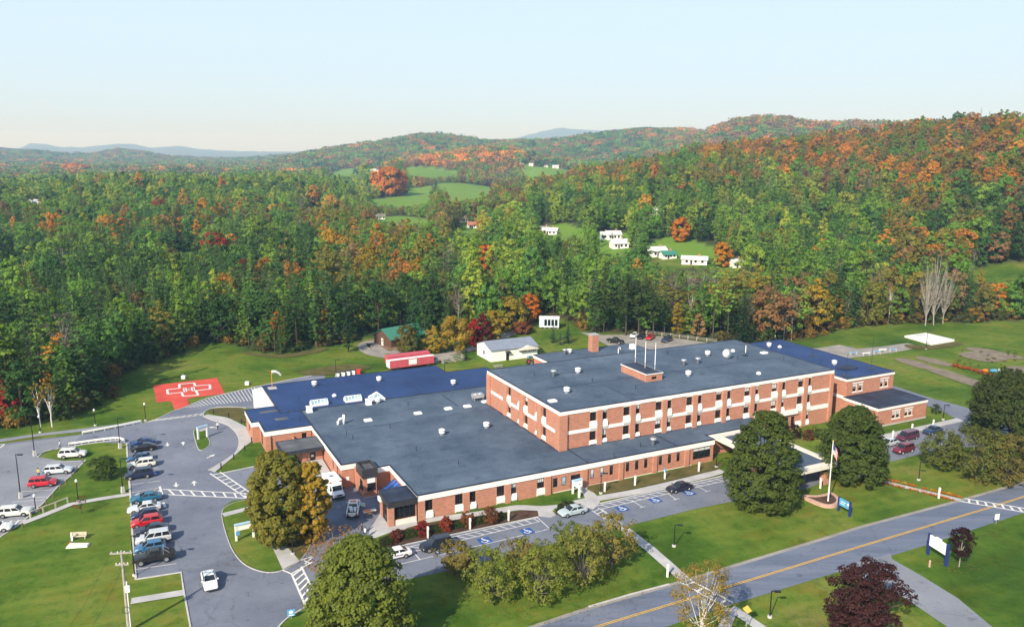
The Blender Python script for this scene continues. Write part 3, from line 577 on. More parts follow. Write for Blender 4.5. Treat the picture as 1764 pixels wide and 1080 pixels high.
class Wing:
    def __init__(s, name, label, u, v, cat='building'):
        s.u0, s.v0 = u, v; s.root = thing(name, label, cat, fromB(u, v, 0), YW)
    def L(s, u, v, z=0): return (u-s.u0, v-s.v0, z)
    def P(s, poly): return [(p[0]-s.u0, p[1]-s.v0) for p in poly]
    def roof(s, poly, z, mat, fascia='white_trim', fh=.9, over=.15, name='roof', edge='roof_dark'):
        q = s.P(poly); o1 = offpoly(q, over); f = MB(); f.prism(o1, z-fh, z, False, True); f.build('fascia', fascia, s.root)
        r_ = MB(); r_.prism(offpoly(q, over+.03), z-.04, z+.05); ro = r_.build(name, mat, s.root)
        e = MB(); oo = offpoly(q, over+.05); oi = offpoly(q, over-.22); n_ = len(oo)
        e.loft([[(*oo[i % n_], z-.02), (*oo[i % n_], z+.11), (*oi[i % n_], z+.11), (*oi[i % n_], z-.02)] for i in range(n_+1)], False)
        e.build('coping', edge, ro); return ro
    def face(s, fc, pos):
        """returns map (along, z, out) -> local point and rotation for window meshes"""
        if fc == 'S': return (lambda a, z, o: (a-s.u0, pos-s.v0-o, z)), 0
        if fc == 'N': return (lambda a, z, o: (a-s.u0, pos-s.v0+o, z)), math.pi
        if fc == 'W': return (lambda a, z, o: (pos-s.u0-o, a-s.v0, z)), -math.pi/2
        return (lambda a, z, o: (pos-s.u0+o, a-s.v0, z)), math.pi/2
    def wall(s, fc, pos, a0, a1, z0, z1, ops=(), mat='brick', depth=.22):
        F, _ = s.face(fc, pos); A_ = sorted({a0, a1, *[x for o in ops for x in o[:2]]}); Z_ = sorted({z0, z1, *[x for o in ops for x in o[2:4]]}); mb = MB()
        for i in range(len(A_)-1):
            for j in range(len(Z_)-1):
                ca, cz = (A_[i]+A_[i+1])/2, (Z_[j]+Z_[j+1])/2
                if any(o[0] < ca < o[1] and o[2] < cz < o[3] for o in ops): continue
                mb.add([F(A_[i], Z_[j], 0), F(A_[i+1], Z_[j], 0), F(A_[i+1], Z_[j+1], 0), F(A_[i], Z_[j+1], 0)], [(0, 1, 2, 3)])
        for o in ops:
            c0 = [F(o[0], o[2], 0), F(o[1], o[2], 0), F(o[1], o[3], 0), F(o[0], o[3], 0)]; c1 = [F(o[0], o[2], -depth), F(o[1], o[2], -depth), F(o[1], o[3], -depth), F(o[0], o[3], -depth)]
            mb.add(c0+c1, [(k, (k+1) % 4, 4+(k+1) % 4, 4+k) for k in range(4)])
        return mb.build('wall', mat, s.root)
    def window(s, fc, pos, a0, a1, z0, z1, nm=2, tr=0, glass='glass_dark', fr='window_frame', inset=0.06, blind=0, name='window'):
        F, rz = s.face(fc, pos); f, pm, px_, t = window_mesh(a1-a0, z1-z0, nm, tr, fr)
        st = a0 if fc in 'SE' else a1
        wo = obj(name, f, s.root, loc=F(st, z0, -inset), rot=rz)
        for x0, x1 in px_:
            p = obj('pane', pm if glass == 'glass_dark' and not blind else pm.copy(), wo, loc=(x0, 0, t))
            if not p.data.materials: p.data.materials.append(MATS[glass])
        if blind:
            b_ = MB(); b_.box((t, .07, (z1-z0)*(1-blind)), (a1-a0-t, .098, z1-z0-t)); b_.build('blind', 'interior_blind', wo)
        return wo
    def slab(s, fc, pos, a0, a1, z0, z1, o0, o1, mat, name, bevel=0):
        F, _ = s.face(fc, pos); p = F(a0, z0, o0); q = F(a1, z1, o1); mb = MB()
        mb.box([min(p[i], q[i]) for i in range(3)], [max(p[i], q[i]) for i in range(3)]); return mb.build(name, mat, s.root, bevel=bevel)
    def spandrel(s, fc, pos, a0, a1, z0, z1, bulge=.32, mid=(.35, .7), name='spandrel'):
        F, _ = s.face(fc, pos); h = z1-z0; pr = [(-.1, z0), (.02, z0), (bulge, z0+h*mid[0]), (bulge, z0+h*mid[1]), (.02, z1), (-.1, z1)]
        mb = MB(); mb.loft([[F(a, z, o) for o, z in pr] for a in (a0, a1)]); return mb.build(name, 'white_trim', s.root)
def blockwalls(wg, u0, u1, v0, v1, z0, z1, skip='', mat='brick'):
    if 'S' not in skip: wg.wall('S', v0, u0, u1, z0, z1, mat=mat)
    if 'N' not in skip: wg.wall('N', v1, u0, u1, z0, z1, mat=mat)
    if 'W' not in skip: wg.wall('W', u0, v0, v1, z0, z1, mat=mat)
    if 'E' not in skip: wg.wall('E', u1, v0, v1, z0, z1, mat=mat)
RZ = 11.5; LZ = 4.2
# --- three-storey wing
A = Wing('three_storey_wing', 'three-storey brick hospital wing with white window spandrels and flat slate-grey roof', 68.15, 118.15)
u0, u1, v0, v1 = 68.15, 134.8, 118.15, 148.85
a_roof = A.roof([(u0, v0), (u1, v0), (u1, v1), (u0, v1)], RZ, 'roof_grey', fh=.72)
for q in range(1): pass
piers = [76.22+7.23*k for k in range(8)]
ops = []; wins = []; ZW = [(8.85, 10.5), (5.2, 6.85), (1.5, 3.15)]
for k, c in enumerate(piers):
    for a0, a1 in ((c-1.9, c-.6), (c+.6, c+1.7)):
        for fl, (z0, z1) in enumerate(ZW):
            if fl == 2 and c < 112: continue
            if fl == 2 and k == 7 and a0 < c: continue
            ops.append((a0, a1, z0, z1)); wins.append((a0, a1, z0, z1))
door = [(122.0, 122.9, .1, 2.7), (123.6, 124.6, .1, 2.7)]
A.wall('S', v0, u0, u1, 0, RZ-.6, ops+door)
for a0, a1, z0, z1 in wins: A.window('S', v0, a0, a1, z0, z1, 2, .33, blind=random.choice((0, 0, 0, .25, .45, .7)))
for a0, a1, z0, z1 in door: A.window('S', v0, a0, a1, z0, z1, 1, 0, name='door')
for c in piers: A.slab('S', v0, c-.52, c+.52, 0, RZ-.74, .0, .42, 'brick_pier', 'pier')
A.slab('S', v0, u0-.35, u0+1.3, 0, RZ-.74, -.02, .4, 'brick_pier', 'corner_pier'); A.slab('S', v0, u1-.85, u1+.02, 0, RZ-.74, .0, .4, 'brick_pier', 'corner_pier')
for c in piers:
    for a0, a1 in ((c-1.95, c-.53), (c+.53, c+1.75)):
        A.spandrel('S', v0, a0, a1, 6.88, 8.82); A.spandrel('S', v0, a0, a1, 3.2 if c > 112 else 4.25, 5.18, .28, (.3, .6))
        A.slab('S', v0, a0, a1, 10.52, 10.76, .0, .1, 'cream_trim', 'lintel')
        if c > 112: A.spandrel('S', v0, a0, a1, .05, 1.47, .28, (.25, .6))
edges = [u0+1.3]+[x for c in piers for x in (c-1.96, c+1.76)]+[u1-.86]
for a0, a1 in zip(edges[::2], edges[1::2]):
    A.slab('S', v0, a0, a1, 7.0, 7.62, .0, .07, 'white_trim', 'band')
    if a0 > 110: A.slab('S', v0, a0, a1, 3.3, 4.2, .0, .09, 'white_trim', 'band')
A.slab('S', v0, 121.3, 125.0, 3.3, 4.25, .0, .45, 'white_trim', 'door_canopy')
pw = [140.0, 132.7, 125.4]; ops = []; wins = []
for c in pw:
    for a0, a1, on in ((c-2.0, c-.85, 1), (c+.85, c+1.75, c < 139)):
        if on:
            for z0, z1 in ZW[:2]: ops.append((a0, a1, z0, z1))
A.wall('W', u0, v0, v1, 0, RZ-.6, ops)
for o in ops: A.window('W', u0, *o, 2, .33, blind=random.choice((0, 0, .3, .5)))
for c in pw:
    A.slab('W', u0, c-.83, c+.83, 0, RZ-.74, .0, .4, 'brick_pier', 'pier')
    for a0, a1 in ((c-2.05, c-.83), (c+.83, c+1.8)):
        if a0 > c and c > 139: continue
        A.spandrel('W', u0, a0, a1, 6.88, 8.82); A.spandrel('W', u0, a0, a1, 4.25, 5.18, .28, (.3, .6))
A.slab('W', u0, v1-1.6, v1, 0, RZ-.74, .0, .38, 'brick_pier', 'corner_pier'); A.slab('W', u0, v0+.01, v0+1.2, 0, RZ-.74, .0, .34, 'brick_pier', 'corner_pier')
for a0, a1 in ((140.85, 147.2), (134.52, 137.94), (127.22, 130.64), (119.38, 123.34)): A.slab('W', u0, a0, a1, 7.0, 7.62, .0, .07, 'white_trim', 'band')
A.wall('E', u1, v0, v1, 0, RZ-.6); A.wall('N', v1, u0, u1, 0, RZ-.6)
# penthouse
ph = MB(); ph.box(A.L(92.9, 127.1, RZ+.04), A.L(96.8, 136, RZ+1.5)); pho = ph.build('penthouse', 'brick', A.root)
ph = MB(); ph.box(A.L(92.75, 126.95, RZ+1.5), A.L(96.95, 136.15, RZ+1.62)); ph.build('penthouse_coping', 'white_trim', pho)
ph = MB(); ph.box(A.L(92.95, 127.15, RZ+1.62), A.L(96.75, 135.95, RZ+1.68)); ph.build('penthouse_roof', 'roof_dark', pho)
ph = MB(); ph.box(A.L(94.2, 127.06, RZ+.5), A.L(95.3, 127.1, RZ+1.0)); ph.build('louvre', 'black_metal', pho)
# --- roof fittings, all parts of the roof they stand on
def vent_mesh(kind):
    mb = MB()
    if kind == 'mushroom': mb.lathe([(.42, 0), (.42, .35), (.55, .38), (.62, .5), (.5, .62), (.34, .66), (.34, .82), (.66, .86), (.6, 1.05), (.3, 1.18), (.02, 1.2)], 14)
    elif kind == 'cap': mb.lathe([(.32, 0), (.32, 1.0), (.36, 1.02), (.58, 1.1), (.58, 1.3), (.5, 1.36), (.02, 1.4)], 14)
    elif kind == 'dome': mb.lathe([(.5, 0), (.52, .18), (.42, .4), (.22, .55), (.02, .6)], 14)
    elif kind == 'hatch': mb.box((-.75, -.55, 0), (.75, .55, .22)); mb.box((-.68, -.48, .22), (.68, .48, .34))
    elif kind == 'box': mb.box((-.6, -.6, 0), (.6, .6, .2)); mb.box((-.52, -.52, .2), (.52, .52, 1.1)); mb.box((-.62, -.62, 1.1), (.62, .62, 1.2))
    elif kind == 'pipe': mb.tube([(0, 0, 0), (0, 0, .9)], .07); 
    elif kind == 'goose': mb.tube([(-.9, 0, 0), (-.9, 0, .7), (-.7, 0, 1.05), (-.3, 0, 1.2), (.3, 0, 1.2)], .22, 10); mb.tube([(.3, 0, 0), (.3, 0, 1.9)], .24, 10)
    elif kind == 'ac':
        for x in (-1.0, 1.0):
            for y in (-.6, .6): mb.box((x-.05, y-.05, 0), (x+.05, y+.05, .6))
        mb.box((-1.2, -.75, .6), (1.2, .75, 1.35)); mb.lathe([(.4, 1.35), (.4, 1.48), (.36, 1.5)], 12, (-.5, 0, 0)); mb.lathe([(.4, 1.35), (.4, 1.48), (.36, 1.5)], 12, (.6, 0, 0))
    return mb.mesh('roof_vent', 'dark_trim' if kind == 'pipe' else 'galvanised' if kind in ('ac', 'cap') else 'white_metal', kind in ('mushroom', 'cap', 'dome', 'goose'))
VM = {k: vent_mesh(k) for k in ('mushroom', 'cap', 'dome', 'hatch', 'box', 'pipe', 'goose', 'ac')}
VN = {'mushroom': 'roof_vent', 'cap': 'vent_cap', 'dome': 'roof_dome', 'hatch': 'roof_hatch', 'box': 'vent_box', 'pipe': 'vent_pipe', 'goose': 'duct', 'ac': 'air_conditioner'}
def roof_fit(wg, roof, z, items):
    for kind, px_, py_ in items:
        u_, v_ = toB(G(px_, py_, z)); obj(VN[kind], VM[kind], roof, loc=wg.L(u_, v_, z+.045), rot=0)
roof_fit(A, a_roof, RZ, [('cap', 953.5, 649), ('mushroom', 995.5, 643), ('mushroom', 976.3, 677), ('hatch', 951.7, 692), ('cap', 1177.8, 630), ('cap', 1202, 627), ('mushroom', 1218.8, 613), ('mushroom', 1185.6, 648), ('dome', 1262.4, 606), ('hatch', 1316, 609), ('dome', 1306.8, 645), ('pipe', 1270, 620), ('pipe', 1020, 658), ('pipe', 1095, 670), ('pipe', 1150, 612), ('pipe', 1350, 622), ('pipe', 920, 648)])
for bx, by, ty in ((1085, 621, 566.8), (1111, 634, 576), (1128, 637, 582)):
    g = G(bx, by, RZ+1.68); u_, v_ = toB(g); u_ = min(max(u_, 93.4), 96.4); v_ = min(max(v_, 127.6), 135.6)
    mb = MB(); mb.tube([(0, 0, 0), (0, 0, 1.1), (0, 0, 1.15)], .04); mb.tube([(0, 0, 1.1), (0, 0, 5.6)], [.085, .06]); mb.build('antenna_mast', 'white_metal', a_roof, loc=A.L(u_, v_, RZ+1.67))
u_, v_ = toB(G(1252, 618, RZ)); mb = MB()
mb.lathe([(.05, 0), (.05, .9)], 8); 
dm = MB(); dm.lathe([(1.05, .28), (.8, .12), (.45, .02), (.02, -.02)], 20); dsh = mb.build('dish_mount', 'galvanised', a_roof, loc=A.L(u_, v_, RZ+.04)); dm.build('satellite_dish', 'white_metal', dsh, True, loc=(0, 0, 1.1), rot=(R(62), 0, R(-28)))
u_, v_ = toB(G(1284, 613, RZ)); mb = MB(); mb.lathe([(.75, 0), (.75, .1), (.6, .12)], 16); mb.tube([(0, 0, .1), (0, 0, .7)], .05); ms = mb.build('mast_base', 'black_metal', a_roof, loc=A.L(u_, v_, RZ+.04)); mb = MB(); mb.tube([(0, 0, .7), (0, 0, 2.4)], .09); mb.build('mast', 'white_metal', ms)
# seams on the roof felt, a hand's breadth of darker felt each
mb = MB()
for a, b_ in (((72, 131), (134, 131)), ((84, 118.6), (84, 128)), ((72, 140), (92, 140))):
    if a[1] == b_[1]: mb.box(A.L(a[0], a[1], RZ+.05), A.L(b_[0], a[1]+.25, RZ+.058))
    else: mb.box(A.L(a[0], a[1], RZ+.05), A.L(a[0]+.25, b_[1], RZ+.058))
mb.build('roof_seam', 'roof_dark', a_roof)
# --- single-storey front wing
Lw = Wing('single_storey_wing', 'low brick wing with broad slate-grey flat roof around the three-storey wing', 31.5, 111.0)
lp = [(38.85, 111), (97.0, 111), (97, 113.5), (112, 113.5), (112, 118.1), (67.7, 118.1), (67.7, 148.95), (80, 148.95), (80, 160.7), (31.5, 160.7), (31.5, 128.4), (35.9, 128.4), (35.9, 124.8), (38.85, 124.8)]
l_roof = Lw.roof(lp, LZ, 'roof_grey', fh=.95)
sw = [(40.0, 41.3), (45.1, 46.4), (47.5, 48.65), (52.4, 53.75), (54.85, 55.95), (59.8, 61.15)]
small = [70.2, 72.15, 74.1, 77.5, 79.45, 81.4, 84.6, 86.6, 88.55]
op = [(a, b_, 1.4, 3.1) for a, b_ in sw]+[(62.85, 63.75, 1.0, 2.65), (64.5, 65.45, 1.0, 2.65), (66.3, 68.2, .05, 2.6)]+[(a, a+.76, 1.25, 2.95) for a in small]+[(92.3, 96.4, .95, 3.1)]
Lw.wall('S', 111.0, 38.85, 97.0, 0, LZ-.3, op)
for a, b_ in sw: Lw.window('S', 111., a, b_, 1.4, 3.1, 3, .35, blind=random.choice((0, 0, .3, .4))); Lw.spandrel('S', 111., a-.03, b_+.05, .02, 1.38, .22, (.2, .6))
for a in (62.85, 64.5): Lw.window('S', 111., a, a+(.9 if a < 64 else .95), 1.0, 2.65, 1, 0, 'glass_pale' if a > 64 else 'glass_dark')
dr = Lw.window('S', 111., 66.3, 68.2, .05, 2.6, 2, 0, name='door', inset=.05)
for i, a in enumerate(small): Lw.window('S', 111., a, a+.76, 1.25, 2.95, 1, 0, 'glass_dark' if i in (2, 3) else 'glass_pale', blind=.5 if i in (0, 1) else 0)
Lw.window('S', 111., 92.3, 96.4, .95, 3.1, 3, .7, blind=.28)
for a0, a1 in ((38.85, 39.95), (46.42, 47.48), (53.78, 54.83), (61.2, 62.3), (68.25, 69.45), (76.0, 76.8), (83.2, 84.05), (90.3, 91.25)): Lw.slab('S', 111., a0, a1, 0, LZ-.97, .0, .3, 'brick_pier', 'pier')
Lw.slab('S', 111., 63, 92, 0, .12, .0, .06, 'cream_trim', 'plinth')
Lw.wall('E', 97.0, 111, 113.5, 0, LZ-.3); Lw.wall('S', 113.5, 97, 112, 0, LZ-.3); Lw.wall('E', 112., 113.5, 118.1, 0, LZ-.3)
Lw.wall('W', 38.85, 115.7, 124.8, 0, LZ-.3); Lw.wall('S', 124.8, 35.9, 38.85, 0, LZ-.3)
wo = [(131.0, 131.9, 1.2, 2.9), (134.2, 135.0, 1.2, 2.9)]
Lw.wall('W', 31.5, 128.4, 150.9, 0, LZ-.3, wo); Lw.wall('S', 128.4, 31.5, 33.6, 0, LZ-.3)
for o in wo: Lw.window('W', 31.5, *o, 1, .5)
Lw.slab('S', 128.4, 32.2, 32.7, 1.2, 1.9, 0, .06, 'white_metal', 'wall_box')
# kiosk bay with raised parapet
mb = MB(); mb.box(Lw.L(33.62, 122.8, 0), Lw.L(35.88, 128.3, 3.55)); ks = mb.build('bay', 'brick', Lw.root)
mb = MB(); ro_ = [Lw.L(*p)[:2] for p in ((33.45, 122.62), (36.05, 122.62), (36.05, 126.6), (33.45, 126.6))]; ri = offpoly(ro_, -.25)
mb.loft([[(*ro_[i % 4], 3.45), (*ro_[i % 4], 5.05), (*ri[i % 4], 5.05), (*ri[i % 4], 4.5)] for i in range(5)], False); mb.build('bay_parapet', 'dark_trim', ks)
mb = MB(); mb.prism(ri, 4.3, 4.5); mb.build('bay_roof', 'roof_gravel', ks)
Lw.slab('S', 122.8, 34.3, 35.6, 2.5, 3.4, .0, .05, 'white_trim', 'bay_panel'); Lw.window('S', 122.8, 34.3, 35.6, 1.2, 2.5, 1, 0, inset=-.17); Lw.slab('S', 122.8, 33.6, 35.9, 0, .12, 0, .25, 'concrete', 'bay_plinth')
Lw.window('W', 33.62, 123.2, 124.4, 1.2, 2.9, 1, 0, inset=-.17)
roof_fit(Lw, l_roof, LZ, [('mushroom', 838, 737), ('mushroom', 761.5, 749), ('hatch', 634, 725), ('hatch', 720, 713), ('hatch', 772, 705), ('hatch', 805, 701), ('ac', 823, 689), ('goose', 590, 731), ('box', 533, 710), ('box', 635, 697), ('mushroom', 651, 694), ('cap', 1125, 767), ('pipe', 597, 750), ('pipe', 608, 757), ('pipe', 672, 738), ('pipe', 717, 777), ('pipe', 790, 800), ('pipe', 703, 700), ('pipe', 1103, 770), ('pipe', 1058, 790), ('hatch', 836, 693)])
mb = MB(); mb.box(Lw.L(69.6, 111.2, LZ+.05), Lw.L(70.0, 117.9, LZ+.06)); mb.box(Lw.L(88.4, 111.2, LZ+.05), Lw.L(88.75, 117.9, LZ+.06)); mb.box(Lw.L(36, 145, LZ+.05), Lw.L(67, 145.2, LZ+.057)); mb.box(Lw.L(61.5, 150, LZ+.05), Lw.L(61.8, 160.5, LZ+.057)); mb.build('roof_seam', 'roof_dark', l_roof)
# sunken court with blue sloping glazing
mb = MB(); a = [Lw.L(34.4, 115.9, .8), Lw.L(38.7, 115.9, .8), Lw.L(38.7, 124.6, 3.0), Lw.L(34.4, 124.6, .8)]
mb.hexa([Lw.L(36.2, 115.9, .3), Lw.L(38.8, 115.9, .3), Lw.L(38.8, 122.4, .3), Lw.L(36.2, 122.4, .3), Lw.L(36.2, 115.9, 1.0), Lw.L(38.8, 115.9, 2.7), Lw.L(38.8, 122.4, 2.7), Lw.L(36.2, 122.4, 1.0)]); gl = mb.build('sloped_glazing', 'glass_blue', Lw.root)
for k in range(6):
    v_ = 116.1+k*1.2; mb = MB(); mb.hexa([Lw.L(36.2, v_, 1.0), Lw.L(38.8, v_, 2.7), Lw.L(38.8, v_+.1, 2.7), Lw.L(36.2, v_+.1, 1.0), Lw.L(36.2, v_, 1.08), Lw.L(38.8, v_, 2.78), Lw.L(38.8, v_+.1, 2.78), Lw.L(36.2, v_+.1, 1.08)]); mb.build('glazing_bar', 'black_metal', gl)
Lw.slab('W', 36.1, 115.8, 122.6, 0, 1.05, 0, .12, 'brick', 'court_wall')
# --- entrance vestibule
Vs = Wing('entrance_vestibule', 'dark flat-roofed brick emergency entrance with wide shop-like window', 34.2, 111.0)
Vs.roof([(34.2, 110.9), (38.66, 110.9), (38.66, 115.7), (34.2, 115.7)], 3.95, 'roof_dark', 'dark_trim', .95, .12)
Vs.wall('S', 111.0, 34.2, 38.66, 0, 3.2, [(35.1, 38.5, .9, 2.95)]); Vs.window('S', 111., 35.1, 38.5, .9, 2.95, 4, 0)
Vs.slab('S', 111., 35.1, 38.6, .0, .88, .0, .12, 'cream_trim', 'sill_wall'); Vs.slab('S', 111., 34.05, 34.95, 0, 3.0, .0, .3, 'brick_pier', 'pillar')
Vs.wall('W', 34.2, 111., 115.7, 0, 3.2, [(112.0, 114.4, .05, 2.9)]); Vs.window('W', 34.2, 112., 114.4, .05, 2.9, 3, .75, name='sliding_door'); Vs.wall('N', 115.7, 34.2, 38.66, 0, 3.2)
Vs.slab('W', 34.2, 114.6, 115.6, 2.6, 3.3, .0, .35, 'white_trim', 'lamp_box')
# --- blue-roofed wings
Bw = Wing('blue_roof_wing', 'long low wing with bright blue membrane roof, glass skylights and a white end canopy', 27.4, 161.0)
bp = [(27.4, 161.0), (80, 161.0), (80, 175.6), (69.25, 175.6), (69.25, 182.5), (27.4, 182.5)]
b_roof = Bw.roof(bp, LZ, 'roof_blue', 'white_trim', .7, .12)
Bw.wall('W', 27.4, 161, 182.5, 0, LZ-.3, mat='white_trim'); Bw.wall('N', 182.5, 27.4, 69.25, 0, LZ-.3); Bw.wall('E', 69.25, 175.6, 182.5, 0, LZ-.3); Bw.wall('N', 175.6, 69.25, 80, 0, LZ-.3); Bw.wall('E', 80., 161, 175.6, 0, LZ-.3); Bw.wall('S', 161., 67.7, 80, 0, LZ-.3)
mb = MB(); cpz = [Bw.L(*p)[:2] for p in ((27.15, 166.6), (27.15, 182.2), (24.9, 180.9), (23.3, 166.6))]; mb.prism(cpz, 3.85, 4.1, True, True); cn = mb.build('end_canopy', 'white_trim', Bw.root)
for p in ((23.7, 167.2), (25.1, 180.2), (24.4, 173.5)): mb = MB(); mb.lathe([(.12, 0), (.12, 3.86)], 8, Bw.L(*p)); mb.build('canopy_post', 'white_metal', cn)
roof_fit(Bw, b_roof, LZ, [('mushroom', 541.7, 665), ('mushroom', 653, 657), ('mushroom', 781, 663), ('dome', 576, 683), ('pipe', 747, 662), ('pipe', 515, 690)])
def ridge_skylight(px_, py_, w_=3.5, d=2.0):
    u_, v_ = toB(G(px_, py_, LZ)); o = Bw.L(u_, v_, LZ+.04); hw, hd, h = w_/2, d/2, .75
    f = MB(); f.box((-hw, -hd, 0), (hw, hd, .35)); f.tube([(-hw, 0, .35+h), (hw, 0, .35+h)], .07)
    for i in range(6):
        x = -hw+w_*i/5; f.tube([(x, -hd, .38), (x, 0, .35+h)], .06); f.tube([(x, hd, .38), (x, 0, .35+h)], .06)
    f.tube([(-hw, -hd, .38), (hw, -hd, .38)], .07); f.tube([(-hw, hd, .38), (hw, hd, .38)], .07)
    for x in (-hw, hw): f.add([(x, -hd, .35), (x, hd, .35), (x, 0, .33+h)], [(0, 1, 2)])
    sk = f.build('skylight', 'white_metal', Bw.root, loc=o, rot=0)
    for i in range(5):
        for sd in (-1, 1):
            x0, x1 = -hw+w_*i/5, -hw+w_*(i+1)/5; p = MB(); p.hexa([(x0, sd*hd, .36), (x1, sd*hd, .36), (x1, 0, .33+h), (x0, 0, .33+h), (x0, sd*hd, .4), (x1, sd*hd, .4), (x1, 0, .37+h), (x0, 0, .37+h)]); p.build('pane', 'glass_pale', sk)
ridge_skylight(549.5, 697); ridge_skylight(607.7, 690)
u_, v_ = toB(G(649, 688, LZ)); f = MB(); s_ = 1.45; f.box((-s_, -s_, 0), (s_, s_, .4)); cor = [(-s_, -s_), (s_, -s_), (s_, s_), (-s_, s_)]
for c in cor: f.tube([(*c, .4), (0, 0, 1.7)], .06)
for a, b_ in zip(cor, cor[1:]+cor[:1]): f.tube([(*a, .42), (*b_, .42)], .07); f.tube([((a[0]+b_[0])/2, (a[1]+b_[1])/2, .4), (0, 0, 1.7)], .045)
sk = f.build('pyramid_skylight', 'white_metal', Bw.root, loc=Bw.L(u_, v_, LZ+.04))
for a, b_ in zip(cor, cor[1:]+cor[:1]): p = MB(); p.add([(a[0]*.97, a[1]*.97, .42), (b_[0]*.97, b_[1]*.97, .42), (0, 0, 1.64)], [(0, 1, 2)]); p.build('pane', 'glass_pale', sk)
# windsock on the blue roof
mb = MB(); u_, v_ = toB(G(469, 669, LZ)); mb.box((-.9, -.9, 0), (.9, .9, .12)); wsk = mb.build('windsock_base', 'concrete', b_roof, loc=Bw.L(u_, v_, LZ+.05)); mb = MB(); mb.tube([(0, 0, .1), (0, 0, 3.9)], .07); mb.tube([(0, 0, 3.9), (-.9, 0, 4.1)], .04); mb.build('windsock_pole', 'orange_paint', wsk)
mb = MB(); mb.tube([(.1, 0, 3.8), (.9, .1, 3.75), (1.6, .2, 3.3), (2.1, .3, 2.7)], [.32, .28, .24, .18], 10); mb.build('windsock', 'white_trim', wsk)
mb = MB()
for a0, a1 in (((28, 171), (69, 171.15)), ((28, 176.5), (60, 176.65)), ((44, 161.5), (44.15, 182)), ((58, 161.5), (58.2, 175))): mb.box(Bw.L(*a0, LZ+.05), Bw.L(*a1, LZ+.056))
mb.build('roof_seam', 'roof_dark', b_roof)
Ww = Wing('west_entrance_wing', 'small brick wing with blue roof and white fascia beside the turning loop', 21.3, 150.9)
wp = [(21.3, 165.9), (21.3, 157.4), (22.7, 157.4), (22.7, 150.9), (31.35, 150.9), (31.35, 160.8), (27.2, 160.8), (27.2, 165.9)]
w_roof = Ww.roof(wp, LZ+.03, 'roof_blue', 'white_trim', .95)
Ww.wall('S', 150.9, 22.7, 31.35, 0, LZ-.3, [(29.5, 30.4, 1.4, 2.9)]); Ww.window('S', 150.9, 29.5, 30.4, 1.4, 2.9, 1); Ww.wall('W', 22.7, 150.9, 157.4, 0, LZ-.3, [(154.4, 156.2, .1, 3.0)]); Ww.window('W', 22.7, 154.4, 156.2, .1, 3.0, 2, .7, name='door'); Ww.wall('S', 157.4, 21.3, 22.7, 0, LZ-.3); Ww.wall('W', 21.3, 157.4, 165.9, 0, LZ-.3, [(161, 162.4, 1, 2.8)]); Ww.window('W', 21.3, 161., 162.4, 1., 2.8, 2); Ww.wall('N', 165.9, 21.3, 27.2, 0, LZ-.3)
Ww.slab('S', 150.9, 22.65, 23.6, 0, LZ-1, 0, .3, 'brick_pier', 'pier'); Ww.slab('S', 150.9, 22.6, 23.7, 0, .25, 0, .38, 'concrete', 'plinth')
pm = MB()
for a, b_ in (((23.6, 162.2), (27.2, 163.6)), ((25.6, 156.4), (28.2, 157.9))): pm.box(Ww.L(*a, LZ+.08), Ww.L(*b_, LZ+.084))
pm.build('roof_patch', 'roof_gravel', w_roof)
roof_fit(Ww, w_roof, LZ+.03, [('pipe', 517, 724), ('pipe', 497, 712)])
Gw = Wing('ramp_entrance', 'low brick staff entrance with gravel-topped dark flat roof', 23.9, 140.4)
Gw.roof([(23.9, 140.4), (31.3, 140.4), (31.3, 146.5), (23.9, 146.5)], 3.35, 'roof_gravel', 'dark_trim', .6, .1)
Gw.wall('S', 141.6, 27.6, 31.3, 0, 2.9, [(29.0, 30.0, .1, 2.4)]); Gw.window('S', 141.6, 29., 30., .1, 2.4, 1, 0, name='door'); Gw.wall('W', 27.6, 141.6, 150.6, 0, 2.9); Gw.slab('S', 140.7, 24.1, 24.5, 0, 2.8, 0, .3, 'brick_pier', 'pillar')
Gw.slab('S', 141.6, 29.2, 29.7, 1.3, 1.7, -.15, -.1, 'sign_white', 'notice')
mb = MB(); mb.hexa([Gw.L(28.2, 130.5, 0), Gw.L(31.2, 130.5, 0), Gw.L(31.2, 141.4, 0), Gw.L(28.2, 141.4, 0), Gw.L(28.2, 130.5, .05), Gw.L(31.2, 130.5, .05), Gw.L(31.2, 141.4, .75), Gw.L(28.2, 141.4, .75)]); rp = mb.build('ramp', 'concrete', Gw.root)
mb = MB(); mb.tube([Gw.L(28.3, 130.6, 1.0), Gw.L(28.3, 141.2, 1.7)], .04); mb.tube([Gw.L(28.3, 130.6, .55), Gw.L(28.3, 141.2, 1.25)], .03)
for k in range(7): v_ = 130.6+k*1.75; mb.tube([Gw.L(28.3, v_, .05), Gw.L(28.3, v_, 1.0+.7*k/6)], .035)
mb.build('handrail', 'black_metal', rp)
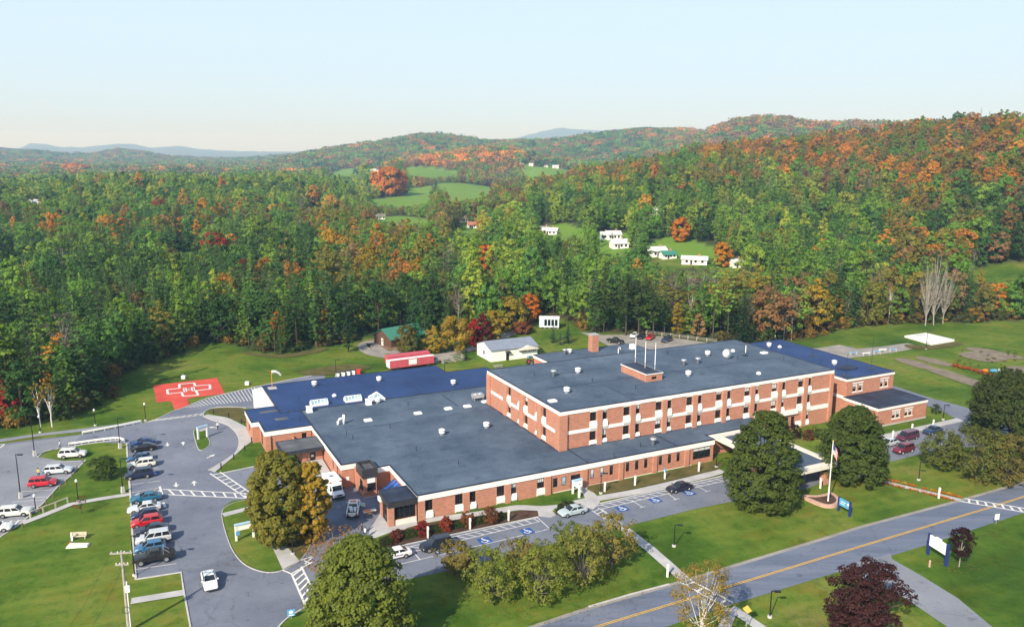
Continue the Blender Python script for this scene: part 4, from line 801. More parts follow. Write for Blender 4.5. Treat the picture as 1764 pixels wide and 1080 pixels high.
# --- east annex: upper and lower block
Ea = Wing('east_annex', 'two-level brick annex with dark blue flat roofs and paired windows', 140.6, 110.9)
e_roof = Ea.roof([(141.2, 119.9), (156.1, 119.9), (156.1, 155), (141.2, 155)], 8.2, 'roof_blue', fh=.6); e2 = Ea.roof([(140.7, 110.9), (155.9, 110.9), (155.9, 119.7), (140.7, 119.7)], LZ, 'roof_dark', fh=.62)
wu = [(143.2, 144.5), (145.0, 146.3), (151.9, 153.0), (153.4, 154.5)]; wl = [(145.1, 146.3), (146.4, 147.6), (149.0, 150.2), (150.3, 151.5)]; ww = [(112.6, 114.2), (115.2, 116.8)]
Ea.wall('S', 119.9, 141.2, 156.1, LZ-.2, 7.9, [(a, b_, 5.0, 6.9) for a, b_ in wu]); Ea.wall('S', 110.9, 140.7, 155.9, 0, LZ-.3, [(a, b_, 1.3, 2.95) for a, b_ in wl]); Ea.wall('W', 140.7, 110.9, 119.7, 0, LZ-.3, [(a, b_, 1.3, 2.95) for a, b_ in ww]); Ea.wall('W', 141.2, 119.7, 155, 0, 7.9); Ea.wall('E', 156.1, 119.9, 155, 0, 7.9); Ea.wall('E', 155.9, 110.9, 119.7, 0, LZ-.3); Ea.wall('N', 155., 141.2, 156.1, 0, 7.9)
for a, b_ in wu: Ea.window('S', 119.9, a, b_, 5.0, 6.9, 1, .45, 'glass_dark', 'cream_trim', blind=.4); 
for a, b_ in wl: Ea.window('S', 110.9, a, b_, 1.3, 2.95, 1, .45, 'glass_dark', 'cream_trim', blind=.45)
for a, b_ in ww: Ea.window('W', 140.7, a, b_, 1.3, 2.95, 1, .45, 'glass_dark', 'cream_trim', blind=.45)
for a0, a1, z0, z1, fc, ps in ((143.1, 146.4, 6.92, 7.1, 'S', 119.9), (151.8, 154.6, 6.92, 7.1, 'S', 119.9), (143.1, 146.4, 4.82, 4.98, 'S', 119.9), (151.8, 154.6, 4.82, 4.98, 'S', 119.9), (145, 147.7, 2.97, 3.15, 'S', 110.9), (148.9, 151.6, 2.97, 3.15, 'S', 110.9), (145, 147.7, 1.12, 1.28, 'S', 110.9), (148.9, 151.6, 1.12, 1.28, 'S', 110.9), (112.5, 116.9, 2.97, 3.15, 'W', 140.7), (112.5, 116.9, 1.12, 1.28, 'W', 140.7)): Ea.slab(fc, ps, a0, a1, z0, z1, 0, .08, 'white_trim', 'lintel' if z0 > 1.5 and z0 != 4.82 else 'sill')
Ea.slab('S', 110.9, 140.6, 156, 0, .3, 0, .1, 'concrete', 'plinth'); Ea.slab('W', 141.2, 119.8, 132, LZ-.62, LZ, 0, .1, 'white_trim', 'band')
roof_fit(Ea, e_roof, 8.2, [('mushroom', 1437, 629), ('pipe', 1413.5, 626), ('mushroom', 1324.5, 598), ('dome', 1343, 599)])
for x, y, h in ((1399, 613, 4.0), (1500.5, 635, 7.5), (1457.5, 648, 5.0)):
    u_, v_ = toB(G(x, y, 8.2)); mb = MB(); mb.lathe([(.8, 0), (.8, .12)], 8); mb.tube([(0, 0, .1), (0, 0, h)], .05); mb.build('antenna_mast', 'dark_trim', e_roof, loc=Ea.L(u_, v_, 8.25))
mb = MB(); u_, v_ = toB(G(1459, 635, 8.2)); mb.box((-2.2, -1.2, 0), (2.2, 1.2, .35)); mb.build('roof_curb', 'roof_dark', e_roof, loc=Ea.L(u_, v_, 8.25)); 
# --- rear block with chimney
Rw = Wing('rear_block', 'brick rear block with slate-grey roof and a square brick chimney', 90.3, 149.0)
r_roof = Rw.roof([(90.3, 149.05), (119, 149.05), (119, 170), (90.3, 170)], 7.6, 'roof_grey', fh=.7); blockwalls(Rw, 90.3, 119, 149.0, 170, 0, 7.2, 'S')
mb = MB(); u_, v_ = toB(G(1022, 604.8, 7.6)); mb.box((-.95, -.95, 0), (.95, .95, 4.2)); ch = mb.build('chimney', 'brick', r_roof, loc=Rw.L(u_, v_, 7.6)); mb = MB(); mb.box((-1.02, -1.02, 4.2), (1.02, 1.02, 4.45)); mb.build('chimney_cap', 'concrete', ch)
roof_fit(Rw, r_roof, 7.6, [('cap', 973, 611), ('mushroom', 981, 609), ('box', 1089, 601)])
u_, v_ = toB(G(1065, 609, 7.6)); mb = MB(); mb.tube([(0, 0, 0), (0, 0, 1.2), (.15, 0, 1.5), (.5, 0, 1.45), (.6, 0, 1.0)], .12, 8); mb.build('vent_pipe', 'white_metal', r_roof, loc=Rw.L(u_, v_, 7.62))
# --- drive-through canopy
Pc = Wing('entrance_canopy', 'drive-through canopy with pale fascia, blue-grey top and brick pillars beyond the flagpole', 98.5, 92.8, 'canopy')
cpo = [(98.7, 92.9), (109.1, 92.9), (109.1, 113.3), (98.7, 113.3)]; q = Pc.P(cpo)
mb = MB(); mb.prism(offpoly(q, 0), 3.3, 4.02, False, True); mb.build('fascia', 'cream_trim', Pc.root)
mb = MB(); oo = q if sum(q[i][0]*q[(i+1) % 4][1]-q[(i+1) % 4][0]*q[i][1] for i in range(4)) > 0 else q[::-1]; oi = offpoly(oo, -1.2)
mb.loft([[(*oo[i % 4], 4.02), (*oo[i % 4], 4.05), (*oi[i % 4], 4.1), (*oi[i % 4], 3.7)] for i in range(5)], False); mb.build('coping', 'cream_trim', Pc.root)
mb = MB(); mb.prism(oi, 3.6, 3.85); mb.build('roof', 'roof_grey', Pc.root)
for p in ((107.6, 94.3), (100, 94.3), (107.6, 103), (100, 103)):
    mb = MB(); mb.box(Pc.L(p[0]-.55, p[1]-.55, 0), Pc.L(p[0]+.55, p[1]+.55, 2.4)); pl_ = mb.build('pillar', 'brick_pier', Pc.root); mb = MB(); mb.box(Pc.L(p[0]-.3, p[1]-.3, 2.4), Pc.L(p[0]+.3, p[1]+.3, 3.35)); mb.build('pillar_post', 'dark_trim', pl_)
# --- outbuildings
Gr = Wing('white_garage', 'white workshop garage with grey shallow gabled roof and double doors', 90, 194.6)
gw, gd, gh, gr_ = 14.4, 9.4, 3.3, 1.5
mb = MB(); mb.add([(0, 0, 0), (gw, 0, 0), (gw, gd, 0), (0, gd, 0), (0, 0, gh), (gw, 0, gh), (gw, gd, gh), (0, gd, gh), (0, gd/2, gh+gr_), (gw, gd/2, gh+gr_)], [(0, 1, 5, 4), (1, 2, 6, 9, 5), (2, 3, 7, 6), (3, 0, 4, 8, 7)]); mb.build('wall', 'white_trim', Gr.root)
mb = MB()
for y0, y1 in ((-.4, gd/2), (gd+.4, gd/2)):
    z0 = gh-.4*gr_/(gd/2); mb.hexa([(-.25, y0, z0), (gw+.25, y0, z0), (gw+.25, y1, gh+gr_), (-.25, y1, gh+gr_), (-.25, y0, z0+.12), (gw+.25, y0, z0+.12), (gw+.25, y1, gh+gr_+.12), (-.25, y1, gh+gr_+.12)])
plain('metal_roof', (.20, .235, .30), .5, .12, .5); mb.build('roof', 'metal_roof', Gr.root)
for x in (8.5, 11.4):
    d_ = MB(); d_.box((x, -.06, .05), (x+2.7, .0, 2.5)); do = d_.build('garage_door', 'white_metal', Gr.root)
    for k in range(4): p = MB(); p.box((x+.2+k*.62, -.075, 1.9), (x+.65+k*.62, -.06, 2.25)); p.build('pane', 'glass_dark', do)
mb = MB(); mb.add([(8.2, -.02, 2.6), (14.3, -.02, 2.6), (14.3, -.02, 2.75), (11.2, -.02, 3.7), (8.2, -.02, 2.75), (8.2, -1.2, 2.6), (14.3, -1.2, 2.6), (14.3, -1.2, 2.75), (11.2, -1.2, 3.7), (8.2, -1.2, 2.75)], [(5, 6, 7, 8, 9), (9, 8, 3, 4), (8, 7, 2, 3), (0, 1, 6, 5)]); mb.build('door_gable', 'cream_trim', Gr.root)
mb = MB(); mb.box((4.6, -.05, .05), (5.5, 0, 2.2)); dd = mb.build('door', 'glass_dark', Gr.root); mb = MB(); mb.hexa([(4.3, -.9, 2.2), (5.8, -.9, 2.2), (5.8, 0, 2.55), (4.3, 0, 2.55), (4.3, -.9, 2.28), (5.8, -.9, 2.28), (5.8, 0, 2.65), (4.3, 0, 2.65)]); mb.build('door_hood', 'dark_trim', dd)
mb = MB(); mb.box((-.05, 4.2, 1.2), (0, 5.0, 2.3)); mb.build('window', 'glass_dark', Gr.root)
sh = thing('brown_shed', 'brown board-clad shed with green metal gable roof by the gravel loop', 'shed', G(646, 592), 0)
p0, p1 = G(645, 591), G(679, 601); dv = p1-p0; sh.location = p0; sh.rotation_euler = (0, 0, math.atan2(dv.y, dv.x)); sw_, sd_ = 8.6, 12.5
plain('board_brown', (.10, .055, .04), .9, .35, 3); plain('green_roof', (.045, .19, .135), .45, .12, .6)
mb = MB(); mb.add([(0, 0, 0), (sw_, 0, 0), (sw_, sd_, 0), (0, sd_, 0), (0, 0, 2.6), (sw_, 0, 2.6), (sw_, sd_, 2.6), (0, sd_, 2.6), (sw_/2, 0, 5.0), (sw_/2, sd_, 5.0)], [(0, 1, 5, 8, 4), (1, 2, 6, 5), (2, 3, 7, 9, 6), (3, 0, 4, 7)]); wl_ = mb.build('wall', 'board_brown', sh)
for k in range(22): mb = MB(); x = .2+k*.385; zt = 2.6+2.4*(1-abs(x-sw_/2)/(sw_/2)); mb.box((x, -.04, 0), (x+.06, 0, zt-.05)); mb.build('batten', 'board_brown', wl_)
mb = MB()
for s in (-1, 1):
    xe = sw_/2+s*(sw_/2+.5); ze = 2.6-.28; mb.hexa([(xe, -.5, ze), (sw_/2, -.5, 5.0), (sw_/2, sd_+.5, 5.0), (xe, sd_+.5, ze), (xe, -.5, ze+.12), (sw_/2, -.5, 5.14), (sw_/2, sd_+.5, 5.14), (xe, sd_+.5, ze+.12)])
mb.build('roof', 'green_roof', sh); mb = MB(); mb.box((3.7, -.08, 0), (4.7, -.02, 2.2)); dd = mb.build('door', 'cream_trim', sh); mb = MB(); mb.box((4.0, -.1, 1.2), (4.4, -.08, 1.8)); mb.build('pane', 'glass_dark', dd)
ht = thing('modular_hut', 'small pale blue modular hut with tall dark windows on the grassy bank', 'hut', G(929, 566), -.08)
mb = MB(); mb.box((0, 0, .5), (6.4, 3.4, 3.4)); wl_ = mb.build('wall', 'glass_pale', ht); MATS['hut_blue'] = plain('hut_blue', (.62, .72, .82), .5, .08, 1); wl_.data.materials[0] = MATS['hut_blue']
mb = MB(); mb.box((-.15, -.15, 3.4), (6.55, 3.55, 3.6)); mb.build('roof', 'white_metal', ht)
for k in range(4): mb = MB(); x = 1.6+k*1.15; mb.box((x, -.05, 1.0), (x+.9, 0, 3.1)); mb.build('window', 'glass_dark', ht)
for k in range(5): mb = MB(); mb.box((.3+k*1.4, .2, 0), (.6+k*1.4, 3.2, .5)); mb.build('skid', 'wood_grey', ht)
for k, (a, b_, hh_, dp, lb) in enumerate((((672, 640), (748, 630), 2.1, 2.6, 'long red trailer with white roof edge nearest the blue-roofed wing'), ((669, 634), (741, 625), 2.2, 2.6, 'long faded red trailer parked behind the white-edged red trailer'))):
    p0, p1 = G(*a), G(*b_); dv = p1-p0; t_ = thing('box_trailer', lb, 'trailer', p0, math.atan2(dv.y, dv.x)); ln = dv.length
    mb = MB(); mb.box((0, 0, .7), (ln, dp, .7+hh_)); mb.build('body', 'pink_paint', t_, bevel=.05); mb = MB(); mb.box((-.05, -.05, .72+hh_), (ln+.05, dp+.05, .8+hh_)) if k else mb.box((-.05, -.05, .72+hh_), (ln+.05, 1.2, .82+hh_)); mb.build('roof', 'pink_paint' if k else 'white_metal', t_)
    for i in range(9): mb = MB(); mb.box((.4+i*ln/9, -.05, .75), (.5+i*ln/9, 0, .65+hh_)); mb.build('rib', 'pink_paint', t_)
    for x in (1.2, 2.4, ln-1.5): mb = MB(); mb.loft([[(x+.45*math.cos(R(j*30)), y, .45+.45*math.sin(R(j*30))) for j in range(12)] for y in (.0, .3)]); mb.build('wheel', 'rubber', t_)
    if k == 0: mb = MB(); mb.box((ln*.42, -.09, 1.2), (ln*.6, -.055, 2.6)); mb.build('panel', 'white_metal', t_); mb = MB(); mb.box((-.06, .1, .8), (0, dp-.1, .6+hh_)); mb.build('end_door', 'white_metal', t_)
# far houses
plain('house_white', (.78, .77, .74), .7, .06, .5); plain('house_blue', (.45, .55, .66), .7, .06, .5); plain('shingle', (.17, .16, .16), .9, .15, .4); plain('shingle_red', (.36, .14, .09), .85, .15, .4); plain('shingle_pale', (.55, .57, .60), .8, .1, .4)
def house(px_, py_, w_, d, h, rz, wall, roof, label, flat=False):
    w_, d, h = w_*.76, d*.76, h*.85; p = T(px_, py_); t_ = thing('house', label, 'house', p, rz)
    mb = MB(); mb.add([(-w_/2, -d/2, -1.5), (w_/2, -d/2, -1.5), (w_/2, d/2, -1.5), (-w_/2, d/2, -1.5), (-w_/2, -d/2, h), (w_/2, -d/2, h), (w_/2, d/2, h), (-w_/2, d/2, h), (-w_/2, 0, h+d*.28), (w_/2, 0, h+d*.28)], [(0, 1, 5, 4), (1, 2, 6, 9, 5), (2, 3, 7, 6), (3, 0, 4, 8, 7)]); mb.build('wall', wall, t_)
    mb = MB()
    for s in (-1, 1): mb.hexa([(-w_/2-.5, s*(d/2+.6), h-.34), (w_/2+.5, s*(d/2+.6), h-.34), (w_/2+.5, 0, h+d*.28), (-w_/2-.5, 0, h+d*.28), (-w_/2-.5, s*(d/2+.6), h-.1), (w_/2+.5, s*(d/2+.6), h-.1), (w_/2+.5, 0, h+d*.28+.25), (-w_/2-.5, 0, h+d*.28+.25)])
    rf = mb.build('roof', roof, t_); mb = MB(); mb.box((w_*.15, -.4, h+d*.2), (w_*.15+.8, .4, h+d*.28+1.2)); mb.build('chimney', 'brick', rf)
    for x in (-.3, .05, .32): mb = MB(); mb.box((w_*x-.6, -d/2-.06, .9), (w_*x+.6, -d/2, 2.2)); mb.build('window', 'glass_dark', t_)
    mb = MB(); mb.box((-w_*.12-.5, -d/2-.06, 0), (-w_*.12+.5, -d/2, 2.1)); mb.build('door', 'dark_trim', t_)
for hs in ((948, 404, 13, 8, 3, -.3, 'house_white', 'shingle_pale', 'long white house with pale roof at the end of a lane in the valley'), (938, 400, 9, 7, 2.8, -.3, 'house_white', 'shingle', 'small white house with grey roof next to a long white house'),
    (1040, 412, 5, 6, 3.5, .1, 'house_blue', 'shingle_pale', 'narrow pale blue house beside two upright cedars'), (1056, 412, 11, 8, 3.6, .15, 'house_white', 'shingle_pale', 'white house with pale blue-grey roof behind upright cedars'), (1066, 427, 12, 9, 3.4, .2, 'house_white', 'shingle_pale', 'white garage-like house beside a dirt yard'),
    (1132, 441, 11, 8, 3.6, .3, 'house_white', 'shingle_pale', 'white house with a low porch on a green lawn'), (1150, 445, 10, 7, 2.6, .3, 'house_white', 'green_roof', 'low white house with greenish roof on a green lawn'), (1196, 455, 16, 6, 3, -.25, 'house_white', 'shingle_pale', 'long white mobile home on a green lawn'), (1268, 460, 8, 6, 3, .3, 'house_white', 'shingle_pale', 'small white outbuilding beside a round orange tree'),
    (815, 393, 11, 8, 3.2, .2, 'house_white', 'shingle_red', 'white house with rusty red roof by a pale field'), (798, 383, 9, 7, 3, .3, 'house_white', 'shingle', 'white cabin above a red-roofed house'), (655, 378, 11, 8, 3.4, .2, 'house_white', 'shingle', 'white farmhouse among bare trees'),
    (1125, 370, 10, 8, 3.4, .2, 'house_white', 'shingle_pale', 'white house standing alone on the wooded hillside'), (55, 353, 22, 9, 3, .1, 'house_white', 'shingle_pale', 'long white flat building in a clearing in the woods'),
    (640, 299, 22, 12, 6, .1, 'house_white', 'shingle_pale', 'large white farm building on a hilltop field'), (655, 300, 14, 10, 5, .1, 'house_white', 'shingle_pale', 'white barn next to a large hilltop farm building'), (898, 286, 12, 9, 4, .1, 'house_white', 'shingle_pale', 'white house at the top edge of a bright green field'), (915, 286, 12, 9, 4, -.1, 'house_white', 'shingle_pale', 'small white house on the skyline edge of a bright green field'), (940, 288, 12, 9, 4, .2, 'house_white', 'shingle', 'white house with dark roof above a bright green field'), (957, 290, 14, 9, 4, .1, 'house_white', 'shingle_pale', 'wide white house at the corner of a bright green field'),
    (368, 302, 14, 12, 6, .1, 'house_white', 'shingle_pale', 'lone white house far off among the treetops')): house(*hs)
# ------------------------------------------------------------------ vehicles
CAR = {}
def wheel_meshes(r_, w_):
    k = (r_, w_)
    if k not in CAR:
        t = MB(); pr = [(r_*.62, -w_/2), (r_*.93, -w_/2), (r_, -w_*.3), (r_, w_*.3), (r_*.93, w_/2), (r_*.62, w_/2)]; n_ = 18
        t.loft([[(q*math.cos(2*math.pi*j/n_), y, q*math.sin(2*math.pi*j/n_)) for j in range(n_)] for q, y in pr], False)
        h = MB(); h.loft([[(q*math.cos(2*math.pi*j/10), y, q*math.sin(2*math.pi*j/10)) for j in range(10)] for q, y in ((r_*.63, -w_*.42), (r_*.63, w_*.42), (r_*.5, w_*.46), (r_*.2, w_*.40))])
        for j in range(5): a = 2*math.pi*j/5; h.hexa([(math.cos(a+d)*q, w_*.44+e, math.sin(a+d)*q) for e in (0, .02) for d, q in ((-.12, r_*.15), (-.1, r_*.6), (.1, r_*.6), (.12, r_*.15))])
        CAR[k] = (t.mesh('tyre', 'rubber', True), h.mesh('rim', 'rim_metal'))
    return CAR[k]
def car_meshes(kind):
    if kind in CAR: return CAR[kind]
    S = dict(
     sedan=dict(L=4.75, W=1.82, H=1.45, zb=.28, st=[(-.5, .62, .72), (-.485, .86, .82), (-.40, .98, .88), (-.28, 1.0, .91), (0, .96, .91), (.20, .93, .91), (.32, .90, .90), (.44, .76, .86), (.49, .62, .76), (.5, .50, .66)], cab=(.20, .03, -.22, -.40), rw=.62, r=.32),
     suv=dict(L=4.7, W=1.88, H=1.74, zb=.33, st=[(-.5, .62, .80), (-.49, 1.05, .86), (-.4, 1.1, .92), (0, 1.07, .94), (.24, 1.04, .94), (.36, 1.0, .92), (.46, .88, .88), (.49, .70, .80), (.5, .55, .72)], cab=(.25, .10, -.42, -.488), rw=.70, r=.36),
     wagon=dict(L=4.7, W=1.8, H=1.55, zb=.28, st=[(-.5, .6, .78), (-.49, .95, .84), (-.4, 1.0, .89), (0, .97, .91), (.22, .94, .91), (.34, .9, .9), (.45, .78, .86), (.49, .62, .78), (.5, .5, .7)], cab=(.22, .07, -.40, -.485), rw=.64, r=.33),
     hatch=dict(L=4.2, W=1.75, H=1.5, zb=.28, st=[(-.5, .6, .76), (-.49, .95, .82), (-.4, 1.0, .87), (0, .97, .88), (.22, .94, .88), (.36, .88, .86), (.46, .74, .82), (.5, .52, .7)], cab=(.24, .07, -.36, -.47), rw=.62, r=.31),
     van=dict(L=5.1, W=1.98, H=1.8, zb=.33, st=[(-.5, .6, .86), (-.49, 1.1, .92), (-.3, 1.12, .97), (.1, 1.1, .98), (.3, 1.05, .98), (.42, .95, .95), (.48, .78, .88), (.5, .55, .78)], cab=(.36, .20, -.46, -.49), rw=.76, r=.34),
     pickup=dict(L=5.5, W=1.95, H=1.9, zb=.55, st=[(-.5, .75, .9), (-.49, 1.18, .92), (-.3, 1.2, .95), (0, 1.2, .96), (.2, 1.2, .96), (.34, 1.16, .95), (.45, 1.08, .93), (.49, .85, .9), (.5, .7, .84)], cab=(.20, .08, -.12, -.17), rw=.72, r=.43))[kind]
    L_, W_, H_, zb = S['L'], S['W'], S['H'], S['zb']; st = S['st']; rings = []
    for f, zt, hw in st:
        x = f*L_; b_ = zb+(.08 if abs(f) > .48 else 0); zm = b_+(zt-b_)*.55
        rings.append([(x, -hw*.92, b_), (x, -hw, b_+.12), (x, -hw*1.0, zm), (x, -hw*.985, zt-.10), (x, -hw*.9, zt-.01), (x, -hw*.45, zt+.03), (x, hw*.45, zt+.03), (x, hw*.9, zt-.01), (x, hw*.985, zt-.10), (x, hw, zm), (x, hw, b_+.12), (x, hw*.92, b_)])
    body = MB(); body.loft(rings); me_body = body.mesh('body', 'car_paint')
    zr = {f: zt for f, zt, _ in st}; fs = [s[0] for s in st]; zts = [s[1] for s in st]; hws = [s[2] for s in st]
    Z = lambda f: float(np.interp(f, fs, zts)); HW = lambda f: float(np.interp(f, fs, hws))
    c1, c2, c3, c4 = S['cab']; rw = S['rw']
    def ringc(g):      # greenhouse: g 0 at belt .. 1 at roof
        out = []
        for fb, fr in ((c1, c2), (c4, c3)):
            f = fb+(fr-fb)*g; out.append(f)
        zb_ = [Z(c1)-.02, Z(c4)-.02]; z_ = [a+(H_-.05-a)*g for a in zb_]; hb = [HW(c1)*.86, HW(c4)*.86]; h_ = [a+(rw-a)*g for a in hb]
        return [(out[0]*L_, -h_[0], z_[0]), (out[0]*L_, h_[0], z_[0]), (out[1]*L_, h_[1], z_[1]), (out[1]*L_, -h_[1], z_[1])]
    cab = MB(); r0, r1 = ringc(0), ringc(1)
    top = [(x*1.0-(.12 if x > c2*L_-.01 else -.1), y*.9, H_) for x, y, z in r1]
    cab.loft([r0, r1, top]); me_cab = cab.mesh('cabin', 'car_paint')
    def panel(q, m0=.08, m1=.08, out=.012):
        q = [Vector(p) for p in q]; nrm = (q[1]-q[0]).cross(q[3]-q[0]).normalized()
        e = lambda s, t: q[0].lerp(q[1], s).lerp(q[3].lerp(q[2], s), t)
        P = [e(m0, m1), e(1-m0, m1), e(1-m0, 1-m1*.8), e(m0, 1-m1*.8)]
        m_ = MB(); m_.hexa([p-nrm*.01 for p in P]+[p+nrm*out for p in P]); return m_.mesh('window', 'glass_car')
    glass = [('windshield', panel([r0[0], r0[1], r1[1], r1[0]], .05, .08)), ('rear_window', panel([r0[2], r0[3], r1[3], r1[2]], .08, .14))]
    for sd in (0, 1):
        a, b_, c, d = (r0[3], r0[0], r1[0], r1[3]) if sd == 0 else (r0[1], r0[2], r1[2], r1[1])
        a, b_, c, d = [Vector(p) for p in (a, b_, c, d)]; nw = {'pickup': 2, 'suv': 3, 'van': 3, 'wagon': 3}.get(kind, 2)
        for i in range(nw):
            s0, s1 = i/nw, (i+1)/nw; glass.append(('side_window', panel([a.lerp(b_, s0), a.lerp(b_, s1), d.lerp(c, s1), d.lerp(c, s0)], .07, .12)))
    ex = []
    for s in (-1, 1):
        hl = MB(); f = .465; hl.hexa([(L_*.5-.05, s*.42, .62*Z(f)), (L_*.5-.02, s*.42, .62*Z(f)), (L_*.475, s*(HW(f)-.0), .62*Z(f)), (L_*.455, s*(HW(f)-.02), .62*Z(f)), (L_*.5-.12, s*.42, .86*Z(f)), (L_*.5-.035, s*.42, .84*Z(f)), (L_*.478, s*(HW(f)+.01), .86*Z(f)), (L_*.45, s*(HW(f)-.02), .88*Z(f))]); ex.append(('headlight', hl.mesh('headlight', 'headlight')))
        tl = MB(); tl.box((-L_*.5-.012, min(s*.55, s*.8), .62*Z(-.45)), (-L_*.485, max(s*.55, s*.8), .88*Z(-.45))); ex.append(('tail_light', tl.mesh('tail_light', 'tail_light')))
        mr = MB(); xm = c1*L_-.15; hb = HW(c1); mr.hexa([(xm-.08, s*(hb-.05), Z(c1)+.0), (xm+.08, s*(hb-.05), Z(c1)+.0), (xm+.1, s*(hb+.16), Z(c1)+.02), (xm-.06, s*(hb+.16), Z(c1)+.02), (xm-.06, s*(hb-.02), Z(c1)+.15), (xm+.04, s*(hb-.02), Z(c1)+.15), (xm+.05, s*(hb+.15), Z(c1)+.16), (xm-.05, s*(hb+.15), Z(c1)+.16)]); ex.append(('mirror', mr.mesh('mirror', 'car_paint')))
    bp_ = MB(); bp_.box((L_*.5-.1, -HW(.49)*.9, zb-.02), (L_*.5+.02, HW(.49)*.9, zb+.16)); bp_.box((-L_*.5-.02, -HW(-.49)*.92, zb), (-L_*.5+.1, HW(-.49)*.92, zb+.18)); ex.append(('bumper', bp_.mesh('bumper', 'dark_trim')))
    pl_ = MB(); pl_.box((-L_*.5-.035, -.26, .58), (-L_*.5-.02, .26, .72)); ex.append(('licence_plate', pl_.mesh('licence_plate', 'sign_white')))
    xw = (.30*L_, -.29*L_); r_ = S['r']
    for x in xw:
        for s in (-1, 1):
            hw = HW(x/L_); n_ = 12; zc = r_; ar = MB()
            ar.loft([[(x+q*math.cos(math.pi*2*j/n_), s*(hw+.006), max(zb-.02, zc+q*math.sin(math.pi*2*j/n_))) for j in range(n_)] for q in (r_*1.18, .01)], False); ex.append(('wheel_arch', ar.mesh('wheel_arch', 'rubber')))
    if kind == 'pickup':
        bd = MB(); bd.box((-L_*.485, -.74, 1.16), (-L_*.185, .74, 1.245)); ex.append(('bed', bd.mesh('bed', 'rubber')))
    CAR[kind] = dict(S=S, body=me_body, cab=me_cab, glass=glass, ex=ex, xw=xw, HW=HW); return CAR[kind]
def car(kind, a, b_, color, label, group=None, name=None, center=None, k=1.):
    """a: front on the ground, b: rear on the ground (survey points); or centre + heading pair"""
    m = car_meshes(kind); A_, B_ = G(*a), G(*b_); d = A_-B_; c = G(*center) if center else (A_+B_)/2
    t = thing(name or {'sedan': 'parked_car', 'suv': 'sport_utility_vehicle', 'wagon': 'estate_car', 'hatch': 'hatchback', 'van': 'minivan', 'pickup': 'pickup_truck'}[kind], label, {'van': 'van', 'pickup': 'pickup'}.get(kind, 'car'), (c.x, c.y, .085), math.atan2(d.y, d.x), group)
    t.scale = (k,)*3
    bo = obj('body', m['body'], t, .05, color=color); ca = obj('cabin', m['cab'], t, .05, color=color)
    for nm, me in m['glass']: obj(nm, me, t)
    for nm, me in m['ex']: obj(nm, me, t, color=color)
    r_ = m['S']['r']; ty, ri = wheel_meshes(r_, .24)
    for x in m['xw']:
        for s in (-1, 1):
            wo = obj('wheel', ty, t, loc=(x, s*(m['HW'](x/m['S']['L'])-.085), r_), rot=0 if s > 0 else math.pi); obj('rim', ri, wo)
    return t
WHITE, SILVER, BLACK, NAVY, RED, TEAL, MAROON, LBLUE = (.80, .80, .80), (.52, .55, .58), (.012, .012, .014), (.012, .022, .07), (.48, .012, .02), (.014, .12, .22), (.14, .012, .025), (.05, .15, .28)
UL = 'cars in the upper lot'; hd = ((228, 786), (256, 782.5))
def upper(kind, cx, cy, col, lab, fr=-1, k=1.): return car(kind, *( hd if fr < 0 else hd[::-1]), col, lab, UL, center=(cx, cy), k=k)
upper('sedan', 246, 767.5, (.012, .04, .16), 'dark blue sedan at the top end of the kerbside row'); upper('sedan', 247.5, 776, BLACK, 'black sedan beside the dark blue sedan at the row end'); upper('hatch', 239, 794.5, (.04, .10, .22), 'slate-blue hatchback with roof rack bars beside a pale wagon')
rk = MB()
for y in (-.55, .55): rk.tube([(-.9, y, 1.53), (.4, y, 1.53)], .03)
for x in (-.6, .2): rk.tube([(x, -.6, 1.56), (x, .6, 1.56)], .025)
rk.build('roof_rack', 'black_metal', bpy.data.objects['hatchback'])
upper('wagon', 244, 804.5, (.66, .66, .62), 'cream-white wagon between the slate-blue hatchback and navy off-roader', k=1.03); upper('suv', 240, 823, (.012, .02, .06), 'navy off-roader with its tail over a blue wheelchair bay'); upper('sedan', 252, 863, TEAL, 'teal blue sedan just below the striped crossing'); upper('sedan', 249, 881, (.60, .63, .66), 'silver sedan next to the teal sedan', k=1.05); upper('hatch', 251, 892.5, (.014, .022, .08), 'navy hatchback squeezed between silver sedan and red car'); upper('hatch', 253.5, 905, RED, 'bright red hatchback in the kerbside row', k=1.08); upper('sedan', 262, 918, (.016, .022, .055), 'dark navy sedan between the red hatchback and silver off-roader'); upper('suv', 265, 934, SILVER, 'silver off-roader with privacy glass in the kerbside row', k=1.04); upper('hatch', 259, 949, (.04, .14, .29), 'light blue hatchback beside the black pickup'); pk = upper('pickup', 266, 967.5, (.016, .014, .014), 'lifted black pickup with chrome roll bar in its bed')
rb = MB()
for y in (-.7, .7): rb.tube([(-1.25, y, 1.2), (-1.25, y, 2.0)], .05); rb.tube([(-1.25, y*.8, 1.9), (-2.0, y*.8, 1.25)], .045)
rb.tube([(-1.25, -.7, 2.0), (-1.25, .7, 2.0)], .05); rb.build('roll_bar', 'rim_metal', pk)
car('sedan', (365.5, 1024), (357, 990), (.86, .86, .86), 'white sedan driving down the middle of the lot', name='moving_car')
LL = 'cars in the lower lot'; h2 = ((137, 788), (112, 790))
def lower(kind, cx, cy, col, lab, k=1.): return car(kind, *h2, col, lab, LL, center=(cx, cy), k=k)
lower('suv', 126, 787.5, (.72, .72, .70), 'pearl white off-roader by the grass point of the lower lot'); lower('wagon', 101, 815, (.60, .64, .70), 'silver estate car with blue-tinted roof beside the red car'); lower('suv', 75, 837, (.50, .015, .03), 'red crossover in the lower lot', k=.95); lower('wagon', 26, 888, (.70, .70, .66), 'pale gold estate car by the wooden handrail', k=1.04); lower('sedan', -8, 915, WHITE, 'white sedan cut off at the lot corner')
hf = ((737, 951), (768, 944))
def fcar(kind, cx, cy, col, lab, k=1.): return car(kind, *hf, col, lab, None, center=(cx, cy), k=k)
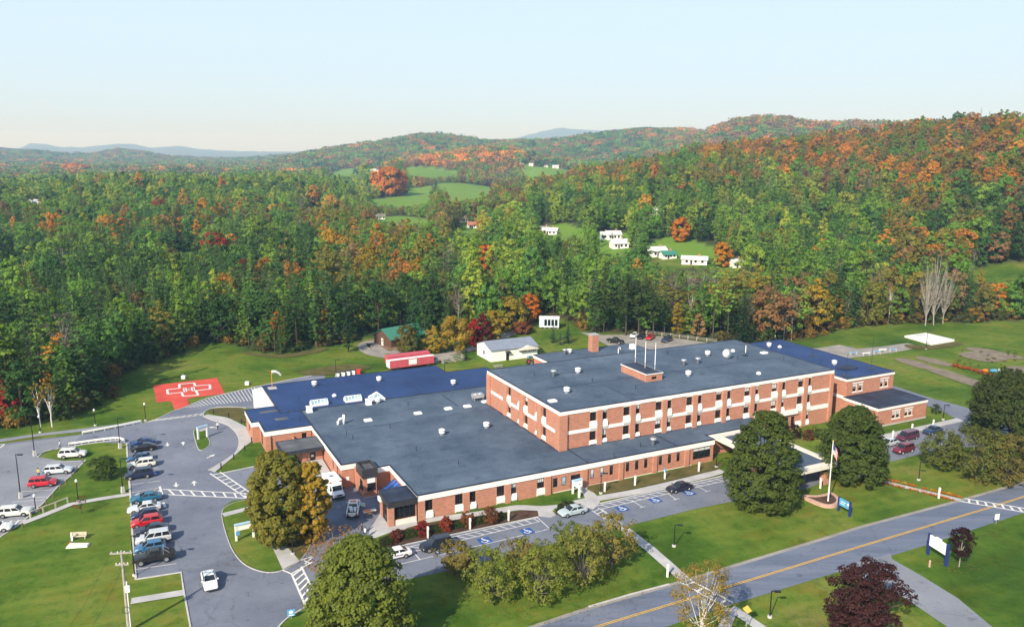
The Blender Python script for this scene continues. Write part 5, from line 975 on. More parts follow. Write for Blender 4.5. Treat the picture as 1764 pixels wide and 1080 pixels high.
pc = fcar('sedan', 680, 961, WHITE, 'white sedan with dark door lettering, first in the accessible bays'); fcar('suv', 752, 945, (.012, .014, .03), 'black off-roader parked over a wheelchair bay', 1.02); fcar('sedan', 986, 886, (.42, .52, .56), 'pale silver-blue sedan with sunroof beside the planted island'); fcar('sedan', 1170, 845, (.014, .014, .03), 'dark navy coupe in the accessible bays nearer the canopy')
hr = ((1522, 770), (1545, 764)); RL = 'cars by the east annex'
car('sedan', *hr, (.50, .54, .58), 'silver sedan facing out of the lot by the annex', None, center=(1530, 768)); car('van', *hr, (.10, .012, .04), 'dark maroon minivan parked behind the silver sedan', None, center=(1563, 757)); car('suv', *hr, (.16, .012, .03), 'maroon off-roader with chrome grille beside the silver sedan', None, center=(1556, 779)); car('sedan', *hr, (.02, .04, .10), 'dark blue sedan half hidden by the shrub thicket', None, center=(1606, 746)); car('suv', *hr, (.03, .05, .12), 'navy car beyond the shrub thicket', None, center=(1668, 742))
hb_ = ((1088, 584), (1098, 578)); 
for kd, cx, cy, col, lab in (('sedan', 1093, 581, WHITE, 'white sedan in the gravel lot behind the roof'), ('sedan', 1105, 583, (.01, .012, .03), 'black sedan between white and red cars in the gravel lot'), ('sedan', 1120, 584.5, (.5, .012, .015), 'red sedan in the gravel lot behind the roof')): car(kd, *hb_, col, lab, None, center=(cx, cy))
car('suv', (1140, 592), (1156, 586), (.03, .045, .08), 'dark blue off-roader standing apart in the gravel lot'); car('pickup', (1072, 593), (1048, 590), (.012, .012, .012), 'black pickup on the grass edge of the gravel lot', k=.95)
# illegible dark lettering on the white sedan's door, as unreadable as in the photograph
mb = MB()
for k in range(7): mb.box((-.95+k*.19, .905, .60+.012*(k % 2)), (-.95+k*.19+.11, .918, .80-.02*(k % 3)))
mb.build('lettering', 'navy_paint', pc)
# ambulance
def ambulance(a, b_, label):
    A_, B_ = G(*a), G(*b_); d = A_-B_; c = (A_+B_)/2; t = thing('ambulance', label, 'ambulance', (c.x, c.y, .085), math.atan2(d.y, d.x))
    mb = MB(); mb.box((-3.1, -1.12, .55), (1.0, 1.12, 2.75)); bx = mb.build('patient_box', 'white_metal', t, bevel=.08)
    mb = MB(); mb.box((-3.0, -1.13, 1.15), (.95, 1.13, 1.32)); mb.build('stripe', 'blue_paint', bx)
    for k in range(3): mb = MB(); mb.hexa([(x*.42*math.cos(R(60*k))-y*.1*math.sin(R(60*k))-1.2, x*.42*math.sin(R(60*k))+y*.1*math.cos(R(60*k)), z) for z in (2.75, 2.757+.002*k) for x, y in ((-1, -1), (1, -1), (1, 1), (-1, 1))]); mb.build('star_bar', 'blue_paint', bx)
    for y in (-.85, -.3, .3, .85): mb = MB(); mb.box((1.0, y-.16, 2.4), (1.05, y+.16, 2.58)); mb.build('beacon', 'red_paint' if abs(y) > .5 else 'white_metal', bx)
    mb = MB(); mb.loft([[(1.0, -1.0, .5), (1.0, 1.0, .5), (1.0, .9, 2.1), (1.0, -.9, 2.1)], [(1.5, -1.0, .5), (1.5, 1.0, .5), (1.5, .85, 2.08), (1.5, -.85, 2.08)], [(2.1, -1.0, .5), (2.1, 1.0, .5), (2.1, .9, 1.3), (2.1, -.9, 1.3)], [(3.0, -.95, .5), (3.0, .95, .5), (3.0, .85, 1.1), (3.0, -.85, 1.1)]]); cb = mb.build('cab', 'white_metal', t, bevel=.06)
    mb = MB(); mb.hexa([(2.06, -.82, 1.36), (2.06, .82, 1.36), (1.53, .76, 2.02), (1.53, -.76, 2.02), (2.1, -.82, 1.38), (2.1, .82, 1.38), (1.57, .76, 2.05), (1.57, -.76, 2.05)]); mb.build('windshield', 'glass_car', cb)
    for s in (-1, 1): mb = MB(); mb.hexa([(1.05, s*.96, 1.35), (1.9, s*.96, 1.35), (1.5, s*.885, 1.98), (1.05, s*.9, 1.98), (1.05, s*.985, 1.35), (1.9, s*.985, 1.35), (1.5, s*.91, 1.98), (1.05, s*.93, 1.98)]); mb.build('side_window', 'glass_car', cb); mb = MB(); mb.box((2.98, s*.7-.2, .75), (3.03, s*.7+.2, .98)); mb.build('headlight', 'headlight', cb); mb = MB(); mb.box((1.75, min(s*.98, s*1.25), 1.35), (1.85, max(s*.98, s*1.25), 1.75)); mb.build('mirror', 'black_metal', cb)
    mb = MB(); mb.box((3.0, -.9, .4), (3.12, .9, .65)); mb.build('bumper', 'dark_trim', t); mb = MB(); mb.box((2.99, -.45, .75), (3.02, .45, 1.0)); mb.build('grille', 'black_metal', cb)
    ty, ri = wheel_meshes(.4, .26)
    for x in (2.2, -1.8):
        for s in (-1, 1): wo = obj('wheel', ty, t, loc=(x, s*.95, .4), rot=0 if s > 0 else math.pi); obj('rim', ri, wo)
    return t
ambulance((589, 867), (563, 836), 'white box ambulance with blue star on its roof, parked by the brick bay')
rq = car('pickup', (612, 866), (606, 901), (.80, .80, .82), 'white rescue pickup with equipment in its bed and a door open')
mb = MB()
for x, y, s in ((-1.6, -.4, .4), (-1.5, .3, .5), (-2.2, .1, .45), (-2.3, -.45, .35)): mb.box((x-s/2, y-s/2, 1.24), (x+s/2, y+s/2, 1.24+s*.8))
mb.build('equipment_boxes', 'white_metal', rq); mb = MB(); mb.box((-.25, -.5, 1.9), (.0, .5, 2.02)); mb.build('light_bar', 'orange_paint', rq)
mb = MB(); mb.hexa([(.9, -.97, .7), (.35, -1.8, .7), (.4, -1.84, .7), (.96, -1.0, .7), (.9, -.9, 1.3), (.35, -1.8, 1.3), (.4, -1.84, 1.3), (.96, -.93, 1.3)]); mb.build('open_door', 'white_metal', rq)
# stretcher
c = G(637, 888); st_ = thing('stretcher', 'yellow-framed stretcher with white mattress and orange blanket beside the rescue pickup', 'stretcher', (c.x, c.y, .085), .5)
mb = MB(); mb.box((-1, -.3, .72), (1, .3, .84)); mb.build('mattress', 'white_trim', st_, bevel=.03); mb = MB(); mb.box((-.9, -.32, .84), (.1, .32, .96)); mb.build('blanket', 'orange_paint', st_, bevel=.03); mb = MB()
for s in (-1, 1): mb.tube([(-1, s*.3, .7), (1, s*.3, .7)], .03); mb.tube([(-.8, s*.28, .1), (.6, s*.28, .7)], .025); mb.tube([(.8, s*.28, .1), (-.6, s*.28, .7)], .025)
mb.build('frame', 'yellow_paint', st_); ty, ri = wheel_meshes(.1, .05)
for x in (-.8, .8):
    for y in (-.28, .28): obj('wheel', ty, st_, loc=(x, y, .1))
# tractor and van behind the wings
c = G(916, 628); tr = thing('tractor', 'red tractor with blue canopy beside the white garage', 'tractor', (c.x, c.y, 0), .6)
mb = MB(); mb.box((.1, -.35, .7), (1.7, .35, 1.35)); mb.build('bonnet', 'red_paint', tr, bevel=.06); mb = MB(); mb.box((-1.0, -.45, .6), (.1, .45, 1.0)); mb.build('chassis', 'red_paint', tr); mb = MB(); mb.box((-1.1, -.7, 2.2), (.2, .7, 2.32)); mb.build('canopy', 'blue_paint', tr)
mb = MB()
for x in (-1.0, .1):
    for y in (-.6, .6): mb.tube([(x, y, .9), (x, y, 2.2)], .035)
mb.build('roll_frame', 'black_metal', tr); mb = MB(); mb.box((1.9, -.8, .3), (2.4, .8, .9)); mb.box((1.2, -.5, .5), (2.0, -.4, .7)); mb.box((1.2, .4, .5), (2.0, .5, .7)); mb.build('loader_bucket', 'red_paint', tr)
for x, r_ in ((1.3, .42), (-.6, .75)):
    ty, ri = wheel_meshes(r_, .34)
    for s in (-1, 1): wo = obj('wheel', ty, tr, loc=(x, s*.65, r_), rot=0 if s > 0 else math.pi); obj('rim', ri, wo)
u_, v_ = 77.5, 179.3; p = fromB(u_, v_); vn = car('van', (0, 1000), (1, 990), (.78, .78, .78), 'white van with red side flash behind the blue-roofed wing'); vn.location = (p.x, p.y, 0); vn.rotation_euler = (0, 0, YW+1.2); vn.scale = (1.2, 1.1, 1.5)
mb = MB(); mb.box((-2.2, .985, .7), (1.0, .995, 1.05)); mb.build('side_flash', 'red_paint', vn)
# ------------------------------------------------------------------ street furniture, signs, people
def top_h(bx, by, ty, z0=0.):
    g = G(bx, by, z0); lo, hi = 0., 60.
    for _ in range(40):
        mid = (lo+hi)/2
        if proj((g.x, g.y, z0+mid))[1] > ty: lo = mid
        else: hi = mid
    return mid
def lamp(bx, by, ty, label, base=True, arm=0., group='black lamp posts', globe=False):
    h = top_h(bx, by, ty); t = thing('street_lamp', label, 'lamp post', G(bx, by), arm if arm else 0, group); z = 0
    if base: mb = MB(); mb.lathe([(.42, 0), (.30, 1.0), (.26, 1.05)], 4) if base == 2 else mb.lathe([(.3, 0), (.3, .22), (.26, .26)], 10); mb.build('footing', 'kerb_stone', t); z = 1.0 if base == 2 else .2
    mb = MB(); mb.tube([(0, 0, z), (0, 0, h)], [.09, .06], 8); mb.build('post', 'black_metal', t)
    if globe:
        mb = MB(); mb.lathe([(.05, h-.3), (.16, h-.25), (.2, h), (.1, h+.2), (.02, h+.25)], 10); mb.build('globe', 'white_metal', t, True)
    else:
        mb = MB(); mb.box((0, -.05, h-.08), (.6, .05, h)); mb.build('arm', 'black_metal', t); mb = MB(); mb.box((.35, -.2, h-.16), (1.1, .2, h-.02)); mb.build('lamp_head', 'black_metal', t)
    return t
for a in ((60, 785, 714, 'tall black lamp on tapered concrete footing at the grass point', 2), (36, 858, 782, 'tall black lamp on tapered concrete footing among the lower bays', 2), (207, 772, 719, 'tall black lamp on tapered footing at the end of the white guardrail', 2), (212, 848, 789, 'tall black lamp on tapered footing beside the sidewalk into the upper lot', 2),
          (1161, 941, 903, 'slim black lamp standing alone on the striped lawn'), (1326, 1063, 1017, 'slim black lamp on the lawn below the road'), (1582.5, 827, 795, 'slim black lamp beside the flower-lined walk'), (1035, 850, 814, 'slim black lamp by the entry walk'), (1233.7, 805, 772, 'slim black lamp by the wide window near the canopy'), (803, 879, 860, 'slim black lamp against the front brick wall'), (504.4, 954.5, 918, 'slim black lamp on the kerbed grass island'), (1595, 602, 569, 'slim black lamp beside the concrete pad'), (1624.5, 723, 697, 'slim black lamp where the east drive meets the walk'), (232, 991, 922, 'black lamp beside the utility pole')): lamp(*a[:4], base=a[4] if len(a) > 4 else True)
for a in ((69.6, 745, 717, 'black post lamp with white globe, farthest along the path by the woods'), (164.4, 733, 706, 'black post lamp with white globe between path and guardrail'), (251, 724.5, 695.5, 'black post lamp with white globe nearest the helipad arm'), (134.8, 864, 827.5, 'black post lamp with white globe by the small bare tree'), (62, 882, 853, 'black post lamp with white globe by the wooden handrail')): lamp(*a, globe=True, group='globe lamps')
for bx, by in ((368, 713), (394, 719.5), (416, 729.5), (433.5, 762), (422, 776.5), (403, 791), (381, 807)):
    t = thing('bollard_light', 'short black bollard light beside the curved loop walk', 'bollard', G(bx, by), 0, 'bollard lights along the loop walk'); mb = MB(); mb.lathe([(.1, 0), (.1, .85)], 10); mb.build('post', 'black_metal', t); mb = MB(); mb.lathe([(.13, .85), (.14, 1.0), (.1, 1.08), (.02, 1.1)], 10); mb.build('cap', 'black_metal', t)
posts = [((737, 927), 'white sign post in the mulch bed next to the crimson round shrub'), ((809.6, 912), 'white sign post in the mulch bed before the russet round shrub'), ((876, 897.5), 'white sign post at the end of the mulch bed'), ((1041.5, 848), 'white sign post next to the entry-walk lamp'), ((1093.7, 837), 'white sign post below the middle of the front wing'), ((1145, 826), 'white sign post with blue cap below the front wing'), ((1203.5, 813), 'white sign post below the wide front window'), ((1149.6, 993.5), 'white post where the lawn walk meets the road'), ((1617, 858), 'white post where the flower-lined walk meets the road'), ((1537.5, 757), 'white post behind the silver sedan by the annex'), ((1570.5, 745), 'white post behind the maroon minivan'), ((1607, 737.5), 'white post behind the dark blue sedan'), ((1413, 841), 'white post beside the canopy pillar')]
for (bx, by), lb in posts:
    t = thing('sign_post', lb, 'post', G(bx, by), YW, 'white marker posts'); mb = MB(); mb.box((-.11, -.11, 0), (.11, .11, 1.9)); mb.build('post', 'white_trim', t); mb = MB(); mb.box((-.16, -.135, 1.35), (.16, -.112, 1.85)); mb.build('plate', 'sign_blue' if 'blue cap' in lb else 'sign_white', t)
    if 'blue cap' in lb: mb = MB(); mb.box((-.18, -.15, 1.9), (.18, .15, 2.05)); mb.build('cap', 'sign_blue', t)
plain('sky_tinted_white', (.36, .56, .76), .5, .05, 2)  # white arch tops: blue sky reflection painted into the colour
def sign(name, a, b_, h0, h1, ps, label, post_mat, panel_mat, cap=None, post=.14, cat='sign', extra=None):
    A_, B_ = G(*a), G(*b_); d = B_-A_; t = thing(name, label, cat, (A_.x, A_.y, ps), math.atan2(d.y, d.x)); L_ = d.length
    for x in (0, L_): mb = MB(); mb.box((x-post, -post, 0), (x+post, post, h1+(.0 if cap else .15))); mb.build('post', post_mat, t)
    mb = MB(); mb.box((post*.9, -.09, h0), (L_-post*.9, .09, h1)); p = mb.build('panel', panel_mat, t)
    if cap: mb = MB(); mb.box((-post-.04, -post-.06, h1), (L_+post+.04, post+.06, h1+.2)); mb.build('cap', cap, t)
    if extra: extra(t, p, L_)
    return t
def lines_on(t, p, L_, z0, z1, n_, mat):
    for i in range(n_): mb = MB(); z = z1-(z1-z0)*(i+1)/(n_+1); mb.box((L_*.22, -.1, z-.05), (L_*(.78-.1*(i % 2)), -.092, z+.05)); mb.build('text_line', mat, p)
def emblem(t, p, L_, x, z, mat, r_=.22): mb = MB(); mb.loft([[(x+r_*math.cos(R(30*j)), y, z+r_*math.sin(R(30*j))) for j in range(12)] for y in (-.1, -.091)]); mb.build('emblem', mat, p)
sign('entrance_sign', (341.8, 757.5), (357, 753), 1.5, 2.3, .14, 'white arch sign with blue cap on the small teardrop island', 'sign_white', 'sign_white', 'sky_tinted_white')
sign('directory_sign', (407.4, 932.6), (437, 926), 1.55, 2.4, .13, 'white arch sign with blue cap on the large kerbed grass island', 'sign_white', 'sign_white', 'sky_tinted_white', extra=lambda t, p, L_: (MB().box((-.05, -.2, .9), (.5, -.15, 1.5))).build('plaque', 'sign_blue', p))
sign('door_arch', (986.7, 850), (1001, 846.5), 1.5, 2.2, 0, 'white arch sign with blue cap by the glazed entry door', 'sign_white', 'sign_white', 'sky_tinted_white', extra=lambda t, p, L_: (MB().box((-.14, -2.0, 0), (.14, -1.7, 2.2)).box((-.14, -1.7, 1.6), (.14, -.14, 2.2))).build('side_arm', 'sign_white', p))
sign('blue_sign', (1444, 879.5), (1463, 889.5), 1.1, 2.3, 0, 'blue hospital sign with pale lettering beside the flagpole bed', 'navy_paint', 'sign_blue', extra=lambda t, p, L_: (lines_on(t, p, L_*.8, 1.2, 2.2, 2, 'sign_white'), emblem(t, p, L_, L_*.86, 1.85, 'sign_white')))
sign('roadside_sign', (1598, 954), (1629.5, 974.5), 1.5, 3.1, 0, 'large white sign between two navy posts by the side road', 'navy_paint', 'sign_white', post=.17, extra=lambda t, p, L_: ((MB().box((L_*.36, -.085, 3.1), (L_*.64, .085, 3.32))).build('crest', 'sign_white', p)  , None))
for bx, by, ty, w_, h_, mat, lb in ((1716, 902, 885, .9, .95, 'sign_white', 'small white board at the far verge of the road'), (502, 1066, 1049, .9, .9, 'sign_blue', 'small light blue sign with white disc on the verge of the lot')):
    h = top_h(bx, by, ty); t = thing('small_sign', lb, 'sign', G(bx, by), .3); mb = MB(); mb.tube([(0, .04, 0), (0, .04, h)], .035); mb.build('post', 'galvanised', t); mb = MB(); mb.box((-w_/2, -.03, h-h_), (w_/2, .0, h)); p = mb.build('panel', mat, t)
    if mat == 'sign_blue': mb = MB(); mb.loft([[(.24*math.cos(R(30*j)), y, h-.38+.24*math.sin(R(30*j))) for j in range(12)] for y in (-.045, -.03)]); mb.build('disc', 'sign_white', p); mb = MB(); mb.box((-.3, -.04, h-.82), (.3, -.03, h-.72)); mb.build('text_line', 'sign_white', p)
wp_ = tag(MB().lathe([(.14, 0), (.14, .95), (.1, 1.0)], 8).build('wooden_stump', 'stone_pink', None), 'short reddish wooden stump post below the large white sign', 'post'); wp_.location = G(1601, 976)
h = 3.0; t = thing('crossing_sign', 'yellow pedestrian crossing sign seen edge-on by the birch', 'sign', G(1284.5, 1090), 1.0); mb = MB(); mb.tube([(0, 0, 0), (0, 0, h)], .05); mb.build('post', 'galvanised', t); mb = MB(); mb.loft([[(.0+.03*s, .55*math.cos(R(90*j)), h+.1+.55*math.sin(R(90*j))) for j in range(4)] for s in (0, 1)]); mb.build('panel', 'yellow_paint', t)
# guardrails
def guardrail(pts, label):
    P = smooth(GP(pts)); t = thing('guardrail', label, 'guardrail', P[0], 0); o = P[0]
    mb = MB(); mb.loft([[(p.x-o.x, p.y-o.y, .45), (q.x-o.x, q.y-o.y, .45), (q.x-o.x, q.y-o.y, .78), (p.x-o.x, p.y-o.y, .78)] for p, q in zip(offset(P, .08), offset(P, -.08))]); mb.build('rail', 'white_trim', t)
    for p in P[::3]: mb = MB(); mb.box((p.x-o.x-.1, p.y-o.y+.05, 0), (p.x-o.x+.1, p.y-o.y+.25, .7)); mb.build('post', 'galvanised', t)
guardrail([(142, 749), (180, 742), (215, 735), (243, 729)], 'straight white guardrail between the drive and the paved path'); guardrail([(118.5, 769), (140, 766), (165, 762.5), (190, 759.5), (205, 759), (214, 762)], 'curved white guardrail along the top of the grass bank')
P0, P1 = G(53, 892), G(117, 867); d = P1-P0; t = thing('handrail', 'pale wooden handrail beside the steps to the lower lot', 'handrail', P0, math.atan2(d.y, d.x)); mb = MB(); mb.box((-.1, -.06, .95), (d.length+.1, .06, 1.1)); mb.build('rail', 'wood_pale', t)
for k in range(4): mb = MB(); x = d.length*k/3; mb.box((x-.1, -.1, 0), (x+.1, .1, .95)); mb.build('post', 'wood_pale', t)
for k, (bx, by) in enumerate(((143, 797), (133, 810), (124, 822), (114, 834), (104, 845), (92, 858), (80, 868), (68, 881), (39, 909))):
    t = tag(MB().lathe([(.1, 0), (.1, .8), (.07, .85)], 8).build('wooden_post', 'wood_pole', None), 'short dark wooden post on the bank edge of the lower lot', 'post', 'wooden posts along the lower lot'); t.location = G(bx, by)
# bench, memorial stone, white post
t = thing('park_bench', 'tan wooden bench standing alone on the lawn', 'bench', G(137, 928), .12)
mb = MB(); mb.box((-.95, -.2, .42), (.95, .25, .48)); mb.build('seat', 'wood_pale', t)
for k in range(3): mb = MB(); mb.box((-.95, .27, .55+k*.16), (.95, .32, .67+k*.16)); mb.build('slat', 'wood_pale', t)
for x in (-.8, .8): mb = MB(); mb.box((x-.05, -.15, 0), (x+.05, .3, .42)); mb.box((x-.05, .25, .42), (x+.05, .3, 1.0)); mb.build('leg', 'wood_pale', t)
t = thing('memorial_stone', 'pale memorial slab with red flowers at one end in front of the bench', 'stone', G(134, 941), .15); mb = MB(); mb.hexa([(-1.5, -.6, 0), (1.5, -.5, 0), (1.6, .6, 0), (-1.4, .7, 0), (-1.3, -.45, .4), (1.4, -.35, .28), (1.45, .5, .28), (-1.2, .55, .45)]); mb.build('slab', 'cream_trim', t, bevel=.08)
t2 = tag(MB().box((-.13, -.08, 0), (.13, .08, 1.3)).build('white_marker', 'white_trim', None), 'narrow white marker post beside the tan bench', 'post'); t2.location = G(124.5, 931)
# utility pole
t = thing('utility_pole', 'weathered utility pole with crossarms, insulators and a white conduit', 'utility pole', G(222, 1086), math.atan2(.15, 1)); h = top_h(222, 1086, 948)
mb = MB(); mb.tube([(0, 0, 0), (0, 0, h)], [.2, .13], 10); mb.build('pole', 'wood_grey', t)
for z, w_ in ((h-.25, 2.5), (h-1.7, 1.5)):
    mb = MB(); mb.box((-w_/2, -.2, z-.09), (w_/2, -.08, z+.09)); ca = mb.build('crossarm', 'wood_grey', t)
    for x in (-w_*.42, -w_*.15, w_*.15, w_*.42): mb = MB(); mb.lathe([(.03, z+.09), (.07, z+.14), (.05, z+.24), (.02, z+.26)], 8, (x, -.14, 0)); mb.build('insulator', 'white_metal', ca)
mb = MB(); mb.tube([(.26, -.05, 0), (.26, -.05, h*.62)], .07, 8); mb.build('conduit', 'white_metal', t); mb = MB(); mb.box((.1, -.35, h*.5), (.62, -.08, h*.5+.75)); mb.build('meter_box', 'white_metal', t)
mb = MB(); n_ = 20; mb.loft([[((.42+.03*math.cos(q))*math.cos(2*math.pi*j/n_)+.0, -.28+.03*math.sin(q), h*.28+(.42+.03*math.cos(q))*math.sin(2*math.pi*j/n_)) for q in (0, 2.1, 4.2)] for j in range(n_+1)], False); mb.build('cable_coil', 'rubber', t)
for x in (-1.0, 1.0): mb = MB(); mb.tube([(x, -.14, h), (x*1.1, -9, h-1.5), (x*1.2, -20, h-1.6), (x*1.2, -34, h)], .015, 4); mb.build('wire', 'rubber', t)
# flagpole with flag
fp = thing('flagpole', 'white flagpole with limp stars and stripes in a stone-edged bed', 'flagpole', G(1426, 867), -.2); h = top_h(1426, 867, 760)
mb = MB(); mb.tube([(0, 0, 0), (0, 0, h)], [.12, .06], 10); mb.build('pole', 'white_metal', fp); mb = MB(); mb.lathe([(.02, h), (.11, h+.08), (.11, h+.14), (.02, h+.24)], 10); mb.build('finial', 'yellow_paint', fp)
m, n, l, b = newmat('flag'); uvn = n.new('ShaderNodeAttribute'); uvn.attribute_name = 'fl'; sx = n.new('ShaderNodeSeparateXYZ'); l.new(uvn.outputs['Vector'], sx.inputs[0])
w1 = n.new('ShaderNodeMath'); w1.operation = 'MULTIPLY'; w1.inputs[1].default_value = 6.5; l.new(sx.outputs[1], w1.inputs[0]); w2 = n.new('ShaderNodeMath'); w2.operation = 'FRACT'; l.new(w1.outputs[0], w2.inputs[0]); w3 = n.new('ShaderNodeMath'); w3.operation = 'LESS_THAN'; w3.inputs[1].default_value = .5; l.new(w2.outputs[0], w3.inputs[0])
cA = n.new('ShaderNodeMath'); cA.operation = 'LESS_THAN'; cA.inputs[1].default_value = .42; l.new(sx.outputs[0], cA.inputs[0]); cB = n.new('ShaderNodeMath'); cB.operation = 'GREATER_THAN'; cB.inputs[1].default_value = .46; l.new(sx.outputs[1], cB.inputs[0]); cC = n.new('ShaderNodeMath'); cC.operation = 'MULTIPLY'; l.new(cA.outputs[0], cC.inputs[0]); l.new(cB.outputs[0], cC.inputs[1])
st = mixc(n, l, w3.outputs[0], (.8, .8, .8), (.55, .02, .03)); l.new(mixc(n, l, cC.outputs[0], st, (.02, .04, .2)), b.inputs['Base Color']); b.inputs['Roughness'].default_value = .8
nu, nv = 14, 8; FV, FA = [], []
for j in range(nv+1):
    for i in range(nu+1):
        s, q = i/nu, j/nv; x = .1+.95*s*(1-.25*s); FV.append((x, .22*math.sin(s*9+q*1.2)*s, h-.5-1.7*(1-q)-1.3*s**1.3)); FA.append((s, q, 0))
fm = bpy.data.meshes.new('flag'); fm.from_pydata(FV, [], [(j*(nu+1)+i, j*(nu+1)+i+1, (j+1)*(nu+1)+i+1, (j+1)*(nu+1)+i) for j in range(nv) for i in range(nu)]); a = fm.attributes.new('fl', 'FLOAT_VECTOR', 'POINT'); a.data.foreach_set('vector', [c for p in FA for c in p]); fm.materials.append(MATS['flag']); fm.polygons.foreach_set('use_smooth', [True]*len(fm.polygons)); obj('flag', fm, fp)
bd = smooth(GP([(1384, 858), (1395, 864), (1418, 873), (1434, 874), (1443, 868), (1440, 860), (1430, 853), (1424, 856), (1405, 859)]), 4, True)
t = thing('flower_bed', 'half-moon planting bed with pink stone edging round the flagpole', 'flower bed', bd[0]); o = bd[0]; ring = bd+[bd[0], bd[1]]
mb = MB(); mb.loft([[(p.x-o.x, p.y-o.y, 0), (q.x-o.x, q.y-o.y, 0), (q.x-o.x, q.y-o.y, .55), (p.x-o.x, p.y-o.y, .55)] for p, q in zip(offset(ring, .25), offset(ring, -.25))], False); mb.build('stone_edging', 'stone_pink', t); mb = MB(); mb.prism([(p.x-o.x, p.y-o.y) for p in bd], 0, .42); mb.build('soil', 'mulch', t)
# helipad lights, bins, rooftop edge items
for bx, by, lb in ((426, 662.5, 'small white landing light box in the grass between helipad and blue roof'), (316.5, 652, 'small white landing light on the far edge of the helipad')):
    t = thing('landing_light', lb, 'light', G(bx, by)); mb = MB(); mb.box((-.45, -.4, 0), (.45, .4, .8)); mb.build('box', 'white_trim', t); mb = MB(); mb.lathe([(.12, .8), (.14, 1.0), (.02, 1.1)], 8); mb.build('lens', 'glass_pale', t)
for k, (bx, by) in enumerate(((582, 650), (591.5, 648.5), (600.5, 647), (609, 645.5), (618, 645))):
    t = thing('storage_bin', 'red lidded bin at the end of the row behind the blue roof' if k == 4 else 'white storage bin in the row behind the blue roof', 'bin', G(bx, by-1), 0, 'bins behind the blue-roofed wing'); mb = MB(); mb.box((-.5, -.5, 0), (.5, .5, 1.1)); mb.build('body', 'red_paint' if k == 4 else 'white_metal', t, bevel=.06); mb = MB(); mb.box((-.55, -.55, 1.1), (.55, .55, 1.25)); mb.build('lid', 'dark_trim' if k < 4 else 'red_paint', t)
lamp(579, 650, 619, 'slim black lamp behind the blue-roofed wing')
lamp(766, 645, 624, 'short black lamp beside the red trailers')
# bleachers / picnic tables by the garage
for (bx, by, rz, lb) in ((785, 624, .6, 'grey timber bleacher on the grass near the garage'), (858, 634, .4, 'grey picnic table on the grass behind the slate roof'), (975, 612, .4, 'pale picnic table behind the rear block')):
    t = thing('timber_bench' if 'bleacher' in lb else 'picnic_table', lb, 'bench' if 'bleacher' in lb else 'table', G(bx, by), rz)
    if 'bleacher' in lb:
        for k in range(5): mb = MB(); mb.box((-4, k*.7, .3+k*.22), (4, k*.7+.3, .36+k*.22)); mb.build('plank', 'wood_grey', t)
        for x in (-3.5, 0, 3.5): mb = MB(); mb.hexa([(x, 0, 0), (x+.1, 0, 0), (x+.1, 3.1, 0), (x, 3.1, 0), (x, 0, .3), (x+.1, 0, .3), (x+.1, 3.1, 1.15), (x, 3.1, 1.15)]); mb.build('support', 'wood_grey', t)
    else:
        mb = MB(); mb.box((-1.2, -.4, .7), (1.2, .4, .76)); mb.build('table_top', 'wood_grey', t)
        for y in (-.75, .75): mb = MB(); mb.box((-1.2, y-.14, .42), (1.2, y+.14, .47)); mb.build('seat', 'wood_grey', t)
        for x in (-.9, .9): mb = MB(); mb.tube([(x, -.7, 0), (x, -.2, .7)], .04); mb.tube([(x, .7, 0), (x, .2, .7)], .04); mb.tube([(x, -.75, .42), (x, .75, .42)], .035); mb.build('leg', 'wood_grey', t)
# rear lot rail fence
P = [T(*p) for p in ((1113, 576), (1140, 579), (1170, 583), (1200, 587), (1235, 591))]; t = thing('rail_fence', 'weathered two-rail fence along the gravel lot', 'fence', P[0]); o = P[0]
for a, b_ in zip(P, P[1:]):
    for z in (.55, 1.05): mb = MB(); mb.tube([a-o+Vector((0, 0, z)), b_-o+Vector((0, 0, z))], .07, 5); mb.build('rail', 'wood_grey', t)
    for k in range(2): q = a.lerp(b_, k/2)-o; mb = MB(); mb.box((q.x-.1, q.y-.1, 0), (q.x+.1, q.y+.1, 1.25)); mb.build('post', 'wood_grey', t)
# concrete pad and garden clutter
pd = GP([(1558, 581), (1595, 576), (1644, 588), (1606, 595)]); o = pd[0]; t = thing('concrete_pad', 'raised white concrete pad on the mown meadow', 'platform', o); mb = MB(); mb.prism([(p.x-o.x, p.y-o.y) for p in pd], 0, .55); mb.build('slab', 'white_trim', t); mb = MB(); mb.box((3.5, -.4, .55), (6.5, .4, .75)); mb.build('grating', 'galvanised', t)
mb = MB()
for k in range(6): q = (pd[2]-o).lerp(pd[3]-o, k/5); mb.tube([(q.x, q.y+.3, .55), (q.x, q.y+.3, 1.0)], .03)
mb.build('rail_posts', 'galvanised', t)
t = thing('water_trough', 'blue and white planters in the vegetable garden', 'planter', G(1706, 640), .2); 
for x, y, w_, mat in ((-3, 0, 1.2, 'sign_blue'), (-1, .6, 1.0, 'orange_paint'), (1.0, 0, 1.6, 'sign_blue'), (3.0, -.3, 1.2, 'white_trim')): mb = MB(); mb.box((x-w_/2, y-.4, 0), (x+w_/2, y+.4, .55)); mb.build('tub', mat, t, bevel=.04)
for k, (bx, by) in enumerate(((1470, 612), (1492, 613), (1510, 610), (1520, 607), (1538, 606))):
    t = thing('barricade', 'white and blue barricade stored in the yard behind the annex', 'barricade', G(bx, by), .25, 'barricades behind the annex'); mb = MB(); mb.box((-1.3, -.04, .75), (1.3, .04, 1.0)); mb.build('board', 'sign_white' if k % 2 else 'sign_blue', t)
    for x in (-1, 1): mb = MB(); mb.tube([(x, -.35, 0), (x, 0, 1.05), (x, .35, 0)], .04, 5); mb.build('leg', 'white_metal', t)
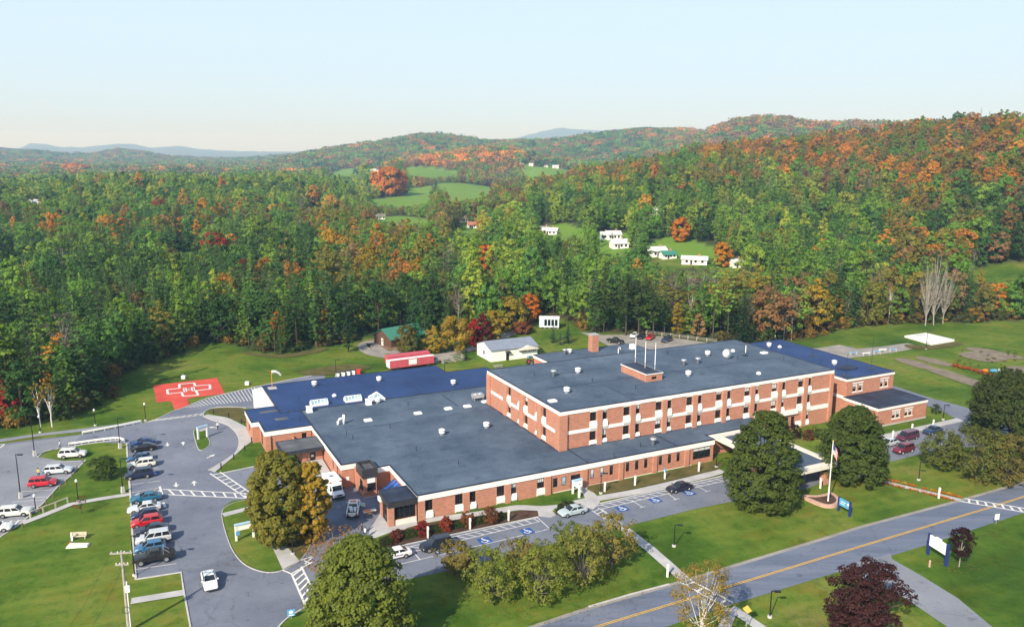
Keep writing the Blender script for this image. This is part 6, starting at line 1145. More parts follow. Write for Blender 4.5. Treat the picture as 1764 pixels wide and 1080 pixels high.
# people
def person(bx, by, rz, shirt, trousers, label, stride=.18, arm=.25, z=.09, hair=(.04, .025, .015)):
    t = thing('person', label, 'person', (*G(bx, by).xy, z), rz)
    V = [(0, 0, .95), (0, .0, 1.2), (0, .02, 1.42), (0, .02, 1.52), (0, .03, 1.66), (0, .03, 1.76)]; Ed = [(0, 1), (1, 2), (2, 3), (3, 4), (4, 5)]; Rd = [(.15, .11), (.15, .10), (.16, .10), (.055, .055), (.085, .10), (.06, .07)]
    for s in (-1, 1):
        k = len(V); st = stride*s; V += [(s*.10, 0, .86), (s*.11, st*.5, .48), (s*.11, st-.03*(1 if s < 0 else 0), .08), (s*.12, st+.15, .04)]; Ed += [(0, k), (k, k+1), (k+1, k+2), (k+2, k+3)]; Rd += [(.10, .10), (.065, .07), (.045, .05), (.045, .035)]
        k = len(V); V += [(s*.19, .01, 1.40), (s*.25, -arm*s*.4, 1.13), (s*.24, -arm*s+.06, .90), (s*.235, -arm*s+.09, .80)]; Ed += [(2, k), (k, k+1), (k+1, k+2), (k+2, k+3)]; Rd += [(.06, .06), (.045, .045), (.035, .035), (.04, .025)]
        for f in range(5): q = len(V); V += [(s*.235+(f-2)*.012, -arm*s+.09+(.03 if f == 0 else 0), .775), (s*.235+(f-2)*.016-(.01*s), -arm*s+.10+(.04 if f == 0 else .01), .735+.012*abs(f-2))]; Ed += [(k+3, q), (q, q+1)]; Rd += [(.009, .009), (.008, .008)]
    me = bpy.data.meshes.new('body'); me.from_pydata(V, Ed, []); key = 'clothes_%d' % len(MATS)
    m, n, l, b = newmat(key); tc = n.new('ShaderNodeTexCoord'); sx = n.new('ShaderNodeSeparateXYZ'); l.new(tc.outputs['Object'], sx.inputs[0]); rp = n.new('ShaderNodeValToRGB'); rp.color_ramp.interpolation = 'CONSTANT'; e = rp.color_ramp.elements
    while len(e) < 4: e.new(.5)
    mp = n.new('ShaderNodeMath'); mp.operation = 'DIVIDE'; mp.inputs[1].default_value = 2.; l.new(sx.outputs[2], mp.inputs[0]); l.new(mp.outputs[0], rp.inputs[0])
    for q, (p, c) in zip(e, ((0, (.02, .02, .02)), (.05, trousers), (.475, shirt), (.745, (.5, .31, .23)))): q.position = p; q.color = (*c, 1)
    l.new(rp.outputs[0], b.inputs['Base Color']); b.inputs['Roughness'].default_value = .8; me.materials.append(m); o = obj('body', me, t); md = o.modifiers.new('skin', 'SKIN')
    for sv, r_ in zip(me.skin_vertices[0].data, Rd): sv.radius = r_
    me.skin_vertices[0].data[0].use_root = True; sd = o.modifiers.new('sub', 'SUBSURF'); sd.levels = 1; sd.render_levels = 1
    hm = MB(); hm.lathe([(.11, -.03), (.115, .03), (.09, .10), (.02, .13)], 12, (0, .01, 1.70)); hk = 'hair_%d' % len(MATS); plain(hk, hair, .7, .2, 8); hm.build('hair', hk, t, True)
    fm_ = MB(); fm_.hexa([(-.018, .115, 1.63), (.018, .115, 1.63), (.012, .15, 1.63), (-.012, .15, 1.63), (-.01, .115, 1.68), (.01, .115, 1.68), (.008, .12, 1.68), (-.008, .12, 1.68)]); fm_.build('nose', 'skin', t)
    for s in (-1, 1): em = MB(); em.box((s*.035-.013, .112, 1.675), (s*.035+.013, .122, 1.69)); em.build('eye', 'black_metal', t)
    mm_ = MB(); mm_.box((-.025, .112, 1.595), (.025, .12, 1.606)); mm_.build('mouth', 'red_paint', t); return t
person(375.5, 741, .9, (.75, .76, .78), (.02, .02, .03), 'person in white top and dark trousers crossing the loop drive')
person(104, 774.5, -1.2, (.72, .74, .76), (.03, .05, .12), 'person in white top walking past the curved guardrail', .3)
person(67, 823, .4, (.55, .5, .18), (.04, .08, .22), 'person in yellowish shirt and blue jeans behind the silver estate car')
person(624, 920, 2.4, (.03, .03, .04), (.03, .03, .05), 'person in dark clothes standing below the rescue pickup'); person(629, 927, -.6, (.62, .64, .66), (.04, .04, .06), 'person in pale top beside the person in dark clothes')
# ------------------------------------------------------------------ trees
def unit(a): return a/np.maximum(np.linalg.norm(a, axis=1, keepdims=True), 1e-6)
def cards(c, nrm, size, rg, asp=.7):
    """leaf-sized diamonds"""
    N = len(c); t = unit(np.cross(nrm, rg.normal(size=(N, 3)))); b_ = np.cross(nrm, t); s = size[:, None]
    V = np.stack([c-t*s*.5, c-b_*s*.5*asp+t*s*.06, c+t*s*.5, c+b_*s*.5*asp+t*s*.06], 1).reshape(-1, 3)
    return V, np.arange(4*N).reshape(-1, 4)
def tubes(paths, seg=5):
    Vs, Qs, o = [], [], 0
    for P, rad in paths:
        P = np.asarray(P, float); n_ = len(P); d = np.gradient(P, axis=0); d = unit(d); ref = np.where(np.abs(d[:, 2:3]) < .9, [[0, 0, 1.]], [[1., 0, 0]]); a = unit(np.cross(d, ref)); b_ = np.cross(d, a)
        th = np.linspace(0, 2*np.pi, seg, endpoint=False); r_ = np.asarray(rad, float)[:, None, None]
        ring = P[:, None]+r_*(a[:, None]*np.cos(th)[None, :, None]+b_[:, None]*np.sin(th)[None, :, None]); Vs.append(ring.reshape(-1, 3))
        i = np.arange(n_-1)[:, None]*seg+np.arange(seg)[None]; j = np.arange(n_-1)[:, None]*seg+(np.arange(seg)[None]+1) % seg
        Qs.append((np.stack([i, j, j+seg, i+seg], -1).reshape(-1, 4))+o); o += n_*seg
    return np.concatenate(Vs), np.concatenate(Qs)
PROF = {'dome': lambda t: np.clip(1-t**2.6, 0, 1)**.55*np.clip(.66+3.2*t, 0, 1), 'oval': lambda t: np.sqrt(np.clip(1-(2*t-1)**2, 0, 1))**.8, 'egg': lambda t: np.clip(np.sin(np.pi*np.clip(t, 0, 1)**.62), 0, 1)**.75, 'cone': lambda t: np.clip(1-t, 0, 1)**.75*np.clip(t*6+.35, 0, 1), 'round': lambda t: np.sqrt(np.clip(1-(1.9*t-.9)**2, .02, 1)), 'spread': lambda t: np.clip(.55+.9*t, 0, 1)*np.sqrt(np.clip(1-np.clip(t-.35, 0, 1)**2/.45, .02, 1))}
def broadleaf(seed, h, r, cb=.25, shape='oval', ncl=60, npl=40, leaf=.5, cr=.24, bark='bark', limbs=8, trunk_r=.22, fork=.45, spread=.5, mod=1., fill=.25):
    rg = np.random.default_rng(seed); z0 = h*cb; t = rg.uniform(0.02, .98, ncl); a = rg.uniform(0, 2*np.pi, ncl)
    rp = r*PROF[shape](t)*(1+mod*(.16*np.sin(2*a+seed)+.1*np.sin(3*a+2*seed))); f = np.sqrt(rg.uniform(0, 1, ncl)*(1-fill*(1-t**3))+fill*(1-t**3)); c = np.stack([np.cos(a)*rp*f, np.sin(a)*rp*f, z0+t*(h-z0)], -1)
    rad = r*cr*rg.uniform(.7, 1.25, ncl)*np.clip(.55+rp/r*.6, .5, 1.1); N = ncl*npl; ci = np.repeat(np.arange(ncl), npl)
    d = unit(rg.normal(size=(N, 3))); d[:, 2] = np.abs(d[:, 2])*rg.choice([1, 1, -.6], N); p = c[ci]+d*(rad[ci]*rg.uniform(.55, 1.05, N))[:, None]*np.array([1, 1, .8])
    ax = unit(p-np.array([0, 0, z0+(h-z0)*.4])); n_ = unit(d*.7+ax*.5+np.array([0, 0, .35])+rg.normal(size=(N, 3))*.35)
    V, Q = cards(p, n_, leaf*rg.uniform(.7, 1.3, N), rg); lv = np.clip(np.repeat(rg.uniform(0, 1, ncl), npl)*.55+rg.uniform(0, 1, N)*.45, 0, 1)
    crown = (V, Q, lv); P = []; wob = rg.normal(size=(6, 2))*r*.03
    tz = np.linspace(0, h*.82, 6); tp = np.stack([np.concatenate([[0], wob[1:, 0]]), np.concatenate([[0], wob[1:, 1]]), tz], -1); P.append((tp, np.linspace(trunk_r, trunk_r*.18, 6)))
    for k in rg.choice(ncl, min(limbs, ncl), replace=False):
        zb = min(h*fork*rg.uniform(.55, 1.3), c[k, 2]*.8); s = np.array([np.interp(zb, tz, tp[:, 0]), np.interp(zb, tz, tp[:, 1]), zb]); e = c[k]; m_ = (s+e)/2+np.array([0, 0, -.06*h*spread]); P.append((np.stack([s, (s+m_)/2+[0, 0, .0], m_, e]), [trunk_r*.5, trunk_r*.4, trunk_r*.28, trunk_r*.08]))
    return crown, tubes(P), bark
def conifer(seed, h, r, cb=.12, gap=.0, step=.85, leaf=1.0, nb=7, droop=.18, trunk_r=.22, bark='bark', power=.85):
    rg = np.random.default_rng(seed); z = h*cb; C_, N_, S_, LV = [], [], [], []; P = [(np.stack([np.zeros(4), np.zeros(4), np.linspace(0, h*.97, 4)], -1), np.linspace(trunk_r, .03, 4))]
    while z < h*.985:
        t = (z-h*cb)/(h*(1-cb)); L_ = r*(1-t)**power*min(1, .55+t*5)*rg.uniform(.78, 1.12)+.12; k = max(4, int(nb*(1-.4*t))); a0 = rg.uniform(0, 6.28); shade = rg.uniform(0, 1)
        for i in range(k):
            a = a0+2*np.pi*i/k+rg.normal()*.22; Lb = L_*rg.uniform(.65, 1.15); m_ = max(2, int(Lb/(leaf*.36)))
            if rg.uniform() < gap: continue
            for q in range(m_):
                f = (q+.6)/m_; rr_ = Lb*f; sd = rg.normal()*.18*Lb*f; zz = z-droop*Lb*f**1.5+.10*Lb*f*(1 if t > .6 else .3)+rg.normal()*.08
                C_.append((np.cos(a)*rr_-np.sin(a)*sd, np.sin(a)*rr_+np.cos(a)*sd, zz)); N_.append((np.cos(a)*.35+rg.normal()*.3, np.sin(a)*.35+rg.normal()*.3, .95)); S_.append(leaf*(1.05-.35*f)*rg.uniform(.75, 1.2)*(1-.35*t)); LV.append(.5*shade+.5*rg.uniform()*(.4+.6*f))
            if Lb > 1.2 and i % 2 == 0: P.append((np.array([(0, 0, z), (np.cos(a)*Lb*.5, np.sin(a)*Lb*.5, z-droop*Lb*.3), (np.cos(a)*Lb*.85, np.sin(a)*Lb*.85, z-droop*Lb*.75)]), [.06, .04, .015]))
        z += step*rg.uniform(.75, 1.3)*(1-.35*t)
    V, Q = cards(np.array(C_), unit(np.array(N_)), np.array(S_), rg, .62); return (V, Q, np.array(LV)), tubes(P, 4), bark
def tree_meshes(name, tree):
    (V, Q, lv), (tv, tq), bark = tree
    cm = fastmesh(name+'_crown', V, Q, ['leaves'], [('lv', 'FACE', 'FLOAT', lv)]); tm = fastmesh(name+'_trunk', tv, tq, [bark])
    tm.polygons.foreach_set('use_smooth', np.ones(len(tm.polygons), bool)); return cm, tm
def joined(name, tree):
    (V, Q, lv), (tv, tq), bark = tree; me = fastmesh(name, np.concatenate([V, tv]), np.concatenate([Q, tq+len(V)]), ['leaves', bark], [('lv', 'FACE', 'FLOAT', np.concatenate([lv, np.full(len(tq), .5)]))])
    me.polygons.foreach_set('material_index', np.concatenate([np.zeros(len(Q), np.int32), np.ones(len(tq), np.int32)])); me.update(); return me
def plant_tree(name, meshes, label, cat, loc, tint, group=None, rz=0., s=1., sz=None):
    t = thing(name, label, cat, loc, rz, group); t.scale = (s, s, sz or s)
    obj('trunk', meshes[1], t); c = obj('crown', meshes[0], t); c['tint'] = (*tint, 1.0); c.color = (*tint, 1); return t
# species used in the woods (unit heights as built)
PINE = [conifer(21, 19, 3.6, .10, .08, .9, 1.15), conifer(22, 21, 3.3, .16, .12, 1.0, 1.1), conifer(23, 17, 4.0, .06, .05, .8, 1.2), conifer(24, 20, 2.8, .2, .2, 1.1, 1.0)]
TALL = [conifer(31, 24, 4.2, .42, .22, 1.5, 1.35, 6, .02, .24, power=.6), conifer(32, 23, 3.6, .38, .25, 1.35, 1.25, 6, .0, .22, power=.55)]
LEAFY = [broadleaf(41, 14, 4.0, .12, 'oval', 64, 32, .62), broadleaf(42, 15, 3.5, .10, 'egg', 64, 30, .6), broadleaf(43, 13, 4.6, .15, 'round', 70, 32, .66), broadleaf(44, 12, 3.2, .05, 'egg', 54, 30, .58), broadleaf(45, 13, 4.4, .2, 'spread', 64, 32, .62, mod=1.6), broadleaf(46, 16, 3.4, .08, 'dome', 68, 32, .6, mod=1.4), broadleaf(47, 11, 4.0, .1, 'dome', 60, 32, .6, mod=1.8, fill=.1)]
BARE = [broadleaf(51, 15, 3.8, .3, 'oval', 40, 5, .5, bark='bark_grey', limbs=40, trunk_r=.15, fork=.6), broadleaf(52, 16, 3.0, .45, 'oval', 34, 9, .6, bark='bark_pale', limbs=26, trunk_r=.14, fork=.75)]
BUSH = [broadleaf(61, 4.5, 2.6, .0, 'round', 34, 24, .5, limbs=4, trunk_r=.08), broadleaf(62, 3.2, 2.4, .0, 'spread', 30, 24, .45, limbs=4, trunk_r=.07)]
LOW = [broadleaf(71, 13, 4.3, .05, 'oval', 34, 14, 1.25, limbs=2), broadleaf(72, 12, 4.8, .05, 'round', 34, 14, 1.3, limbs=2), broadleaf(73, 14, 4.0, .05, 'egg', 34, 14, 1.25, limbs=2), conifer(74, 18, 3.6, .1, .05, 1.9, 2.2, 6, .18)]
def grove(seed):
    rg = np.random.default_rng(seed); Vs, Qs, lvs, o = [], [], [], 0
    for k in range(11):
        a = rg.uniform(0, 6.28); q = 13*math.sqrt(rg.uniform()); (V, Q, lv), _, _ = broadleaf(seed*20+k, rg.uniform(10, 16), rg.uniform(3.8, 5.4), 0, 'round', 12, 5, 3.2, limbs=0); Vs.append(V+[math.cos(a)*q, math.sin(a)*q, rg.uniform(-1, 1)]); Qs.append(Q+o); o += len(V); lvs.append(np.clip(lv*.5+rg.uniform(0, .5), 0, 1))
    return (np.concatenate(Vs), np.concatenate(Qs), np.concatenate(lvs)), tubes([([(0, 0, -2), (0, 0, 3.)], [.3, .2])]), 'bark'
GROVE = [grove(i) for i in range(3)]
GREEN = [(.155, .315, .044), (.190, .345, .050), (.225, .355, .056), (.110, .250, .054)]; DKGREEN = [(.052, .135, .032), (.070, .160, .038), (.085, .172, .042)]; LTGREEN = [(.31, .43, .06), (.38, .44, .065)]
OLIVE = [(.22, .23, .04), (.29, .25, .045), (.19, .20, .05)]; YELLOW = [(.34, .24, .025), (.40, .27, .03), (.26, .22, .03)]; ORANGE = [(.60, .27, .035), (.64, .34, .05), (.50, .235, .045)]; REDS = [(.33, .03, .02), (.28, .05, .04)]; BROWN = [(.30, .18, .08), (.26, .18, .09), (.34, .21, .085)]; GREYB = [(.16, .13, .11)]
def zone(px_, py_, d, rg):
    """what grows here: returns (species, tint)"""
    def pick(*opts):
        w_ = np.array([o[0] for o in opts], float); o = opts[rg.choice(len(opts), p=w_/w_.sum())]; c = np.array(o[2][rg.integers(len(o[2]))])*rg.uniform(.8, 1.22); return o[1], tuple(c*np.array([rg.uniform(.92, 1.08), 1, rg.uniform(.9, 1.1)]))
    if d > 1700:
        if 680 < px_ < 900 and d < 2150: return pick((5, 'L', ORANGE), (2, 'L', BROWN), (2, 'L', OLIVE), (2, 'L', GREEN))
        if px_ > 1150: return pick((3, 'L', BROWN), (3, 'L', GREEN), (1.5, 'L', ORANGE), (2, 'L', OLIVE))
        return pick((4, 'L', GREEN), (2.2, 'L', BROWN), (2, 'L', OLIVE), (.6, 'L', ORANGE), (3, 'L', DKGREEN))
    n1 = math.sin(px_*.031+py_*.05)+math.sin(px_*.013-py_*.09+2)
    if px_ > 1000 and py_ < 316-max(0, (1500-px_))*.15+14*n1 and d > 420:
        return pick((3.8 if n1 > -.5 else 1.4, 'L', ORANGE), (1.6, 'L', BROWN), (2.6, 'L', OLIVE), (.6, 'P', GREEN), (.5, 'L', YELLOW), (.4, 'B', GREYB), (1.0 if n1 > 0 else 3.2, 'L', GREEN))
    if px_ > 1530 and py_ > 330: return pick((3, 'L', OLIVE), (1.2, 'L', BROWN), (2.5, 'P', DKGREEN), (2.0, 'L', DKGREEN), (.7, 'L', ORANGE), (.5, 'B', GREYB), (.4, 'L', YELLOW), (2.6, 'L', GREEN))
    if px_ > 1130 and py_ > 492: return pick((2.2, 'L', GREEN), (1.6, 'T', GREEN), (1.5, 'P', DKGREEN), (2, 'L', OLIVE), (1.4, 'L', BROWN), (1.3, 'B', GREYB), (.7, 'L', YELLOW), (.8, 'L', DKGREEN))
    if px_ > 900 and py_ > 330: return pick((2.2, 'P', DKGREEN), (1.5, 'L', DKGREEN), (5, 'L', GREEN), (4, 'P', GREEN), (1.2, 'L', LTGREEN), (.35, 'L', OLIVE), (.12, 'L', ORANGE), (.35, 'B', GREYB), (1.0, 'T', GREEN))
    if px_ > 780 and py_ > 395: return pick((1.5, 'P', DKGREEN), (5, 'L', GREEN), (3, 'P', GREEN), (2, 'L', LTGREEN), (.8, 'L', OLIVE), (.3, 'B', GREYB))
    if px_ > 540 and 370 < py_ < 500 and px_ < 800: return pick((3.2, 'L', OLIVE), (1.6, 'L', YELLOW), (2.5, 'L', GREEN), (1.5, 'B', GREYB), (2, 'T', GREEN), (.6, 'L', BROWN), (.35, 'L', ORANGE))
    if px_ > 640 and py_ <= 400: return pick((3, 'L', GREEN), (1.6, 'L', BROWN), (1.8, 'L', OLIVE), (.8, 'L', ORANGE), (1.2, 'B', GREYB), (2, 'P', GREEN), (1.5, 'L', LTGREEN))
    if 360 < py_ < 425 and px_ < 660: return pick((.7 if px_ > 180 else .25, 'L', ORANGE), (1.5, 'L', OLIVE), (.5, 'L', BROWN), (1.5, 'P', DKGREEN), (4, 'L', GREEN), (3, 'P', GREEN), (.6, 'B', GREYB), (.12, 'L', REDS))
    if py_ <= 360: return pick((2.5, 'P', DKGREEN), (1.5, 'L', DKGREEN), (6, 'L', GREEN), (2, 'P', GREEN), (5, 'L', LTGREEN), (.4, 'L', OLIVE), (.25, 'L', ORANGE))
    return pick((4.5, 'P', DKGREEN), (2, 'P', GREEN), (2.2, 'T', DKGREEN), (3, 'L', DKGREEN), (2.2, 'L', GREEN), (.5, 'L', OLIVE), (.2, 'L', ORANGE), (.25, 'B', GREYB), (.12, 'L', REDS), (.5, 'L', LTGREEN))
# line of sight: what terrain plus canopy hides
_va = np.radians(np.arange(-46, 46.01, .25)); _vr = np.geomspace(200, 14000, 500); _A, _R = np.meshgrid(_va, _vr, indexing='ij'); _h = height(np.sin(_A)*_R, np.cos(_A)*_R); _el = np.maximum.accumulate((_h+7-CAMZ)/_R, axis=1)
def visible(x, y, top):
    d = np.hypot(x, y); ia = np.clip(np.searchsorted(_va, np.arctan2(x, y)), 0, len(_va)-1); ir = np.clip(np.searchsorted(_vr, d*.985)-1, 0, len(_vr)-1); return (top-CAMZ)/d > _el[ia, ir]-.002
rg = np.random.default_rng(77); cand = []
for d0, d1, s in ((150, 430, 5.1), (430, 900, 6.6), (900, 1750, 9.0), (1750, 4600, 21)):
    d = d0
    while d < d1:
        n_ = int(d*R(80)/s); a = (np.arange(n_)+rg.uniform(-.45, .45, n_))/n_*R(80)-R(40); q = d+rg.uniform(-.45, .45, n_)*s; cand.append(np.stack([np.sin(a)*q, np.cos(a)*q, np.full(n_, d0)], -1)); d += s
cand = np.concatenate(cand); X_, Y_ = cand[:, 0], cand[:, 1]
keep = ~cleared(X_, Y_); Hh = height(X_, Y_); keep &= visible(X_, Y_, Hh+15); k_ = Y_*cp+(CAMZ-Hh)*sp; PX = 882+FPX*X_/np.maximum(k_, 1); keep &= (PX > -170) & (PX < 1930); cand = cand[keep]; Hh = Hh[keep]
hmax = glade(cand[:, 0], cand[:, 1], Hh); ok_ = hmax > 4; cand = cand[ok_]; Hh = Hh[ok_]; hmax = hmax[ok_]
print('forest', len(cand))
NEAR = {k: [] for k in 'PTLB'}; FAR = {k: [] for k in ('P', 'T', 'L', 'B', 'low', 'grove')}
SP = {'P': PINE, 'T': TALL, 'L': LEAFY, 'B': BARE, 'low': LOW, 'grove': GROVE}
HT = {'P': 19, 'T': 23.5, 'L': 14, 'B': 15.5}; order = np.argsort(np.hypot(cand[:, 0], cand[:, 1])); LIM = {'P': 230, 'T': 70, 'L': 290, 'B': 40}
for i in order:
    x, y, band = cand[i]; d = math.hypot(x, y); z = Hh[i]; px_, py_ = proj((x, y, z+8)); sp_, tint = zone(px_, py_, d, rg); rz = rg.uniform(0, 6.28)
    if band >= 1750: FAR['grove'].append((x, y, z-1, rz, rg.uniform(.9, 1.3) if band < 4600 else 2.2, rg.integers(3), tuple(np.array(tint)*1.25))); continue
    if band >= 900: FAR['low'].append((x, y, z-.5, rz, min(rg.uniform(.8, 1.4) if sp_ not in 'PT' else rg.uniform(.6, 1.0), max(.3, (hmax[i]-1)/15)), 3 if sp_ in 'PT' else rg.integers(3), tint)); continue
    s = rg.uniform(.85, 1.45) if sp_ == 'L' else rg.uniform(.72, 1.22) if sp_ != 'T' else rg.uniform(.75, 1.1)
    if sp_ == 'L' and d < 330: s *= rg.uniform(.6, 1.05)
    i_ = rg.integers(len(SP[sp_])); s = min(s, max(.25, (hmax[i]-1)/HT[sp_]))
    r_ = (x, y, z-.2, rz, s, i_, tint)
    if len(NEAR[sp_]) < LIM[sp_] and -20 < px_ < 1784: NEAR[sp_].append(r_)
    else: FAR[sp_].append(r_)
MESH = {k: [tree_meshes('tree', t) for t in SP[k]] for k in 'PTLB'}
def hue(t):
    r_, g_, b_ = t
    if r_ > g_*2.1: return 'orange' if r_ > .3 and g_ > .07 else ('red' if g_ < .07 else 'brown')
    if r_ > g_*1.15: return 'yellow' if g_ > .17 else 'tan'
    if r_ > g_*.7: return 'olive'
    return 'dark green' if g_ < .15 else 'bright green'
for k, nm, kind in (('P', 'spruce_tree', 'conical spruce'), ('T', 'pine_tree', 'tall pine with bare lower trunk'), ('L', 'broadleaf_tree', 'leafy broadleaf tree'), ('B', 'bare_tree', 'pale-trunked nearly leafless tree')):
    for (x, y, z, rz, s, i, tint) in NEAR[k]:
        hu = hue(tint) if k != 'B' else 'grey'
        plant_tree(nm, MESH[k][i], f'{hu} {kind} in the woods', 'tree', (x, y, z), tint, f'{hu} {nm.replace("_", " ")}s of the near woods', rz, s*rg.uniform(.85, 1.15), s*rg.uniform(.85, 1.12))
def forest(name, key, label):
    rows = FAR[key]
    if not rows: return
    A_ = np.array([r_[:6] for r_ in rows], float); tn = np.array([(*r_[6], 1) for r_ in rows])
    me = bpy.data.meshes.new(name); me.vertices.add(len(A_)); me.vertices.foreach_set('co', A_[:, :3].astype(np.float32).ravel())
    for an, ty, dat in (('rot', 'FLOAT', A_[:, 3]),): a = me.attributes.new(an, ty, 'POINT'); a.data.foreach_set('value', dat.astype(np.float32))
    w_ = np.random.default_rng(len(A_)); sv = np.stack([A_[:, 4]*w_.uniform(.82, 1.2, len(A_)), A_[:, 4]*w_.uniform(.82, 1.2, len(A_)), A_[:, 4]*w_.uniform(.8, 1.18, len(A_))], -1); a = me.attributes.new('scl', 'FLOAT_VECTOR', 'POINT'); a.data.foreach_set('vector', sv.astype(np.float32).ravel())
    a = me.attributes.new('idx', 'INT', 'POINT'); a.data.foreach_set('value', A_[:, 5].astype(np.int32)); a = me.attributes.new('tint', 'FLOAT_COLOR', 'POINT'); a.data.foreach_set('color', tn.astype(np.float32).ravel())
    col = bpy.data.collections.new(name+'_kinds')
    for q, t in enumerate(SP[key]): col.objects.link(bpy.data.objects.new(f'{name}_kind_{q}', joined(f'{name}_kind', t)))
    ng = bpy.data.node_groups.new(name, 'GeometryNodeTree'); ng.interface.new_socket('Geometry', in_out='INPUT', socket_type='NodeSocketGeometry'); ng.interface.new_socket('Geometry', in_out='OUTPUT', socket_type='NodeSocketGeometry'); N = ng.nodes; Lk = ng.links
    gi = N.new('NodeGroupInput'); go = N.new('NodeGroupOutput'); ci = N.new('GeometryNodeCollectionInfo'); ci.inputs['Collection'].default_value = col; ci.inputs['Separate Children'].default_value = True; ci.inputs['Reset Children'].default_value = True
    ip = N.new('GeometryNodeInstanceOnPoints'); ip.inputs['Pick Instance'].default_value = True
    def na(nm_, ty): q = N.new('GeometryNodeInputNamedAttribute'); q.data_type = ty; q.inputs[0].default_value = nm_; return q.outputs[0]
    cx = N.new('ShaderNodeCombineXYZ'); Lk.new(na('rot', 'FLOAT'), cx.inputs[2]); Lk.new(cx.outputs[0], ip.inputs['Rotation']); Lk.new(na('scl', 'FLOAT_VECTOR'), ip.inputs['Scale']); Lk.new(na('idx', 'INT'), ip.inputs['Instance Index'])
    Lk.new(gi.outputs[0], ip.inputs['Points']); Lk.new(ci.outputs[0], ip.inputs['Instance']); Lk.new(ip.outputs[0], go.inputs[0])
    o = obj(name, me); md = o.modifiers.new('forest', 'NODES'); md.node_group = ng; return tag(o, label, kind='stuff')
forest('spruce_forest', 'P', 'dense spruce and fir forest covering the valley'); forest('pine_forest', 'T', 'tall pines standing through the forest'); forest('broadleaf_forest', 'L', 'mixed green and autumn broadleaf forest'); forest('bare_wood', 'B', 'leafless pale trees scattered in the forest'); forest('hillside_forest', 'low', 'autumn forest on the hillsides'); forest('distant_forest', 'grove', 'far-off wooded hills')
# ------------------------------------------------------------------ trees and shrubs of the grounds
def fitted(name, cat, label, base, ty, hwid, tint, kind='broad', far=False, group=None, **kw):
    g = T(*base) if far else G(*base); z0 = g.z; lo, hi = 0., 80.
    for _ in range(40):
        mid = (lo+hi)/2
        if proj((g.x, g.y, z0+mid))[1] > ty: lo = mid
        else: hi = mid
    h = mid; depth = g.y*cp+(CAMZ-z0)*sp; r_ = hwid*depth/FPX; seed = int(base[0]*7+base[1]*13+ty) % 9999
    if far and 'leaf' in kw and kind == 'broad': kw = {**kw, 'leaf': max(.6, r_*.2), 'ncl': 120, 'npl': 44, 'fill': .45}
    tr_ = broadleaf(seed, h, r_, **kw) if kind == 'broad' else conifer(seed, h, r_, **kw)
    return plant_tree(name, tree_meshes(name, tr_), label, cat, (g.x, g.y, z0-.05), tint, group)
BIG = dict(shape='dome', cb=.04, ncl=500, npl=56, leaf=.42, cr=.135, limbs=14, trunk_r=.32, mod=.4, fill=.35)
fitted('linden_tree', 'tree', 'large dense conical linden in front of the drive-through canopy', (1313, 874), 708, 64, (.085, .125, .025), **BIG)
fitted('linden_tree', 'tree', 'dense conical linden behind the flagpole and canopy', (1466, 826), 700, 60, (.078, .118, .024), **BIG)
fitted('maple_tree', 'tree', 'large dark olive maple beyond the east drive', (1733, 772), 640, 66, (.065, .09, .022), **{**BIG, 'shape': 'oval'})
fitted('oak_tree', 'tree', 'broad olive-green oak on the kerbed grass island', (482, 940), 780, 53, (.21, .205, .035), **{**BIG, 'shape': 'oval'})
fitted('oak_tree', 'tree', 'golden-brown oak beside the olive oak, next to the ambulance', (535, 934), 797, 35, (.42, .29, .035), **{**BIG, 'shape': 'oval', 'ncl': 380})
fitted('linden_tree', 'tree', 'large green linden with yellow tips at the lot entrance crossing', (620, 1122), 926, 86, (.17, .215, .034), **{**BIG, 'ncl': 600, 'npl': 56, 'leaf': .38})
fitted('ash_tree', 'tree', 'thin brown half-bare tree behind the green linden', (578, 1000), 908, 46, (.26, .14, .04), shape='oval', cb=.15, ncl=70, npl=14, leaf=.35, limbs=40, trunk_r=.14, bark='bark_pale')
for b_, ty, hw, c in (((788, 990), 934, 38, (.20, .17, .045)), ((846, 1036), 944, 54, (.20, .24, .04)), ((928, 1036), 930, 58, (.21, .25, .04)), ((1004, 1010), 908, 56, (.22, .23, .045)), ((1052, 982), 886, 46, (.26, .22, .05)), ((985, 958), 904, 38, (.15, .20, .04)), ((900, 982), 936, 42, (.24, .20, .05))):
    fitted('crabapple_tree', 'tree', 'spreading olive crabapple in the thicket beside the lawn walk', b_, ty, hw, c, group='crabapples beside the lawn walk', shape='spread', cb=.12, ncl=120, npl=30, leaf=.30, cr=.15, limbs=44, trunk_r=.11, fork=.2, bark='bark_grey', mod=1.6, fill=.1)
for b_, ty, hw, c in (((1622, 806), 748, 44, (.12, .15, .03)), ((1680, 826), 740, 60, (.14, .16, .035)), ((1742, 836), 752, 55, (.17, .15, .04)), ((1800, 822), 745, 52, (.12, .14, .03))):
    fitted('crabapple_tree', 'tree', 'spreading dark olive crabapple in the thicket by the east lot', b_, ty, hw, c, group='crabapples by the east lot', shape='spread', cb=.08, ncl=110, npl=38, leaf=.36, cr=.16, limbs=34, trunk_r=.13, fork=.2, mod=1.4, fill=.1)
fitted('birch_tree', 'tree', 'white-stemmed birch with sparse golden-brown leaves beside the road', (1206, 1130), 968, 60, (.30, .22, .05), shape='oval', cb=.3, ncl=120, npl=44, leaf=.2, cr=.17, limbs=24, trunk_r=.12, fork=.42, bark='bark_white', mod=1.5) if two_scale('bark_white', (.62, .60, .56), (.82, .80, .76), 1.5, 7, .7, .3) else None
fitted('purple_maple', 'tree', 'large dark purple-red maple beside the side road', (1482, 1102), 966, 66, (.062, .022, .024), **{**BIG, 'shape': 'round', 'leaf': .34, 'ncl': 260, 'npl': 40, 'mod': 1.6, 'fill': .1, 'cr': .15, 'limbs': 40})
